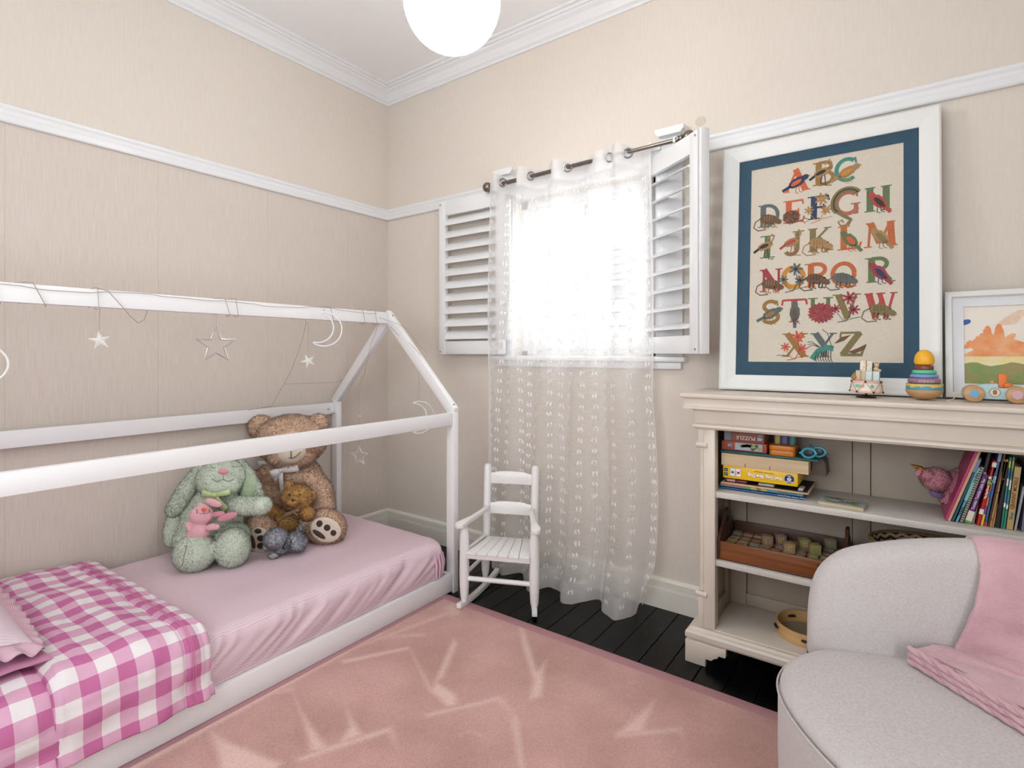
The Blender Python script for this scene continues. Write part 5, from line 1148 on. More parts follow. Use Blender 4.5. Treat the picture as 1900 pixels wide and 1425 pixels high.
# puzzle boxes
OB = mat('puzzle_orange', '9c4a2e', .5)
for (x0, x1, z0, z1, lb, c_) in ((2.268, 2.43, .8228, .8555, 'orange puzzle box with animal picture beneath the 48 piece puzzle box', '94402c'), (2.277, 2.422, .8560, .8955, 'brown 48 piece puzzle box on top of the games stack', '7c4636')):
    t = flatbox('puzzle_box', lb, 'puzzle box', x0, x1, fy0, -.13, z0, z1, mat('pzb' + c_, c_, .5), 'books and games stacked at the left of the upper shelf', bev=.001); y_ = fy0 - .0006; it = []
    zc = (z0 + z1) / 2
    if z0 > .85:
        it.append(('lettering', text_mesh('PUZZLE', .019, front(2.357, y_, .8735, True), bold=.0003, fit=.068), 'c9b9b2'))
        it.append(('lettering', text_mesh('48', .018, front(2.408, y_, .8735, True), bold=.0008), '8fb0c4')); it.append(('lettering', text_mesh('PIECE', .006, front(2.408, y_, .8865, True), bold=.0003), '8fb0c4'))
        it.append(('lettering', text_mesh('ANIMALS OF THE WORLD', .005, front(2.362, y_, .8875, True)), 'b7703e'))
        g = G(); g.box((2.279, y_, .860), (2.303, y_ + .0004, .893)); it.append(('picture_patch', g, '5e6e7c'))
    else:
        g = G(); g.box((2.318, y_, z0 + .003), (2.416, y_ + .0004, z1 - .003)); it.append(('picture_patch', g, '9fa9ad'))
        g = G(); rr = random.Random(5); 
        for k in range(9): blob(g, oval(2.345 + .007 * k * .9, 0 + rr.uniform(-.007, .007), .008, .006, jag=.15, seed=k), 0, 0, Matrix(((1, 0, 0, 0), (0, 0, -1, y_ - .0006), (0, 1, 0, zc), (0, 0, 0, 1))))
        it.append(('animal_picture', g, '4c4a3c'))
        g = G(); blob(g, oval(2.385, .002, .009, .006), 0, 0, Matrix(((1, 0, 0, 0), (0, 0, -1, y_ - .0010), (0, 1, 0, zc), (0, 0, 0, 1)))); blob(g, oval(2.405, -.004, .008, .006), 0, 0, Matrix(((1, 0, 0, 0), (0, 0, -1, y_ - .0010), (0, 1, 0, zc), (0, 0, 0, 1)))); it.append(('animal_picture', g, '8d9a58'))
        it.append(('lettering', text_mesh('24', .015, front(2.299, y_, zc + .002, True), bold=.0008), '6f9cc0'))
    printed(t, it)
# orange tin with lid, tubs, sunglasses
t = thing('orange_tin', 'orange lidded tin beside the puzzle boxes on the upper shelf', 'tin', (2.48, -.22, .817))
TIN = mat('tin_orange', 'c8741c', .35); ts = T((2.480, -.215, .8170))
def rr_prism(g, w, d, r, h0, h1, M): g.prism([rrect(k / 40, w, d, r) for k in range(40)], h0, h1, M=M, bev=.0012)
g = G(); rr_prism(g, .088, .095, .012, 0, .0185, ts); g.out('tin_base', TIN, t)
g = G(); rr_prism(g, .090, .097, .013, .0195, .0365, ts); g.out('lid', TIN, t)
for k, (x_, c_, w_, lb) in enumerate(((2.457, 'b8ae74', .011, 'small pale yellow tub on the orange tin'), (2.482, '6c6a94', .013, 'small violet tub on the orange tin'), (2.508, '4f8a80', .012, 'small green tub on the orange tin'))):
    t = thing('modelling_tub', lb, 'tub', (x_, -.2, .854), 0, 'small tubs on the orange tin'); Mt = T((x_, -.205, .8540))
    g = G(); g.lathe([(w_ * .9, 0), (w_, .002), (w_, .024), (w_ * .95, .026)], 20, M=Mt); g.out('tub_body', mat('tub' + c_, c_, .5), t)
    g = G(); g.lathe([(w_ * 1.05, .0255), (w_ * 1.05, .033), (w_ * .95, .0345)], 20, M=Mt); g.out('lid', mat('tub' + c_, c_, .5), t)
t = thing('sunglasses', 'turquoise toddler sunglasses folded on the end of the teal board', 'sunglasses', (2.566, -.23, .817)); TQ = mat('turquoise_plastic', '2a93a8', .3, coat=.4)
cx_, cz_, cy_ = 2.568, .8405, -.262
for dx, dy in ((0, 0), (.026, .045)):
    g = G(); pts = []
    for k in range(28):
        a_ = 2 * PI * k / 28; pts.append((cx_ + dx + .0195 * math.cos(a_) * (1 + .12 * max(0, math.cos(a_))), cy_ + dy + .3 * .0195 * math.cos(a_), cz_ - .003 + .0165 * math.sin(a_)))
    g.tube(pts, .0048, seg=8, closed=True)
    for sg in (-1, 1): g.ell((cx_ + dx + sg * .0235, cy_ + dy + sg * .006, cz_ - .004), (.006, .004, .005))
    g.out('rim', TQ, t)
    g = G(); g.ell((cx_ + dx, cy_ + dy, cz_ - .003), (.0190, .0025, .0160), M=rz(.28)); g.out('lens', mat('dark_lens', '0c1016', .3), t)
g = G(); g.tube([(cx_ - .022, cy_, cz_), (cx_ - .012, cy_ + .03, cz_ + .006), (cx_ + .01, cy_ + .07, cz_ + .0)], .003, seg=8); g.tube([(cx_ + .005, cy_ + .01, cz_ + .014), (cx_ + .002, cy_ + .03, cz_ + .024), (cx_ + .01, cy_ + .06, cz_ + .01)], .0022, seg=8); g.out('temple_arm', TQ, t)
# board book lying mid-shelf
t = thing('board_book', 'small board book with flowery cover lying flat mid-shelf', 'book', (2.675, -.26, S1)); Mb = T((2.675, -.262, S1)) @ rz(math.radians(-6))
g = G(); g.box((-.068, -.045, .0005), (.068, .045, .0095), bev=.001, M=Mb); g.out('pages', mat('board_pages', 'cdb48c', .6), t)
g = G(); g.box((-.069, -.046, .0095), (.069, .046, .0125), bev=.001, M=Mb); cv = g.out('cover', mat('book_cover_sage', '8fa79f', .5), t)
rr = random.Random(8)
for k, c_ in enumerate(('8c3a6e', '3e4a94', 'd5c06a', 'c9b8c4', '4f7f5e', 'b06a3a')):
    g = G()
    for q in range(4): blob(g, oval(rr.uniform(-.045, .055), rr.uniform(-.03, .03), rr.uniform(.006, .016), rr.uniform(.004, .009), rr.random() * 3, jag=.12, seed=q), .0127 + .0002 * k, 0, Mb)
    g.out('cover_print', mat('cover' + c_, c_, .6), cv, smooth=0)
# leaning row of picture books
GRPB = 'picture books leaning on the upper shelf'
def lean_book(name, label, x0, x1, top_x, top_z, col, mats=None, text=None, depth=.20, y0=-.275, dec=None, tcol='e8e2ea', tsz=.009, flip=False, pages=True, bands=None):
    lean = math.atan2(top_x - x1, top_z - S1); ln = math.hypot(top_x - x1, top_z - S1); th = (x1 - x0) * math.cos(lean)
    t = thing(name, label, 'book', (x1, y0 + depth / 2, S1), 0, GRPB); Mx = T((x1, 0, S1 + .0004)) @ ry(lean) @ T((-th, 0, 0))
    m_ = mat('bk' + col, col, .45)
    c_ = min(.0016, th * .3)
    if th > .0075 and pages:
        g = G(); g.box((0, y0, 0), (c_, y0 + depth, ln), M=Mx); g.box((th - c_, y0, 0), (th, y0 + depth, ln), M=Mx); g.box((0, y0, 0), (th, y0 + c_, ln), M=Mx); g.out('cover', m_, t, smooth=0)
        g = G(); g.box((c_, y0 + c_, .003), (th - c_, y0 + depth - .003, ln - .003), M=Mx); g.out('pages', PAPER, t, smooth=0)
    else:
        g = G(); g.box((0, y0, 0), (th, y0 + depth, ln), M=Mx); g.out('cover', m_, t, smooth=0)
    for a_, b_, cc in (bands or ()):
        g = G(); g.box((.0002, y0 - .0004, ln * a_), (th - .0002, y0 + .0002, ln * b_), M=Mx); g.out('spine_patch', mat('ink_' + cc, cc, .6), t, smooth=0)
    for tx, f0, sz, tc_ in (text or ()):
        Mt = Mx @ T((th / 2, y0 - .0007, ln * f0)) @ rx(PI / 2) @ rz(PI / 2 if not flip else -PI / 2)
        g = text_mesh(tx, sz, Mt, bold=.0002); g.out('lettering', mat('ink_' + tc_, tc_, .6), t, smooth=0)
    return t
lean_book('picture_book', 'tall pink book leaning first in the row against the toy unicorn', 2.952, 2.9585, 3.0345, .9, 'b23a68')
lean_book('picture_book', 'tall rose pink book with cream band, second in the leaning row', 2.9592, 2.9665, 3.0425, .9, 'b8506f', bands=[(.0, 1, 'c9a07c')])
lean_book('picture_book', 'dark teal book with small mauve panel in the leaning row', 2.9672, 2.9765, 3.043, .874, '1d4f66', bands=[(.78, .97, '7c7fa5')])
lean_book('picture_book', 'light blue-green book with dark lettering in the leaning row', 2.9772, 2.9865, 3.041, .844, '5f97ab', text=[('Jane Cabrera', .82, .006, '1f3f50'), ('Old Mother', .2, .006, '1f3f50')], bands=[(.4, 1, '7fb5b0')])
lean_book('picture_book', 'grey speckled spiral-bound book in the leaning row', 2.9872, 2.9985, 3.049, .845, '9a9488', bands=[(k / 24, k / 24 + .018, '4a463f') for k in range(24)])
lean_book('picture_book', 'thick purple nursery rhyme book with white base label', 2.9995, 3.0155, 3.059, .824, '5b1f66', text=[('Twinkle Twinkle Little Star', .60, .0095, 'dccbe0')], bands=[(0, .05, '5a9a3a'), (.05, .25, 'd5d0c4')])
lean_book('picture_book', 'thin white-edged tall black book behind the purple book', 3.0165, 3.0245, 3.0665, .900, '26221f', bands=[(.0, .7, 'b5ada0')], y0=-.262)
lean_book('picture_book', 'bright red book with white panels on its spine', 3.0272, 3.0378, 3.078, .868, 'b81a1c', text=[('The Red Book', .52, .0075, 'f0e6da')], bands=[(.17, .25, 'dcd8ce'), (.64, .70, '79a35a'), (.72, .76, 'dcd8ce'), (.91, .98, 'dcd8ce')])
lean_book('picture_book', 'thin multicoloured striped book next to the red book', 3.0385, 3.0445, 3.0755, .848, 'c47a2c', bands=[(0, .2, 'd0b02c'), (.2, .35, '6a3a7c'), (.5, .6, '3a5a9c'), (.75, .85, '4a9a9c')])
lean_book('picture_book', 'tall blue book with tiny red foot in the leaning row', 3.0455, 3.0535, 3.090, .902, '3d5c94', text=[('STORIES', .62, .006, 'cfd8ea')], bands=[(0, .05, 'b02a2c'), (.86, 1, '8f9ab2')])
lean_book('picture_book', 'tall brown book in the leaning row', 3.0545, 3.0595, 3.0985, .905, '4f3013')
lean_book('picture_book', 'slim tan wooden-look book, left of its twin', 3.0600, 3.0640, 3.097, .877, 'b08455', bands=[(.1, .12, '6a4a2a'), (.5, .52, '6a4a2a')])
lean_book('picture_book', 'slim tan wooden-look book, right of its twin', 3.0650, 3.0692, 3.103, .878, 'a87a4e', bands=[(.3, .32, '6a4a2a'), (.7, .72, '6a4a2a')])
lean_book('picture_book', 'black slab painting the shade of the gap between tan and green spines', 3.0702, 3.0838, 3.105, .87, '1f1e1c')  # no book here: black slab carries the shade of a gap in the row
lean_book('picture_book', 'thin green and turquoise spine with white patches, left one', 3.0848, 3.0892, 3.110, .885, '2f7a66', bands=[(.3, .36, 'd8e2e2'), (.36, .5, '3f7a9c'), (.6, .7, 'c9d4d8'), (.72, .8, '2b4f7a'), (.85, .95, 'b5c25a')])
lean_book('picture_book', 'thin green and turquoise spine with white patches, right one', 3.0905, 3.0948, 3.117, .886, '2f8468', bands=[(.28, .34, 'd8e2e2'), (.4, .5, '3f7a9c'), (.55, .68, 'c9d4d8'), (.72, .8, '4a4f7a'), (.85, .95, '9aa05a')])
lean_book('picture_book', 'tan book titled GRANNY MOBILE in brown capitals', 3.0958, 3.1138, 3.133, .857, 'b09862', text=[('GRANNY MOBILE', .58, .0125, '6e2420'), ('Bluey', .22, .010, '3a6a84')], bands=[])
lean_book('picture_book', 'grey paperback just right of the tan GRANNY MOBILE book', 3.1150, 3.1200, 3.1395, .80, '9a9aa2')
for k, (c_, nm) in enumerate((('6d6f7a', 'slate grey'), ('8f93a8', 'lilac grey'), ('3b3f52', 'dark blue-grey'), ('a9a9b2', 'pale grey'))):
    lean_book('picture_book', nm + ' book at the right end of the leaning row', 3.1285 + .013 * k, 3.139 + .013 * k, 3.158 + .013 * k, .86 - .02 * (k % 2), c_)
# block tray with handles and its alphabet blocks
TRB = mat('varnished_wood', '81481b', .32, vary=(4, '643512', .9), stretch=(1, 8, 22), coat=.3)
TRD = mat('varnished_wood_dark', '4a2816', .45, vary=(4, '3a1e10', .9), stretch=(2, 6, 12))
bt = thing('block_tray', 'varnished wooden tray with raised handle ends on the middle shelf', 'tray', (2.475, -.2, S2))
tx0, tx1, ty0, ty1 = 2.262, 2.690, -.318, -.085
g = G(); g.box((tx0 + .012, ty0, S2 + .004), (tx1 - .012, ty0 + .009, .474), bev=.0015); g.out('front_board', TRB, bt)
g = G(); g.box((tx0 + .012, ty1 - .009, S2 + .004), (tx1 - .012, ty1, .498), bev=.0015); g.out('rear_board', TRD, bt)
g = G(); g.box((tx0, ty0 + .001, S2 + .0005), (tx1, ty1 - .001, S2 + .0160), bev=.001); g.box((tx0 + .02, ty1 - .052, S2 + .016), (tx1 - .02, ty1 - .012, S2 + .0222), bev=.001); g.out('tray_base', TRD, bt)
for x_ in (tx0, tx1 - .011):
    ym = (ty0 + ty1) / 2; pr = [(ty0, .0), (ty1, .0), (ty1, .082), (ym + .050, .130), (ym + .022, .168), (ym - .022, .168), (ym - .050, .130), (ty0, .076)]
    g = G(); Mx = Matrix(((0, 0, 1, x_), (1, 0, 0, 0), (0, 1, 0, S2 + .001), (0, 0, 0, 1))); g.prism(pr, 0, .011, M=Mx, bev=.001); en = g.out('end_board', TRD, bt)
    g = G(); g.prism([(ym + .024 * math.cos(a_) * (1.0), .128 + .012 * math.sin(a_)) for a_ in np.linspace(0, 2 * PI, 20)[:-1]], -.0006, .0116, M=Mx); g.out('hand_hole_shade', mat('hole_shade', '120a06', .9), en)  # solid dark plug paints the shade of an open hand hole
g = G(); g.cyl((2.605, ty0 - .003, .458), (2.605, ty0 + .001, .458), .004, seg=10); g.out('screw', mat('iron', '4c4846', .4, metal=.7), bt)
BW = mat('block_wood', 'a08460', .6, vary=(12, '8c7050', .8)); bcols = ['4a6f78', '768a48', 'a08258', '9c7040', '63508a', '8c4a3c', 'b89a70', '564c80']
k = 0; L_ = 'ADGKMRSTYEBHOPLNWUCF'
for rowi, y_ in enumerate((-.118, -.160, -.202, -.244, -.287)):
    for ci in range(10):
        x_ = tx0 + .033 + ci * .0405 + rnd.uniform(-.001, .001)
        if (rowi, ci) in ((1, 5), (2, 4), (3, 7), (4, 1), (4, 5), (4, 6), (3, 2), (4, 8)): continue
        if x_ > tx1 - .03: continue
        s = .0365; z_ = S2 + .0168 + (.006 if rowi < 1 else 0)
        c_ = bcols[(rowi * 3 + ci * 5) % 8]
        t = thing('alphabet_block', '', 'toy block', (x_, y_, z_), rnd.uniform(-.02, .02), 'alphabet blocks in the varnished tray')
        g = G(); g.box((-s / 2, -s / 2, 0), (s / 2, s / 2, s), bev=.0015); g.out('block_body', BW, t, local=True)
        g = G(); q = s / 2 - .002
        for a0, b0, a1, b1 in ((-q, -q, q, -q + .0035), (-q, q - .0035, q, q), (-q, -q, -q + .0035, q), (q - .0035, -q, q, q)):
            g.box((a0, b0, s - .0004), (a1, b1, s + .0002)); g.box((a0, -s / 2 - .0002, b0 + s / 2), (a1, -s / 2 + .0004, b1 + s / 2))
        g.out('painted_border', mat('bb' + c_, c_, .6), t, local=True, smooth=0)
        g = text_mesh(L_[k % 20], .022, T((0, 0, s + .0002)), bold=.0008); g = text_mesh(L_[(k + 7) % 20], .022, T((0, -s / 2 - .0004, s / 2)) @ rx(PI / 2), g=g, bold=.0008)
        g.out('lettering', mat('bb' + bcols[(k * 3 + 1) % 8], bcols[(k * 3 + 1) % 8], .6), t, local=True, smooth=0)
        names = {'4a6f78': 'blue-green', '768a48': 'green', 'a08258': 'tan', '9c7040': 'orange-brown', '63508a': 'purple', '8c4a3c': 'red-brown', 'b89a70': 'pale', '564c80': 'indigo'}
        ordn = ['back', 'second', 'middle', 'fourth', 'front'][rowi]; cn = ['first', 'second', 'third', 'fourth', 'fifth', 'sixth', 'seventh', 'eighth', 'ninth', 'tenth'][ci]
        t['label'] = '%s bordered alphabet block, %s along the %s row of the tray' % (names[c_], cn, ordn); k += 1
        if (rowi, ci) in ((2, 3), (1, 4), (1, 6), (2, 7), (0, 8), (3, 5)):      # a second block lies on this one
            t2 = copy_tree(t)
            t2.location = (x_ + .003, y_ + .002, z_ + .0372); t2.rotation_euler = (0, 0, t.rotation_euler[2] + .35)
            t2['label'] = 'turned alphabet block lying on top of the %s block of the %s row' % (cn, ordn)
# woven basket
m, N, Lk, b = node_mat('zigzag_weave'); b.inputs['Roughness'].default_value = .85; uv = N.new('ShaderNodeUVMap'); sp = N.new('ShaderNodeSeparateXYZ'); Lk.new(uv.outputs[0], sp.inputs[0])
a = N.new('ShaderNodeMath'); a.operation = 'PINGPONG'; a.inputs[1].default_value = .5; a1 = N.new('ShaderNodeMath'); a1.operation = 'MULTIPLY'; a1.inputs[1].default_value = 22; Lk.new(sp.outputs[0], a1.inputs[0]); Lk.new(a1.outputs[0], a.inputs[0])
c = N.new('ShaderNodeMath'); c.operation = 'MULTIPLY_ADD'; c.inputs[1].default_value = 7; Lk.new(sp.outputs[1], c.inputs[0]); Lk.new(a.outputs[0], c.inputs[2])
d = N.new('ShaderNodeMath'); d.operation = 'FRACT'; Lk.new(c.outputs[0], d.inputs[0]); e = N.new('ShaderNodeMath'); e.operation = 'GREATER_THAN'; e.inputs[1].default_value = .5; Lk.new(d.outputs[0], e.inputs[0])
x = N.new('ShaderNodeMix'); x.data_type = 'RGBA'; x.inputs['A'].default_value = lin('33211a'); x.inputs['B'].default_value = lin('b59d7c'); Lk.new(e.outputs[0], x.inputs['Factor']); Lk.new(x.outputs['Result'], b.inputs['Base Color']); WEAVE = m
bk = thing('woven_basket', 'round basket woven in brown and cream zigzags on the middle shelf', 'basket', (2.905, -.185, S2))
def bas(off):
    def fn(u, v):
        a_ = 2 * PI * u; r = (.095 + .055 * v ** .6 - off) * (1 + .010 * math.sin(a_ * 44) * (1 if int(v * 14) % 2 else -1)); return Vector((2.905 + r * 1.05 * math.cos(a_), -.185 + r * .86 * math.sin(a_), S2 + .002 + .148 * v))
    return fn
g = G(); g.grid(176, 28, bas(0), close_u=True, uvfn=lambda u, v: (u, v)); g.grid(88, 14, bas(.006), close_u=True, uvfn=lambda u, v: (u, v)); g.out('basket_wall', WEAVE, bk, smooth=180)
g = G(); rimp = [bas(.003)(k / 60, 1.0) + Vector((0, 0, .001)) for k in range(60)]; g.tube(rimp, .0055, seg=8, closed=True); g.out('basket_rim', mat('rim_straw', '8a6f4c', .8, bump=(140, .6)), bk)
g = G(); g.lathe([(0, 0), (.094, 0), (.094, .004), (0, .004)], 40, M=T((2.905, -.185, S2 + .001)) @ Matrix.Diagonal((1.04, .85, 1, 1))); g.out('basket_base', mat('rim_straw', '8a6f4c', .8), bk)
g = G()
def cloth(cx, cy, z, sx, sy, h, sd):
    def fn(u, v):
        a_, r = 2 * PI * u, v; return Vector((cx + sx * r * math.cos(a_), cy + sy * r * math.sin(a_), z + h * (1 - r * r) ** .5 + .02 * fbm(r * math.cos(a_) * 3 + sd, r * math.sin(a_) * 3, sd) * (1 - r * .5)))
    return fn
g.grid(48, 16, cloth(2.88, -.185, S2 + .10, .118, .09, .055, 2)); o = g.out('soft_cloth', mat('fluffy_grey_pink', 'a58f8c', .95, bump=(90, .6)), smooth=180); tag(o, 'crumpled grey-pink soft cloth filling the woven basket', 'cloth')
# tambourine
tm = thing('tambourine', 'pale wooden tambourine lying flat on the bottom shelf', 'tambourine', (2.545, -.2, S3)); tcx, tcy, R_ = 2.556, -.178, .108
TW = mat('tambourine_wood', 'cfa874', .45, vary=(5, 'c0965f', .8), stretch=(1, 1, 12))
g = G(); nseg = 96; slots = [k * 2 * PI / 5 + 3.55 for k in range(5)]
def inslot(a_, z): return any(abs((a_ - s_ + PI) % (2 * PI) - PI) < .155 for s_ in slots) and .019 < z < .028
zs = [0, .006, .019, .028, .040, .045]
bm = g.bm; 
for rr_, rev in ((R_, False), (R_ - .006, True)):
    V = [[bm.verts.new((tcx + rr_ * math.cos(2 * PI * k / nseg), tcy + rr_ * math.sin(2 * PI * k / nseg), S3 + .0005 + z)) for z in zs] for k in range(nseg)]
    for k in range(nseg):
        for j in range(len(zs) - 1):
            if inslot(2 * PI * (k + .5) / nseg, (zs[j] + zs[j + 1]) / 2): continue
            q = (V[k][j], V[(k + 1) % nseg][j], V[(k + 1) % nseg][j + 1], V[k][j + 1]); bm.faces.new(q if not rev else q[::-1])
    if not rev: VO = V
for k in range(nseg):
    for j, rv in ((0, 1), (-1, 0)):
        q = (VO[k][j], VO[(k + 1) % nseg][j], V[(k + 1) % nseg][j], V[k][j]); bm.faces.new(q[::-1] if rv else q)
g.out('hoop', TW, tm)
for s_ in slots:
    for off in (-.06, .06):
        g = G(); 
        for dz in (-.0016, .0016): g.lathe([(0, 0), (.009, .0), (.0125, .0007), (.0125, .0012), (0, .0012)], 18, M=T((tcx + (R_ - .003) * math.cos(s_ + off), tcy + (R_ - .003) * math.sin(s_ + off), S3 + .0235 + dz)))
        g.out('jingle', mat('jingle_metal', '6e665c', .35, metal=.9), tm)
g = G(); g.lathe([(0, .002), (R_ - .0065, .002), (R_ - .0065, .0028), (0, .0028)], 40, M=T((tcx, tcy, S3))); g.out('drum_skin', mat('skin', '9a8f78', .7), tm)
g = G(); blob(g, oval(tcx + .03, tcy - .01, .03, .02), S3 + .0032, 0, Matrix()); g.out('red_print', mat('red_print', 'a8281e', .6), tm, smooth=0)

# ---------------------------------------------------------------- armchair
AC = thing('armchair', 'rounded pale grey fabric armchair in front of the bookcase', 'armchair', (3.164, -.99, 0))
m, N, Lk, b = node_mat('grey_fabric'); b.inputs['Roughness'].default_value = .92; b.inputs['Sheen Weight'].default_value = .15
tc = N.new('ShaderNodeTexCoord'); ns = []
for sc in ((1100, 1100, 160), (160, 160, 1100)):
    mp = N.new('ShaderNodeMapping'); mp.inputs['Scale'].default_value = sc; n_ = N.new('ShaderNodeTexNoise'); n_.inputs['Scale'].default_value = 1; n_.inputs['Detail'].default_value = 2; Lk.new(tc.outputs['Object'], mp.inputs[0]); Lk.new(mp.outputs[0], n_.inputs['Vector']); ns.append(n_)
a = N.new('ShaderNodeMath'); a.operation = 'ADD'; Lk.new(ns[0].outputs['Fac'], a.inputs[0]); Lk.new(ns[1].outputs['Fac'], a.inputs[1])
r = N.new('ShaderNodeMapRange'); r.inputs['From Min'].default_value = .7; r.inputs['From Max'].default_value = 1.3; Lk.new(a.outputs[0], r.inputs['Value'])
x = N.new('ShaderNodeMix'); x.data_type = 'RGBA'; x.inputs['A'].default_value = lin('b0a9a8'); x.inputs['B'].default_value = lin('c9c4c3'); Lk.new(r.outputs[0], x.inputs['Factor']); Lk.new(x.outputs['Result'], b.inputs['Base Color'])
bp = N.new('ShaderNodeBump'); bp.inputs['Strength'].default_value = .35; bp.inputs['Distance'].default_value = .002; Lk.new(a.outputs[0], bp.inputs['Height']); Lk.new(bp.outputs[0], b.inputs['Normal'])
FAB = m
ACX, ACY = 3.164, -.99
def ell_xy(a_, bb, t): return Vector((ACX + a_ * math.cos(t), ACY + bb * math.sin(t)))
# upholstered body: an oval drum with a domed seat top
def ring_oval(k, z, n=96):
    pts = []
    for i in range(n):
        t = 2 * PI * i / n; s_ = math.sin(t); bb = .36 if s_ > 0 else .36 + .10 * abs(s_) ** 2
        pts.append((ACX + (.57 - k) * math.cos(t), ACY + (bb - k) * s_, z))
    return pts
def stack(levels, name, mt, parent, kk=96):
    g = G(); bm = g.bm; R_ = [[bm.verts.new(p) for p in ring_oval(k, z, kk)] for k, z in levels]
    for A, B in zip(R_, R_[1:]):
        for i in range(kk): bm.faces.new((A[i], A[(i + 1) % kk], B[(i + 1) % kk], B[i]))
    bm.faces.new(R_[0][::-1]); bm.faces.new(R_[-1]); return g.out(name, mt, parent, smooth=60)
stack([(.03, .03), (.008, .045), (0.004, .1), (0.0, .25), (0.0, .36), (.002, .385), (.006, .392)], 'base', FAB, AC)
stack([(.03, .0), (.03, .03)], 'plinth', mat('plinth_black', '161616', .6), AC)
stack([(.010, .390), (.004, .398), (.008, .408), (.022, .417), (.05, .423), (.10, .428), (.18, .431), (.28, .432), (.34, .432)], 'seat', FAB, AC)
g = G(); g.tube([(ACX + (p[0] - ACX) * 1.0, p[1], .394) for p in ring_oval(-.001, .39, 120)], .0026, seg=8, closed=True); g.out('piping', FAB, AC)
BPTS = [Vector(p) for p in ((2.628, -.772), (2.70, -.765), (2.80, -.735), (2.90, -.700), (3.02, -.672), (3.16, -.662), (3.31, -.672), (3.43, -.700), (3.53, -.735), (3.63, -.765), (3.70, -.772))]
def bpath(u):
    k = u * (len(BPTS) - 1); i = min(int(k), len(BPTS) - 2); f = k - i; P = [BPTS[max(0, min(len(BPTS) - 1, j))] for j in (i - 1, i, i + 1, i + 2)]
    p = .5 * ((2 * P[1]) + (-P[0] + P[2]) * f + (2 * P[0] - 5 * P[1] + 4 * P[2] - P[3]) * f * f + (-P[0] + 3 * P[1] - 3 * P[2] + P[3]) * f ** 3)
    d = .5 * ((-P[0] + P[2]) + 2 * (2 * P[0] - 5 * P[1] + 4 * P[2] - P[3]) * f + 3 * (-P[0] + 3 * P[1] - 3 * P[2] + P[3]) * f * f)
    d.normalize(); return p, Vector((d.y, -d.x))      # centre line and the normal towards the sitter
def crest(u):   # height of the back along its sweep
    q = abs(u * 2 - 1); h = max(0, 1 - q ** 7) ** (1 / 2.7); base = .730 - .072 * max(0, (.42 - min(u, 1 - u)) / .42) ** 1.2
    return .40 + (base - .40) * h
def back_half(u):
    q = abs(u * 2 - 1); return .052 * max(.02, 1 - q ** 12) ** .5
def back_fn(u, v):
    zt = crest(u); hk = back_half(u); R_ = min(.05, (zt - .38) * .48 + .002); c, n_ = bpath(u)
    if v < .36: q = v / .36; off = hk + .012 * math.sin(PI * q); z = .38 + (zt - R_ - .38) * q
    elif v < .66: a_ = (v - .36) / .30 * PI; off = hk * math.cos(a_); z = zt - R_ + R_ * math.sin(a_)
    else: q = (v - .66) / .34; off = -hk - .004 * math.sin(PI * q); z = zt - R_ - (zt - R_ - .20) * q
    p = c + n_ * off; return Vector((p.x, p.y + .03 * (z - .4), z))
g = G(); g.grid(160, 44, lambda u, v: back_fn(.5 - .5 * math.cos(PI * u), v)); bm = g.bm
g.out('backrest', FAB, AC, smooth=180)

# ---------------------------------------------------------------- pink throw over the armchair
THR = mat('pink_fleece', 'bd959d', .9, vary=(9, 'caa6ac', .9), bump=(150, .35), sheen=.35)
TW_ = thing('throw_blanket', 'dusty pink fleece throw draped over the armchair back onto its seat', 'blanket', (3.05, -.8, .43))
def throw_fn(off0, ua, ub):
    def at(uu, off, z): c, n_ = bpath(uu); p = c + n_ * off; return Vector((p.x, p.y + .03 * (z - .4), z))
    def fn(u, v):
        # v 0: behind the back, over the crest, down the inner face to the seat
        ut = .372 + .33 * u; ub_ = .318 + .38 * u; zt = crest(ut); wob = .004 * fbm(u * 5, v * 6, 3)
        if v < .2: q = v / .2; return at(ut, -.058, zt - .17 + .12 * q)
        if v < .42: a_ = (v - .2) / .22 * PI; return at(ut, -.058 * math.cos(a_), zt - .05 + .056 * math.sin(a_) + wob)
        q = (v - .42) / .58; uu = ut + (ub_ - ut) * q ** 1.4; off = .066 + .018 * math.sin(PI * q) + .014 * fbm(u * 4, q * 5, 7) * q + .007 * math.sin(u * 9 + q * 3) * q + .028 * q ** 5
        z0 = zt - .05; return at(uu, off, z0 + (.462 - z0) * q)
    return fn
g = G(); g.grid(60, 70, throw_fn(.002, 0, 1)); o = g.out('draped_length', THR, TW_, smooth=180); so = o.modifiers.new('s', 'SOLIDIFY'); so.thickness = .012; so.offset = 1
def fold(z0, th, grow, sd, name):
    """one folded layer lying on the seat: rounded slab with a wavy front edge"""
    A = [(2.862 - grow, -.812), (3.045, -.985 - grow), (3.10, -1.01 - grow), (3.42, -.86), (3.30, -.72), (3.16, -.715), (3.0, -.735), (2.915, -.765)]
    def fn(u, v):
        k = u * (len(A)); i = int(k) % len(A); f = k - int(k); a_, b_ = Vector(A[i]), Vector(A[(i + 1) % len(A)]); p = a_.lerp(b_, f)
        c = Vector((3.10, -.84)); d = (p - c)
        if v < .5: a2 = (v / .5) * PI - PI / 2; ins = .5 * th * (1 - math.cos(a2)); q = 1 - ins / max(.05, d.length); z = z0 + th / 2 + th / 2 * math.sin(a2)
        else: q = (1 - .5 * th / max(.05, d.length)) * (1 - (v - .5) / .5); z = z0 + th + .004 * fbm(p.x * q * 12, p.y * q * 12, sd)
        w_ = .004 * math.sin(u * 70 + sd) * (1 if v < .5 else 0)
        return Vector((c.x + d.x * q + w_, c.y + d.y * q + w_, z + .003 * math.sin(u * 38 + sd)))
    g = G(); g.grid(200, 24, fn, close_u=True); return g.out(name, THR, TW_, smooth=180)
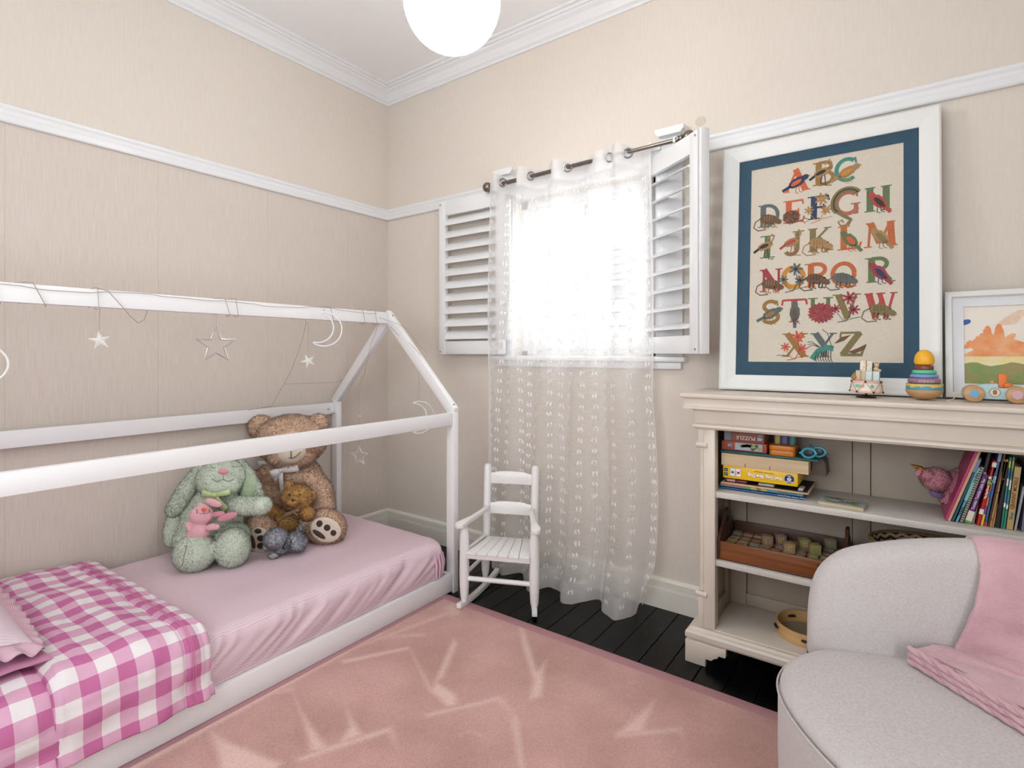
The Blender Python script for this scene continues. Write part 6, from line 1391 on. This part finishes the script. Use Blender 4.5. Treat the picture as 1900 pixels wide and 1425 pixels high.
fold(.432, .016, .0, 1, 'folded_layer'); fold(.447, .016, -.004, 3, 'folded_layer'); fold(.462, .014, -.002, 5, 'folded_layer')
g = G()
for k, z_ in enumerate((.442, .457, .471)):
    for ph in (0, PI):
        pts = [Vector((2.862, -.812, z_)).lerp(Vector((3.06, -.995, z_)), q) + Vector((-.005, -.006, 0)) + Vector((.002 * math.cos(q * 24 + ph + k), .002 * math.cos(q * 24 + ph + k), .0028 * math.sin(q * 24 + ph + k))) for q in np.linspace(0, 1, 90)]
        g.tube(pts, .0064, seg=8)
g.out('rolled_hem', THR, TW_, smooth=180)

# ---------------------------------------------------------------- pendant lamp
PX, PY, PZ = 1.629, -1.137, 2.372
PL = thing('pendant_lamp', 'lit white globe pendant lamp of wound strands below the ceiling', 'lamp', (PX, PY, 2.98))
R_ = .158
m, N, Lk, b = node_mat('lit_strands'); b.inputs['Base Color'].default_value = lin('f4f2ee'); b.inputs['Emission Color'].default_value = (.99, .995, 1, 1); b.inputs['Emission Strength'].default_value = 9; b.inputs['Roughness'].default_value = .8
LIT = m
m, N, Lk, b = node_mat('lit_globe'); b.inputs['Base Color'].default_value = lin('e8e4dc'); b.inputs['Emission Color'].default_value = (.99, .995, 1, 1); b.inputs['Emission Strength'].default_value = 9.0
g = G(); g.ell((PX, PY, PZ), R_ * .965, seg=64); g.out('globe', m, PL, smooth=180)
g = G(); rr = random.Random(2)
for k in range(230):   # strands wound at random round the globe
    ax = Vector((rr.gauss(0, 1), rr.gauss(0, 1), rr.gauss(0, 1))).normalized(); e1 = ax.orthogonal().normalized(); e2 = ax.cross(e1); c = rr.uniform(-.75, .75); q = math.sqrt(1 - c * c); r0 = R_ * rr.uniform(.985, 1.012)
    g.tube([Vector((PX, PY, PZ)) + (ax * c + (e1 * math.cos(t) + e2 * math.sin(t)) * q) * r0 for t in np.linspace(0, 2 * PI, 33)[:-1]], .0011, seg=4, closed=True)
g.out('strands', LIT, PL, smooth=0, kind='stuff')
g = G(); g.cyl((PX, PY, PZ + R_ - .01), (PX, PY, 2.965), .0035, seg=10); g.out('cord', mat('white_cord', 'dcdcda', .5), PL)
g = G(); g.lathe([(.0, 2.95), (.03, 2.952), (.048, 2.966), (.052, 2.985), (0, 2.985)], 28, M=T((PX, PY, 0))); g.out('ceiling_rose', WHITE, PL)

# ---------------------------------------------------------------- soft toys
FW = Vector((-.5878, .8090, 0)); RT = Vector((.8090, .5878, 0)); UP = Vector((0, 0, 1)); FL = 994.395
class Toy:
    """blobs given in the toy's own frame: x to its left as seen from the front, y up, z towards its front"""
    def __init__(s, u, v, D, k=None): s.D = D; s.k = D / FL; s.o = CAMP + (FW + RT * (u - 950) / FL + UP * (655 - v) / FL) * D; s.u, s.v = u, v; s.g = G()
    def p(s, u, v, off=0):
        d = s.D - off; return CAMP + (FW + RT * (u - 950) / FL + UP * (655 - v) / FL) * d
    def basis(s, roll=0, yaw=0, pitch=0):
        B = Matrix((( RT.x, -FW.x, 0, 0), (RT.y, -FW.y, 0, 0), (0, 0, 1, 0), (0, 0, 0, 1))).to_3x3(); B = Matrix((RT, -FW, UP)).transposed()   # columns right, toward camera, up
        return (B @ (Matrix.Rotation(-math.radians(roll), 3, 'Y') @ Matrix.Rotation(math.radians(yaw), 3, 'Z') @ Matrix.Rotation(math.radians(pitch), 3, 'X'))).to_4x4()
    def b(s, u, v, off, a, bdep, c, roll=0, yaw=0, pitch=0, g=None, seg=28, mi=0):
        """ellipsoid: half sizes a (across), c (up) in photo pixels at this depth, bdep (towards viewer) in metres"""
        kk = (s.D - off) / FL; (g or s.g).ell(s.p(u, v, off), (a * kk, bdep, c * kk), M=s.basis(roll, yaw, pitch), seg=seg, mi=mi); return s
def chain(t, P_, g=None):
    """soft limb: blobs (u, v, off, radius px, depth m) joined along a path"""
    for (a, b_) in zip(P_, P_[1:]):
        for k in range(5):
            q = k / 4; u, v, of, r, d = [x + (y - x) * q for x, y in zip(a, b_)]; t.b(u, v, of, r, d, r, g=g, seg=20)
def union(g, name, mt, parent, vox=.006, smooth_it=4):
    o = g.out(name, mt, parent, smooth=0)
    r = o.modifiers.new('r', 'REMESH'); r.mode = 'VOXEL'; r.voxel_size = vox
    s_ = o.modifiers.new('s', 'SMOOTH'); s_.iterations = smooth_it; s_.factor = .6
    modify(o); 
    if not o.data.materials: o.data.materials.append(mt)
    o.data.polygons.foreach_set('use_smooth', [True] * len(o.data.polygons)); return o
def fur_mat(key, c1, c2, rough=.75):
    m, N, Lk, b = node_mat(key); b.inputs['Roughness'].default_value = rough; b.inputs['Sheen Weight'].default_value = .3; b.inputs['Specular IOR Level'].default_value = .15
    tc = N.new('ShaderNodeTexCoord'); n = N.new('ShaderNodeTexNoise'); n.inputs['Scale'].default_value = 45; n.inputs['Detail'].default_value = 4; Lk.new(tc.outputs['Object'], n.inputs['Vector'])
    r = N.new('ShaderNodeMapRange'); r.inputs['From Min'].default_value = .3; r.inputs['From Max'].default_value = .7; Lk.new(n.outputs['Fac'], r.inputs['Value'])
    x = N.new('ShaderNodeMix'); x.data_type = 'RGBA'; x.inputs['A'].default_value = lin(c1); x.inputs['B'].default_value = lin(c2); Lk.new(r.outputs[0], x.inputs['Factor']); Lk.new(x.outputs['Result'], b.inputs['Base Color'])
    tl = N.new('ShaderNodeBsdfTranslucent'); Lk.new(x.outputs['Result'], tl.inputs[0]); ms = N.new('ShaderNodeMixShader'); ms.inputs[0].default_value = .22; Lk.new(b.outputs[0], ms.inputs[1]); Lk.new(tl.outputs[0], ms.inputs[2]); Lk.new(ms.outputs[0], N['Material Output'].inputs[0]); return m
def add_fur(o, n, ln, w, curl=.5, droop=.3, seed=1):
    """grow short curved tufts of pile as thin leaves joined to the body surface"""
    me = o.data; me.calc_loop_triangles(); nv = len(me.vertices)
    co = np.empty(nv * 3); me.vertices.foreach_get('co', co); co = co.reshape(-1, 3); no = np.empty(nv * 3); me.vertices.foreach_get('normal', no); no = no.reshape(-1, 3)
    tri = np.empty(len(me.loop_triangles) * 3, int); me.loop_triangles.foreach_get('vertices', tri); tri = tri.reshape(-1, 3)
    rs = np.random.RandomState(seed); A, B, C_ = co[tri[:, 0]], co[tri[:, 1]], co[tri[:, 2]]; ar = np.linalg.norm(np.cross(B - A, C_ - A), axis=1); pr = ar / ar.sum()
    ti = rs.choice(len(tri), n, p=pr); r1, r2_ = rs.rand(n, 1), rs.rand(n, 1); fl = (r1 + r2_) > 1; r1 = np.where(fl, 1 - r1, r1); r2_ = np.where(fl, 1 - r2_, r2_)
    P = A[ti] * (1 - r1 - r2_) + B[ti] * r1 + C_[ti] * r2_; Nn = no[tri[ti, 0]] * (1 - r1 - r2_) + no[tri[ti, 1]] * r1 + no[tri[ti, 2]] * r2_; Nn /= np.linalg.norm(Nn, axis=1, keepdims=True) + 1e-9
    rv = rs.normal(size=(n, 3)); tan = np.cross(Nn, rv); tan /= np.linalg.norm(tan, axis=1, keepdims=True) + 1e-9; sd = np.cross(Nn, tan)
    dn = np.array([0, 0, -1.0]); L_ = ln * (.6 + .8 * rs.rand(n, 1)); d1 = Nn + curl * .4 * tan + droop * dn * .3; d2 = Nn * .55 + curl * tan + droop * dn
    p0 = P - Nn * ln * .1; p1 = P + d1 * L_ * .55; p2 = p1 + d2 * L_ * .5; W_ = sd * w * .5
    V = np.concatenate([p0 - W_, p0 + W_, p1 + W_ * .8, p1 - W_ * .8, p2], 1).reshape(-1, 3)
    base = nv + np.arange(n)[:, None] * 5; q4 = base + np.array([[0, 1, 2, 3]]); t3 = base + np.array([[3, 2, 4]])
    bm = bmesh.new(); bm.from_mesh(me)
    me2 = bpy.data.meshes.new('fur'); me2.from_pydata(V.tolist(), [], (q4 - nv).tolist() + (t3 - nv).tolist()); bm.from_mesh(me2); bpy.data.meshes.remove(me2)
    bm.to_mesh(me); bm.free(); me.polygons.foreach_set('use_smooth', [True] * len(me.polygons))
    # blades take the normal of the skin they grow from, bent a little at random
    vn = np.empty(len(me.vertices) * 3); me.vertices.foreach_get('normal', vn); vn = vn.reshape(-1, 3)
    jit = Nn + rs.normal(size=(n, 3)) * .22; jit /= np.linalg.norm(jit, axis=1, keepdims=True)
    vn[nv:] = np.repeat(jit, 5, axis=0)
    vn[:nv] = no
    me.normals_split_custom_set_from_vertices(vn.tolist())
    return o
# --- large tan teddy bear
F_TAN = fur_mat('tan_fur', 'deb598', 'f0d2b8'); F_PAD = mat('pad_cream', 'd0c2b2', .8, bump=(120, .2)); PAW = mat('paw_brown', '3d2a24', .75); STI = mat('stitch_dark', '2a2220', .7)
BT = Toy(537, 905, 2.845); bear = thing('teddy_bear', 'large tan teddy bear with white ribbon sitting in the bed corner', 'soft toy', (.26, -.86, .28))
t = BT
t.b(537, 918, 0, 64, .145, 66).b(538, 880, .02, 56, .12, 34)                # belly, chest
t.b(541, 816, .04, 64, .15, 46).b(541, 845, .10, 44, .10, 24)              # head, jaw
t.b(484, 792, .0, 23, .05, 21).b(591, 786, .0, 18, .045, 18)            # ears
t
chain(t, [(575, 882, .03, 19, .07), (597, 912, .06, 20, .07), (602, 942, .10, 19, .065), (590, 956, .13, 16, .06)])  # its left arm
t
t.b(480, 905, .05, 20, .07, 34, roll=25).b(474, 935, .12, 18, .06, 24)     # its right arm
t.b(512, 972, .16, 34, .13, 22).b(484, 992, .27, 33, .075, 36, roll=22)         # leg and foot
t.b(585, 962, .13, 30, .12, 24).b(604, 978, .20, 38, .075, 33, roll=-14)
body = union(t.g, 'body', F_TAN, bear, .008, 3); add_fur(body, 60000, .0125, .0011, .6, .25, 3)
g = G(); t.b(540, 838, .195, 27, .05, 22, g=g); g.out('muzzle', F_PAD, bear, smooth=180)
g = G()
sm = lambda u, v, off: t.p(u, v, off)
def on_ell(u0, v0, off0, a, bd, c, du, dv, lift=.003):
    q = max(0, 1 - (du / a) ** 2 - (dv / c) ** 2) ** .5; return t.p(u0 + du, v0 + dv, off0 + bd * q + lift)
g.tube([on_ell(540, 838, .195, 27, .05, 22, 0, dv) for dv in np.linspace(-14, 13, 10)], .0017, seg=6)
g.tube([on_ell(540, 838, .195, 27, .05, 22, du, 12 - (abs(du) / 17) ** 2 * 11) for du in np.linspace(-18, 18, 15)], .0017, seg=6); g.out('stitched_mouth', STI, bear)
g = G(); g.ell(on_ell(540, 838, .195, 27, .05, 22, 0, -15, -.002), (.022, .012, .015), M=t.basis()); g.out('nose', PAW, bear)
for du in (-22, 24):
    g = G(); g.ell(t.p(540 + du, 812, .185), .011); g.out('eye', mat('eye_black', '0b0a0a', .1, coat=1), bear)
def pad(u, v, off, a, c, roll, toes, main, parent, name='foot_pad'):
    B_ = t.basis(roll); kk = (t.D - off) / FL
    g = G(); g.ell(t.p(u, v, off), (a * kk, .016, c * kk), M=B_, seg=32); fp_ = g.out(name, F_PAD, parent, smooth=180)
    for (x_, y_, ra, rc, rl) in toes + [main]:
        loc = T(t.p(u, v, off)) @ B_ @ T((x_ * a * kk, .016 * max(.05, 1 - x_ * x_ - y_ * y_) ** .5 + .001, y_ * c * kk)); g = G(); g.ell((0, 0, 0), (ra * a * kk, .004, rc * c * kk), M=loc @ ry(rl), seg=20); g.out('paw_print', PAW, fp_)
t = BT
pad(604, 983, .272, 29, 23, -14, [(-.42, .45, .20, .28, .1), (.12, .30, .21, .26, -.2), (.58, .0, .19, .24, -.5)], (-.28, -.38, .48, .20, .35), bear)
pad(483, 1004, .338, 22, 27, 25, [(.30, .70, .30, .18, .5), (.32, .18, .34, .21, .5), (.05, -.28, .34, .21, .3)], (-.45, .2, .22, .5, .2), bear)
RIB = mat('satin_white', 'e2dcde', .35, sheen=.3)
g = G(); 
neck = [t.p(478 + 7.5 * k, 858 + 6 * math.sin(k / 13 * PI), .0 + .145 * math.sin(k / 13 * PI)) for k in range(14)]
for A_, B__ in zip(neck, neck[1:]): pass
def ribbon3(g, pts, w, nrm=UP, th=.002):
    bm = g.bm; pr = None
    for i, p in enumerate(pts):
        n_ = Vector(nrm(i) if callable(nrm) else nrm).normalized() * (w(i) if callable(w) else w) / 2; cur_ = (bm.verts.new(p - n_), bm.verts.new(p + n_))
        if pr: bm.faces.new((pr[0], cur_[0], cur_[1], pr[1]))
        pr = cur_
ribbon3(g, neck, .024); rb = g.out('ribbon', RIB, bear, smooth=180); rb.modifiers.new('s', 'SOLIDIFY').thickness = .002
def bow(cu, cv, off, s, mt, parent, tails, loops):
    g = G()
    for ang, ln, wd in loops:      # each loop a flattened teardrop of ribbon
        c, s_ = math.cos(ang), math.sin(ang); P_ = []
        for k in range(15):
            q = k / 14 * 2 * PI; lx = ln * (1 - math.cos(q)) / 2; dy = .014 * math.sin(q) * s; P_.append(t.p(cu, cv, off + .01) + (RT * c + UP * s_) * lx - FW * dy)
        ribbon3(g, P_, lambda i: wd * (.45 + .55 * math.sin(i / 14 * PI)), nrm=(RT * -s_ + UP * c))
    for ang, ln, wd in tails:
        c, s_ = math.cos(ang), math.sin(ang); ribbon3(g, [t.p(cu, cv, off + .006) + (RT * c + UP * s_) * ln * q - FW * (.006 * math.sin(q * 5)) for q in np.linspace(0, 1, 8)], wd, nrm=(RT * -s_ + UP * c))
    o = g.out('bow', mt, parent, smooth=180); o.modifiers.new('s', 'SOLIDIFY').thickness = .002
    g = G(); g.ell(t.p(cu, cv, off + .016), .011 * s); g.out('knot', mt, parent)
bow(521, 872, .155, 1, RIB, bear, [(math.radians(-86), .125, .022), (math.radians(-128), .06, .03)], [(math.radians(10), .09, .04), (math.radians(205), .055, .04)])
# --- green bunny
F_GR = fur_mat('green_plush', 'cfdcc8', 'dfe8d8'); F_GD = fur_mat('green_plaid', 'a9bd9e', 'c4d2b6')
t = Toy(388, 960, 2.48); bun = thing('plush_bunny', 'large pale green plush bunny with long ears leaning on the teddy bear', 'soft toy', (.33, -1.30, .28))
t.b(392, 972, 0, 55, .12, 60).b(400, 930, 0, 42, .10, 28).b(413, 888, .04, 44, .105, 36).b(412, 900, .09, 34, .07, 20)
chain(t, [(428, 936, .06, 17, .05), (455, 939, .12, 17, .05), (486, 938, .15, 17, .05)])
chain(t, [(352, 930, .0, 17, .05), (330, 958, .02, 16, .05), (322, 985, .03, 16, .05), (323, 1000, .03, 14, .05)])
t.b(362, 1000, .06, 36, .09, 30).b(361, 1026, .19, 38, .07, 35, roll=24).b(430, 1000, .07, 30, .09, 30).b(432, 1016, .15, 30, .075, 36, roll=4)
ub = union(t.g, 'body', F_GR, bun, .007, 4); add_fur(ub, 40000, .0055, .0012, .4, .2, 5)
g = G(); chain(t, [(378, 866, -.01, 12, .025), (362, 885, .02, 14, .028), (345, 910, .05, 17, .03), (330, 936, .06, 17, .03), (322, 946, .06, 14, .03)], g=g); e1_ = union(g, 'ear', F_GR, bun, .005, 3); add_fur(e1_, 9000, .005, .0012, .5, .25, 6)
g = G(); chain(t, [(446, 864, .0, 12, .025), (459, 882, .02, 14, .025), (470, 906, .03, 16, .025), (478, 924, .03, 13, .02)], g=g); e2_ = union(g, 'ear', F_GR, bun, .005, 3); add_fur(e2_, 8000, .005, .0012, .5, .25, 7)
g = G(); t.b(461, 908, .052, 13, .014, 29, roll=-16, g=g); g.out('ear_lining', F_GD, e2_, smooth=180)
g = G(); t.b(414, 875, .150, 9.5, .010, 5.5, g=g); g.out('nose', mat('nose_pink', 'd8909a', .6), bun)
def arc_t(u0, v0, off, P_, r=.0013): 
    g = G(); g.tube([t.p(u, v, off) for u, v in P_], r, seg=6); return g
arc_t(0, 0, .163, [(414, 880), (414, 889)]).out('stitch', mat('stitch_green', '5f6f5c', .8), bun)
arc_t(0, 0, .160, [(394 + k * 4, 889 + 4 * math.sin(k / 5 * PI)) for k in range(6)] + [(414 + k * 4, 889 + 4 * math.sin(k / 5 * PI)) for k in range(6)]).out('stitched_mouth', MATS['stitch_green'], bun)
arc_t(0, 0, .140, [(392, 866), (396, 869), (400, 867)]).out('closed_eye', MATS['stitch_green'], bun); arc_t(0, 0, .140, [(431, 864), (436, 867), (441, 864)]).out('closed_eye', MATS['stitch_green'], bun)
arc_t(0, 0, .259, [(347, 1012), (342, 1030), (338, 1050)]).out('foot_seam', MATS['stitch_green'], bun)
RG = mat('green_satin', 'b3c48c', .35, sheen=.3)
bow(398, 918, .142, 1, RG, bun, [(math.radians(-128), .13, .035), (math.radians(-55), .08, .025)], [(math.radians(165), .055, .03), (math.radians(12), .07, .025)])
# --- small pink knitted bunny
KN = mat('pink_knit', 'e6b0ba', .8, bump=(300, .5)); KD = mat('pink_knit_dark', 'd48fa0', .8, bump=(300, .5))
t = Toy(374, 975, 2.30); kb = thing('knitted_bunny', 'small pink knitted bunny with orange nose resting on the green bunny', 'soft toy', (.42, -1.40, .4))
t.b(374, 956, .0, 21, .04, 18).b(371, 985, 0, 18, .038, 20).b(362, 993, .0, 16, .035, 12, roll=10); t.b(353, 980, .015, 6, .015, 14, roll=28).b(393, 978, .02, 13, .015, 6.5, roll=12).b(403, 978, .022, 5, .013, 5.5)
union(t.g, 'body', KN, kb, .004, 3)
g = G(); t.b(379, 942, 0, 15, .012, 7, roll=-28, g=g); t.b(396, 933, .01, 17, .010, 7, roll=-18, g=g); union(g, 'ear', KN, kb, .003, 2)
g = G(); t.b(404, 954, .0, 14, .010, 6, roll=10, g=g); t.b(422, 959, .012, 20, .010, 7, roll=18, g=g); union(g, 'ear', KD, kb, .003, 2)
g = G(); t.b(378, 946, .040, 4.5, .006, 3.5, g=g); g.out('nose', mat('nose_orange', 'e0602a', .6), kb)
arc_t(0, 0, .0415, [(378, 949), (378, 952), (373, 953.5), (369, 951)], .0008).out('stitched_mouth', STI, kb); arc_t(0, 0, .0415, [(378, 952), (383, 953.5), (387, 950)], .0008).out('stitched_mouth', STI, kb)
for u_ in (366, 389): arc_t(0, 0, .038, [(u_ - 1, 945), (u_, 949), (u_ - .5, 953)], .0012).out('closed_eye', STI, kb)
# --- small brown bear
F_BR = fur_mat('brown_fur', 'bd8a4e', 'd8aa6a'); t = Toy(545, 945, 2.64); sb = thing('small_teddy_bear', 'small golden brown teddy bear sitting in the lap of the large one', 'soft toy', (.40, -.93, .35))
t.b(533, 966, 0, 27, .055, 26).b(551, 924, .03, 29, .065, 25).b(537, 901, .02, 10, .02, 9).b(577, 921, .02, 9, .02, 11).b(571, 953, .05, 13, .035, 13).b(552, 948, .03, 16, .035, 12, roll=-20).b(506, 945, .02, 16, .03, 9, roll=-38).b(494, 958, .03, 14, .03, 9, roll=-10).b(512, 985, .05, 13, .04, 10)
t.b(543, 930, .09, 12, .035, 9)
o = union(t.g, 'body', F_BR, sb, .005, 3); add_fur(o, 15000, .008, .0012, .6, .3, 8)
g = G(); t.b(543, 929, .112, 4, .008, 3.2, g=g); g.out('nose', mat('nose_dark', '241812', .5), sb)
for u_, v_ in ((537, 918), (557, 918)):
    g = G(); g.ell(t.p(u_, v_, .092), .0045); g.out('eye', MATS['eye_black'], sb)
g = G(); t.b(577, 922, .033, 6, .008, 8, g=g); g.out('ear_lining', fur_mat('ear_gold', '9a7038', 'a97e45'), sb, smooth=180)
bow(545, 948, .065, .7, mat('taupe_ribbon', '9b8068', .5), sb, [(math.radians(-150), .07, .018), (math.radians(-60), .03, .014)], [(math.radians(-155), .05, .018), (math.radians(20), .03, .018)])
# --- grey plush kitten lying down
F_GY = fur_mat('grey_fur', 'b4b4bf', 'c8c8d1'); F_WH = fur_mat('white_fur', 'cfc9c8', 'dedada'); t = Toy(530, 1000, 2.47); kt = thing('plush_kitten', 'small grey plush kitten with white paws lying before the teddy bear', 'soft toy', (.53, -1.02, .28))
t.b(512, 999, .045, 21, .05, 19).b(546, 1005, .0, 22, .045, 16, roll=-8).b(524, 1016, .02, 12, .04, 10).b(556, 1008, .0, 12, .05, 14).b(556, 990, -.03, 5, .014, 12, roll=20).b(552, 998, -.03, 7, .02, 9)
o = union(t.g, 'body', F_GY, kt, .005, 3); add_fur(o, 11000, .007, .0011, .6, .3, 9)
g = G(); t.b(531, 1008, .045, 9, .012, 10, g=g); o = union(g, 'ear', F_GY, kt, .003, 2); add_fur(o, 2500, .006, .0011, .6, .3, 10)
g = G(); g.prism([(-.012, -.015), (.010, -.012), (.004, .018)], 0, .008, M=T(t.p(498, 991, .03)) @ t.basis(-20) @ rx(PI / 2)); o = g.out('ear', mat('ear_brown', '4a3a36', .8), kt)
for (u_, v_, of, a_, b_, c_, nm) in ((496, 1014, .045, 7, .022, 8, 'muzzle'), (508, 1030, .05, 8.5, .025, 6.5, 'paw'), (558, 980, -.028, 4.5, .012, 6, 'tail_tip')):
    g = G(); t.b(u_, v_, of, a_, b_, c_, g=g); o = union(g, nm, F_WH, kt, .003, 2); add_fur(o, 1500, .005, .001, .5, .3, 11)
g = G(); g.ell(t.p(491, 1011, .066), .004); g.out('nose', MATS['nose_pink'], kt)
# --- pink unicorn on the shelf
UP_ = fur_mat('unicorn_pink', 'cc8494', 'da97a5'); t = Toy(1735, 889, 1.80); un_ = thing('plush_unicorn', 'pink plush unicorn with gold horn squeezed against the shelf books', 'soft toy', (2.95, -.16, .67))
t.b(1736, 889, 0, 25, .04, 22, roll=-10).b(1716, 880, .0, 12, .03, 11, roll=-30).b(1768, 890, .0, 26, .035, 15, roll=14).b(1788, 884, 0, 18, .04, 16, roll=10).b(1762, 912, .01, 9, .02, 24, roll=-20).b(1754, 928, .01, 8, .02, 9).b(1775, 905, .03, 12, .02, 17, roll=-10).b(1800, 900, -.01, 20, .05, 22)
o = union(t.g, 'body', UP_, un_, .004, 4); add_fur(o, 9000, .0035, .0010, .5, .3, 12)
g = G(); g.cyl(t.p(1711, 871, .0), t.p(1689, 861, .006), .0085, .001, seg=16)
for k in range(5): q = .15 + k * .16; c_ = t.p(1711, 871, 0).lerp(t.p(1689, 861, .006), q); r_ = .0088 * (1 - q) + .001; g.cyl(c_, c_.lerp(t.p(1689, 861, .006), .06), r_ + .0012, r_, seg=14)
g.out('horn', mat('gold_satin', 'b98d2f', .3, metal=.8), un_)
g = G(); t.b(1704, 877, .012, 5, .006, 9, roll=-35, g=g); union(g, 'ear', UP_, un_, .0025, 2)
g = G(); t.b(1740, 918, .0, 12, .02, 6, g=g); t.b(1732, 913, .0, 6, .015, 5, g=g); union(g, 'mane', fur_mat('mauve_mane', '7d6796', '8c74a3'), un_, .003, 2)

# ---------------------------------------------------------------- fairy lights with stars and moons on the bed frame
FLT = thing('fairy_lights', 'clear wired fairy lights with stars and moons wound on the bed frame', 'string lights', (.52, -1.3, 1.43))
WIRE = mat('silver_wire', '9a8f83', .4, metal=.3); CLEAR = mat('clear_plastic', 'f1f1f0', .12, alpha=.55, coat=1); FROST = mat('frosted_plastic', 'e9e9ea', .25, alpha=.85); CHR = mat('chrome_plastic', 'c4c2c0', .15, metal=.6, alpha=.9)
g = G(); rx0, rx1, rz0, rz1 = .513, .556, 1.359, 1.4275
ws = []
y = -2.45
while y < -.53: ws.append((rx1 + .003, y, 1.418 - .004 * math.sin(y * 9) - .006 * (int(y * 5) % 2))); y += .045
g.tube(ws, .0011, seg=5)
for yw, dz, w_ in ((-2.08, .0, .03), (-1.985, .0, .045), (-1.80, .0, .005), (-1.37, .0, .03), (-1.32, .0, .015), (-.86, .0, .03), (-.66, 0, .02), (-.58, .0, .02)):
    g.tube([(rx0 - .002, yw - .01, rz0), (rx0 - .002, yw - w_ * .5, rz1 + .001), (.535, yw, rz1 + .003), (rx1 + .003, yw + w_ * .3, rz1 + .001), (rx1 + .004, yw + w_, rz0 - .003), (.535, yw + w_ * 1.15, rz0 - .005), (rx0, yw + w_ * 1.2, rz0)], .0012, seg=5)
g.tube([(rx1 + .004, -1.80, rz1), (rx1 + .01, -1.77, 1.42), (rx1 + .006, -1.74, 1.385), (rx1 + .002, -1.70, 1.335), (.53, -1.665, 1.312), (.53, -1.645, 1.325), (.53, -1.635, 1.36)], .0012, seg=5)
g.tube([(.53, -.98, 1.36), (.50, -.945, 1.352), (.47, -.946, 1.27), (.43, -.950, 1.19), (.39, -.958, 1.11), (.35, -.975, 1.04), (.30, -1.01, .935), (.06, -1.0, .90)], .0012, seg=5)
g.tube([(.355, -.973, 1.045), (.30, -.80, 1.04), (.18, -.55, 1.03), (.125, -.46, 1.04), (.05, -.462, .92)], .001, seg=5)
g.tube([(.535, -.52, 1.42), (.50, -.50, 1.36), (.42, -.49, 1.24), (.34, -.47, 1.08), (.29, -.465, 1.01), (.28, -.462, 1.02)], .001, seg=5)
g.tube([(.535, -.55, 1.40), (.62, -.474, 1.36), (.70, -.474, 1.33), (.78, -.474, 1.25), (.85, -.4735, 1.2)], .001, seg=5)
g.tube([(.57, -.48, 1.345), (.64, -.47, 1.29), (.72, -.47, 1.25), (.80, -.472, 1.19)], .001, seg=5)
g.out('wire', WIRE, FLT)
def star_pts(n, R1, r1, rot=PI / 2): return [((R1 if k % 2 == 0 else r1) * math.cos(rot + k * PI / n), (R1 if k % 2 == 0 else r1) * math.sin(rot + k * PI / n)) for k in range(2 * n)]
def hang(loc, yaw): return T(loc) @ rz(yaw) @ rx(PI / 2)
def drop(x_, y_, za, zb, parent): g = G(); g.tube([(x_, y_, za), (x_ + .002, y_ - .002, (za + zb) / 2), (x_, y_, zb)], .0009, seg=5); g.out('drop_wire', WIRE, parent)
YA = math.radians(90 - 12)
def outline_star(loc, R1, yaw, mt, tr=.003, tilt=0):
    g = G(); M_ = hang(loc, yaw) @ rz(tilt); g.tube([M_ @ Vector((x_, y_, 0)) for x_, y_ in star_pts(5, R1, R1 * .42)], tr, seg=8, closed=True); g.tube([M_ @ Vector((x_, y_, -.006)) for x_, y_ in star_pts(5, R1 * .86, R1 * .36)], tr * .45, seg=6, closed=True); return g.out('star', mt, FLT, smooth=20)
def small_star(loc, R1, yaw, tilt=0):
    g = G(); M_ = hang(loc, yaw) @ rz(tilt); P_ = star_pts(5, R1, R1 * .34); bm = g.bm
    for sg in (1, -1):
        c = bm.verts.new(M_ @ Vector((0, 0, sg * R1 * .22))); V = [bm.verts.new(M_ @ Vector((x_, y_, 0))) for x_, y_ in P_]
        for i in range(10): bm.faces.new((c, V[i], V[(i + 1) % 10]))
    return g.out('star', CLEAR, FLT, smooth=0)
small_star((.535, -1.785, 1.245), .036, 1.2, .15); drop(.535, -1.785, 1.36, 1.28, FLT)
outline_star((.535, -1.385, 1.232), .078, YA, CHR); drop(.535, -1.385, 1.36, 1.308, FLT)
small_star((.50, -.935, 1.160), .038, 1.0, .4); drop(.50, -.935, 1.35, 1.2, FLT)
outline_star((.287, -.462, .600), .060, .35, CLEAR, .0028); drop(.287, -.462, 1.01, .66, FLT)
small_star((.287, -.462, .832), .012, .6)
def moon(loc, yaw, h, mt, tilt, tr):
    g = G(); M_ = hang(loc, yaw) @ rz(tilt); P_ = [(.5 * h * math.cos(a_), .5 * h * math.sin(a_)) for a_ in np.linspace(math.radians(115), math.radians(-115), 26)] + [(-.18 * h + .44 * h * math.cos(a_), .44 * h * math.sin(a_)) for a_ in np.linspace(math.radians(-88), math.radians(88), 22)]
    g.tube([M_ @ Vector((x_, y_, 0)) for x_, y_ in P_], tr, seg=8, closed=True); return g.out('moon', mt, FLT, smooth=60)
moon((.585, -.905, 1.315), 1.0, .165, FROST, -.25, .0038)
g = G(); g.tube([(.535, -.86, 1.43), (.57, -.90, 1.40), (.58, -.915, 1.395)], .001, seg=5); g.out('drop_wire', WIRE, FLT)
moon((.52, -2.085, 1.165), YA, .12, CLEAR, .0, .004); drop(.52, -2.05, 1.36, 1.225, FLT)
moon((.776, -.462, .86), 1.15, .17, CLEAR, .0, .0035); drop(.776, -.462, 1.10, .945, FLT)
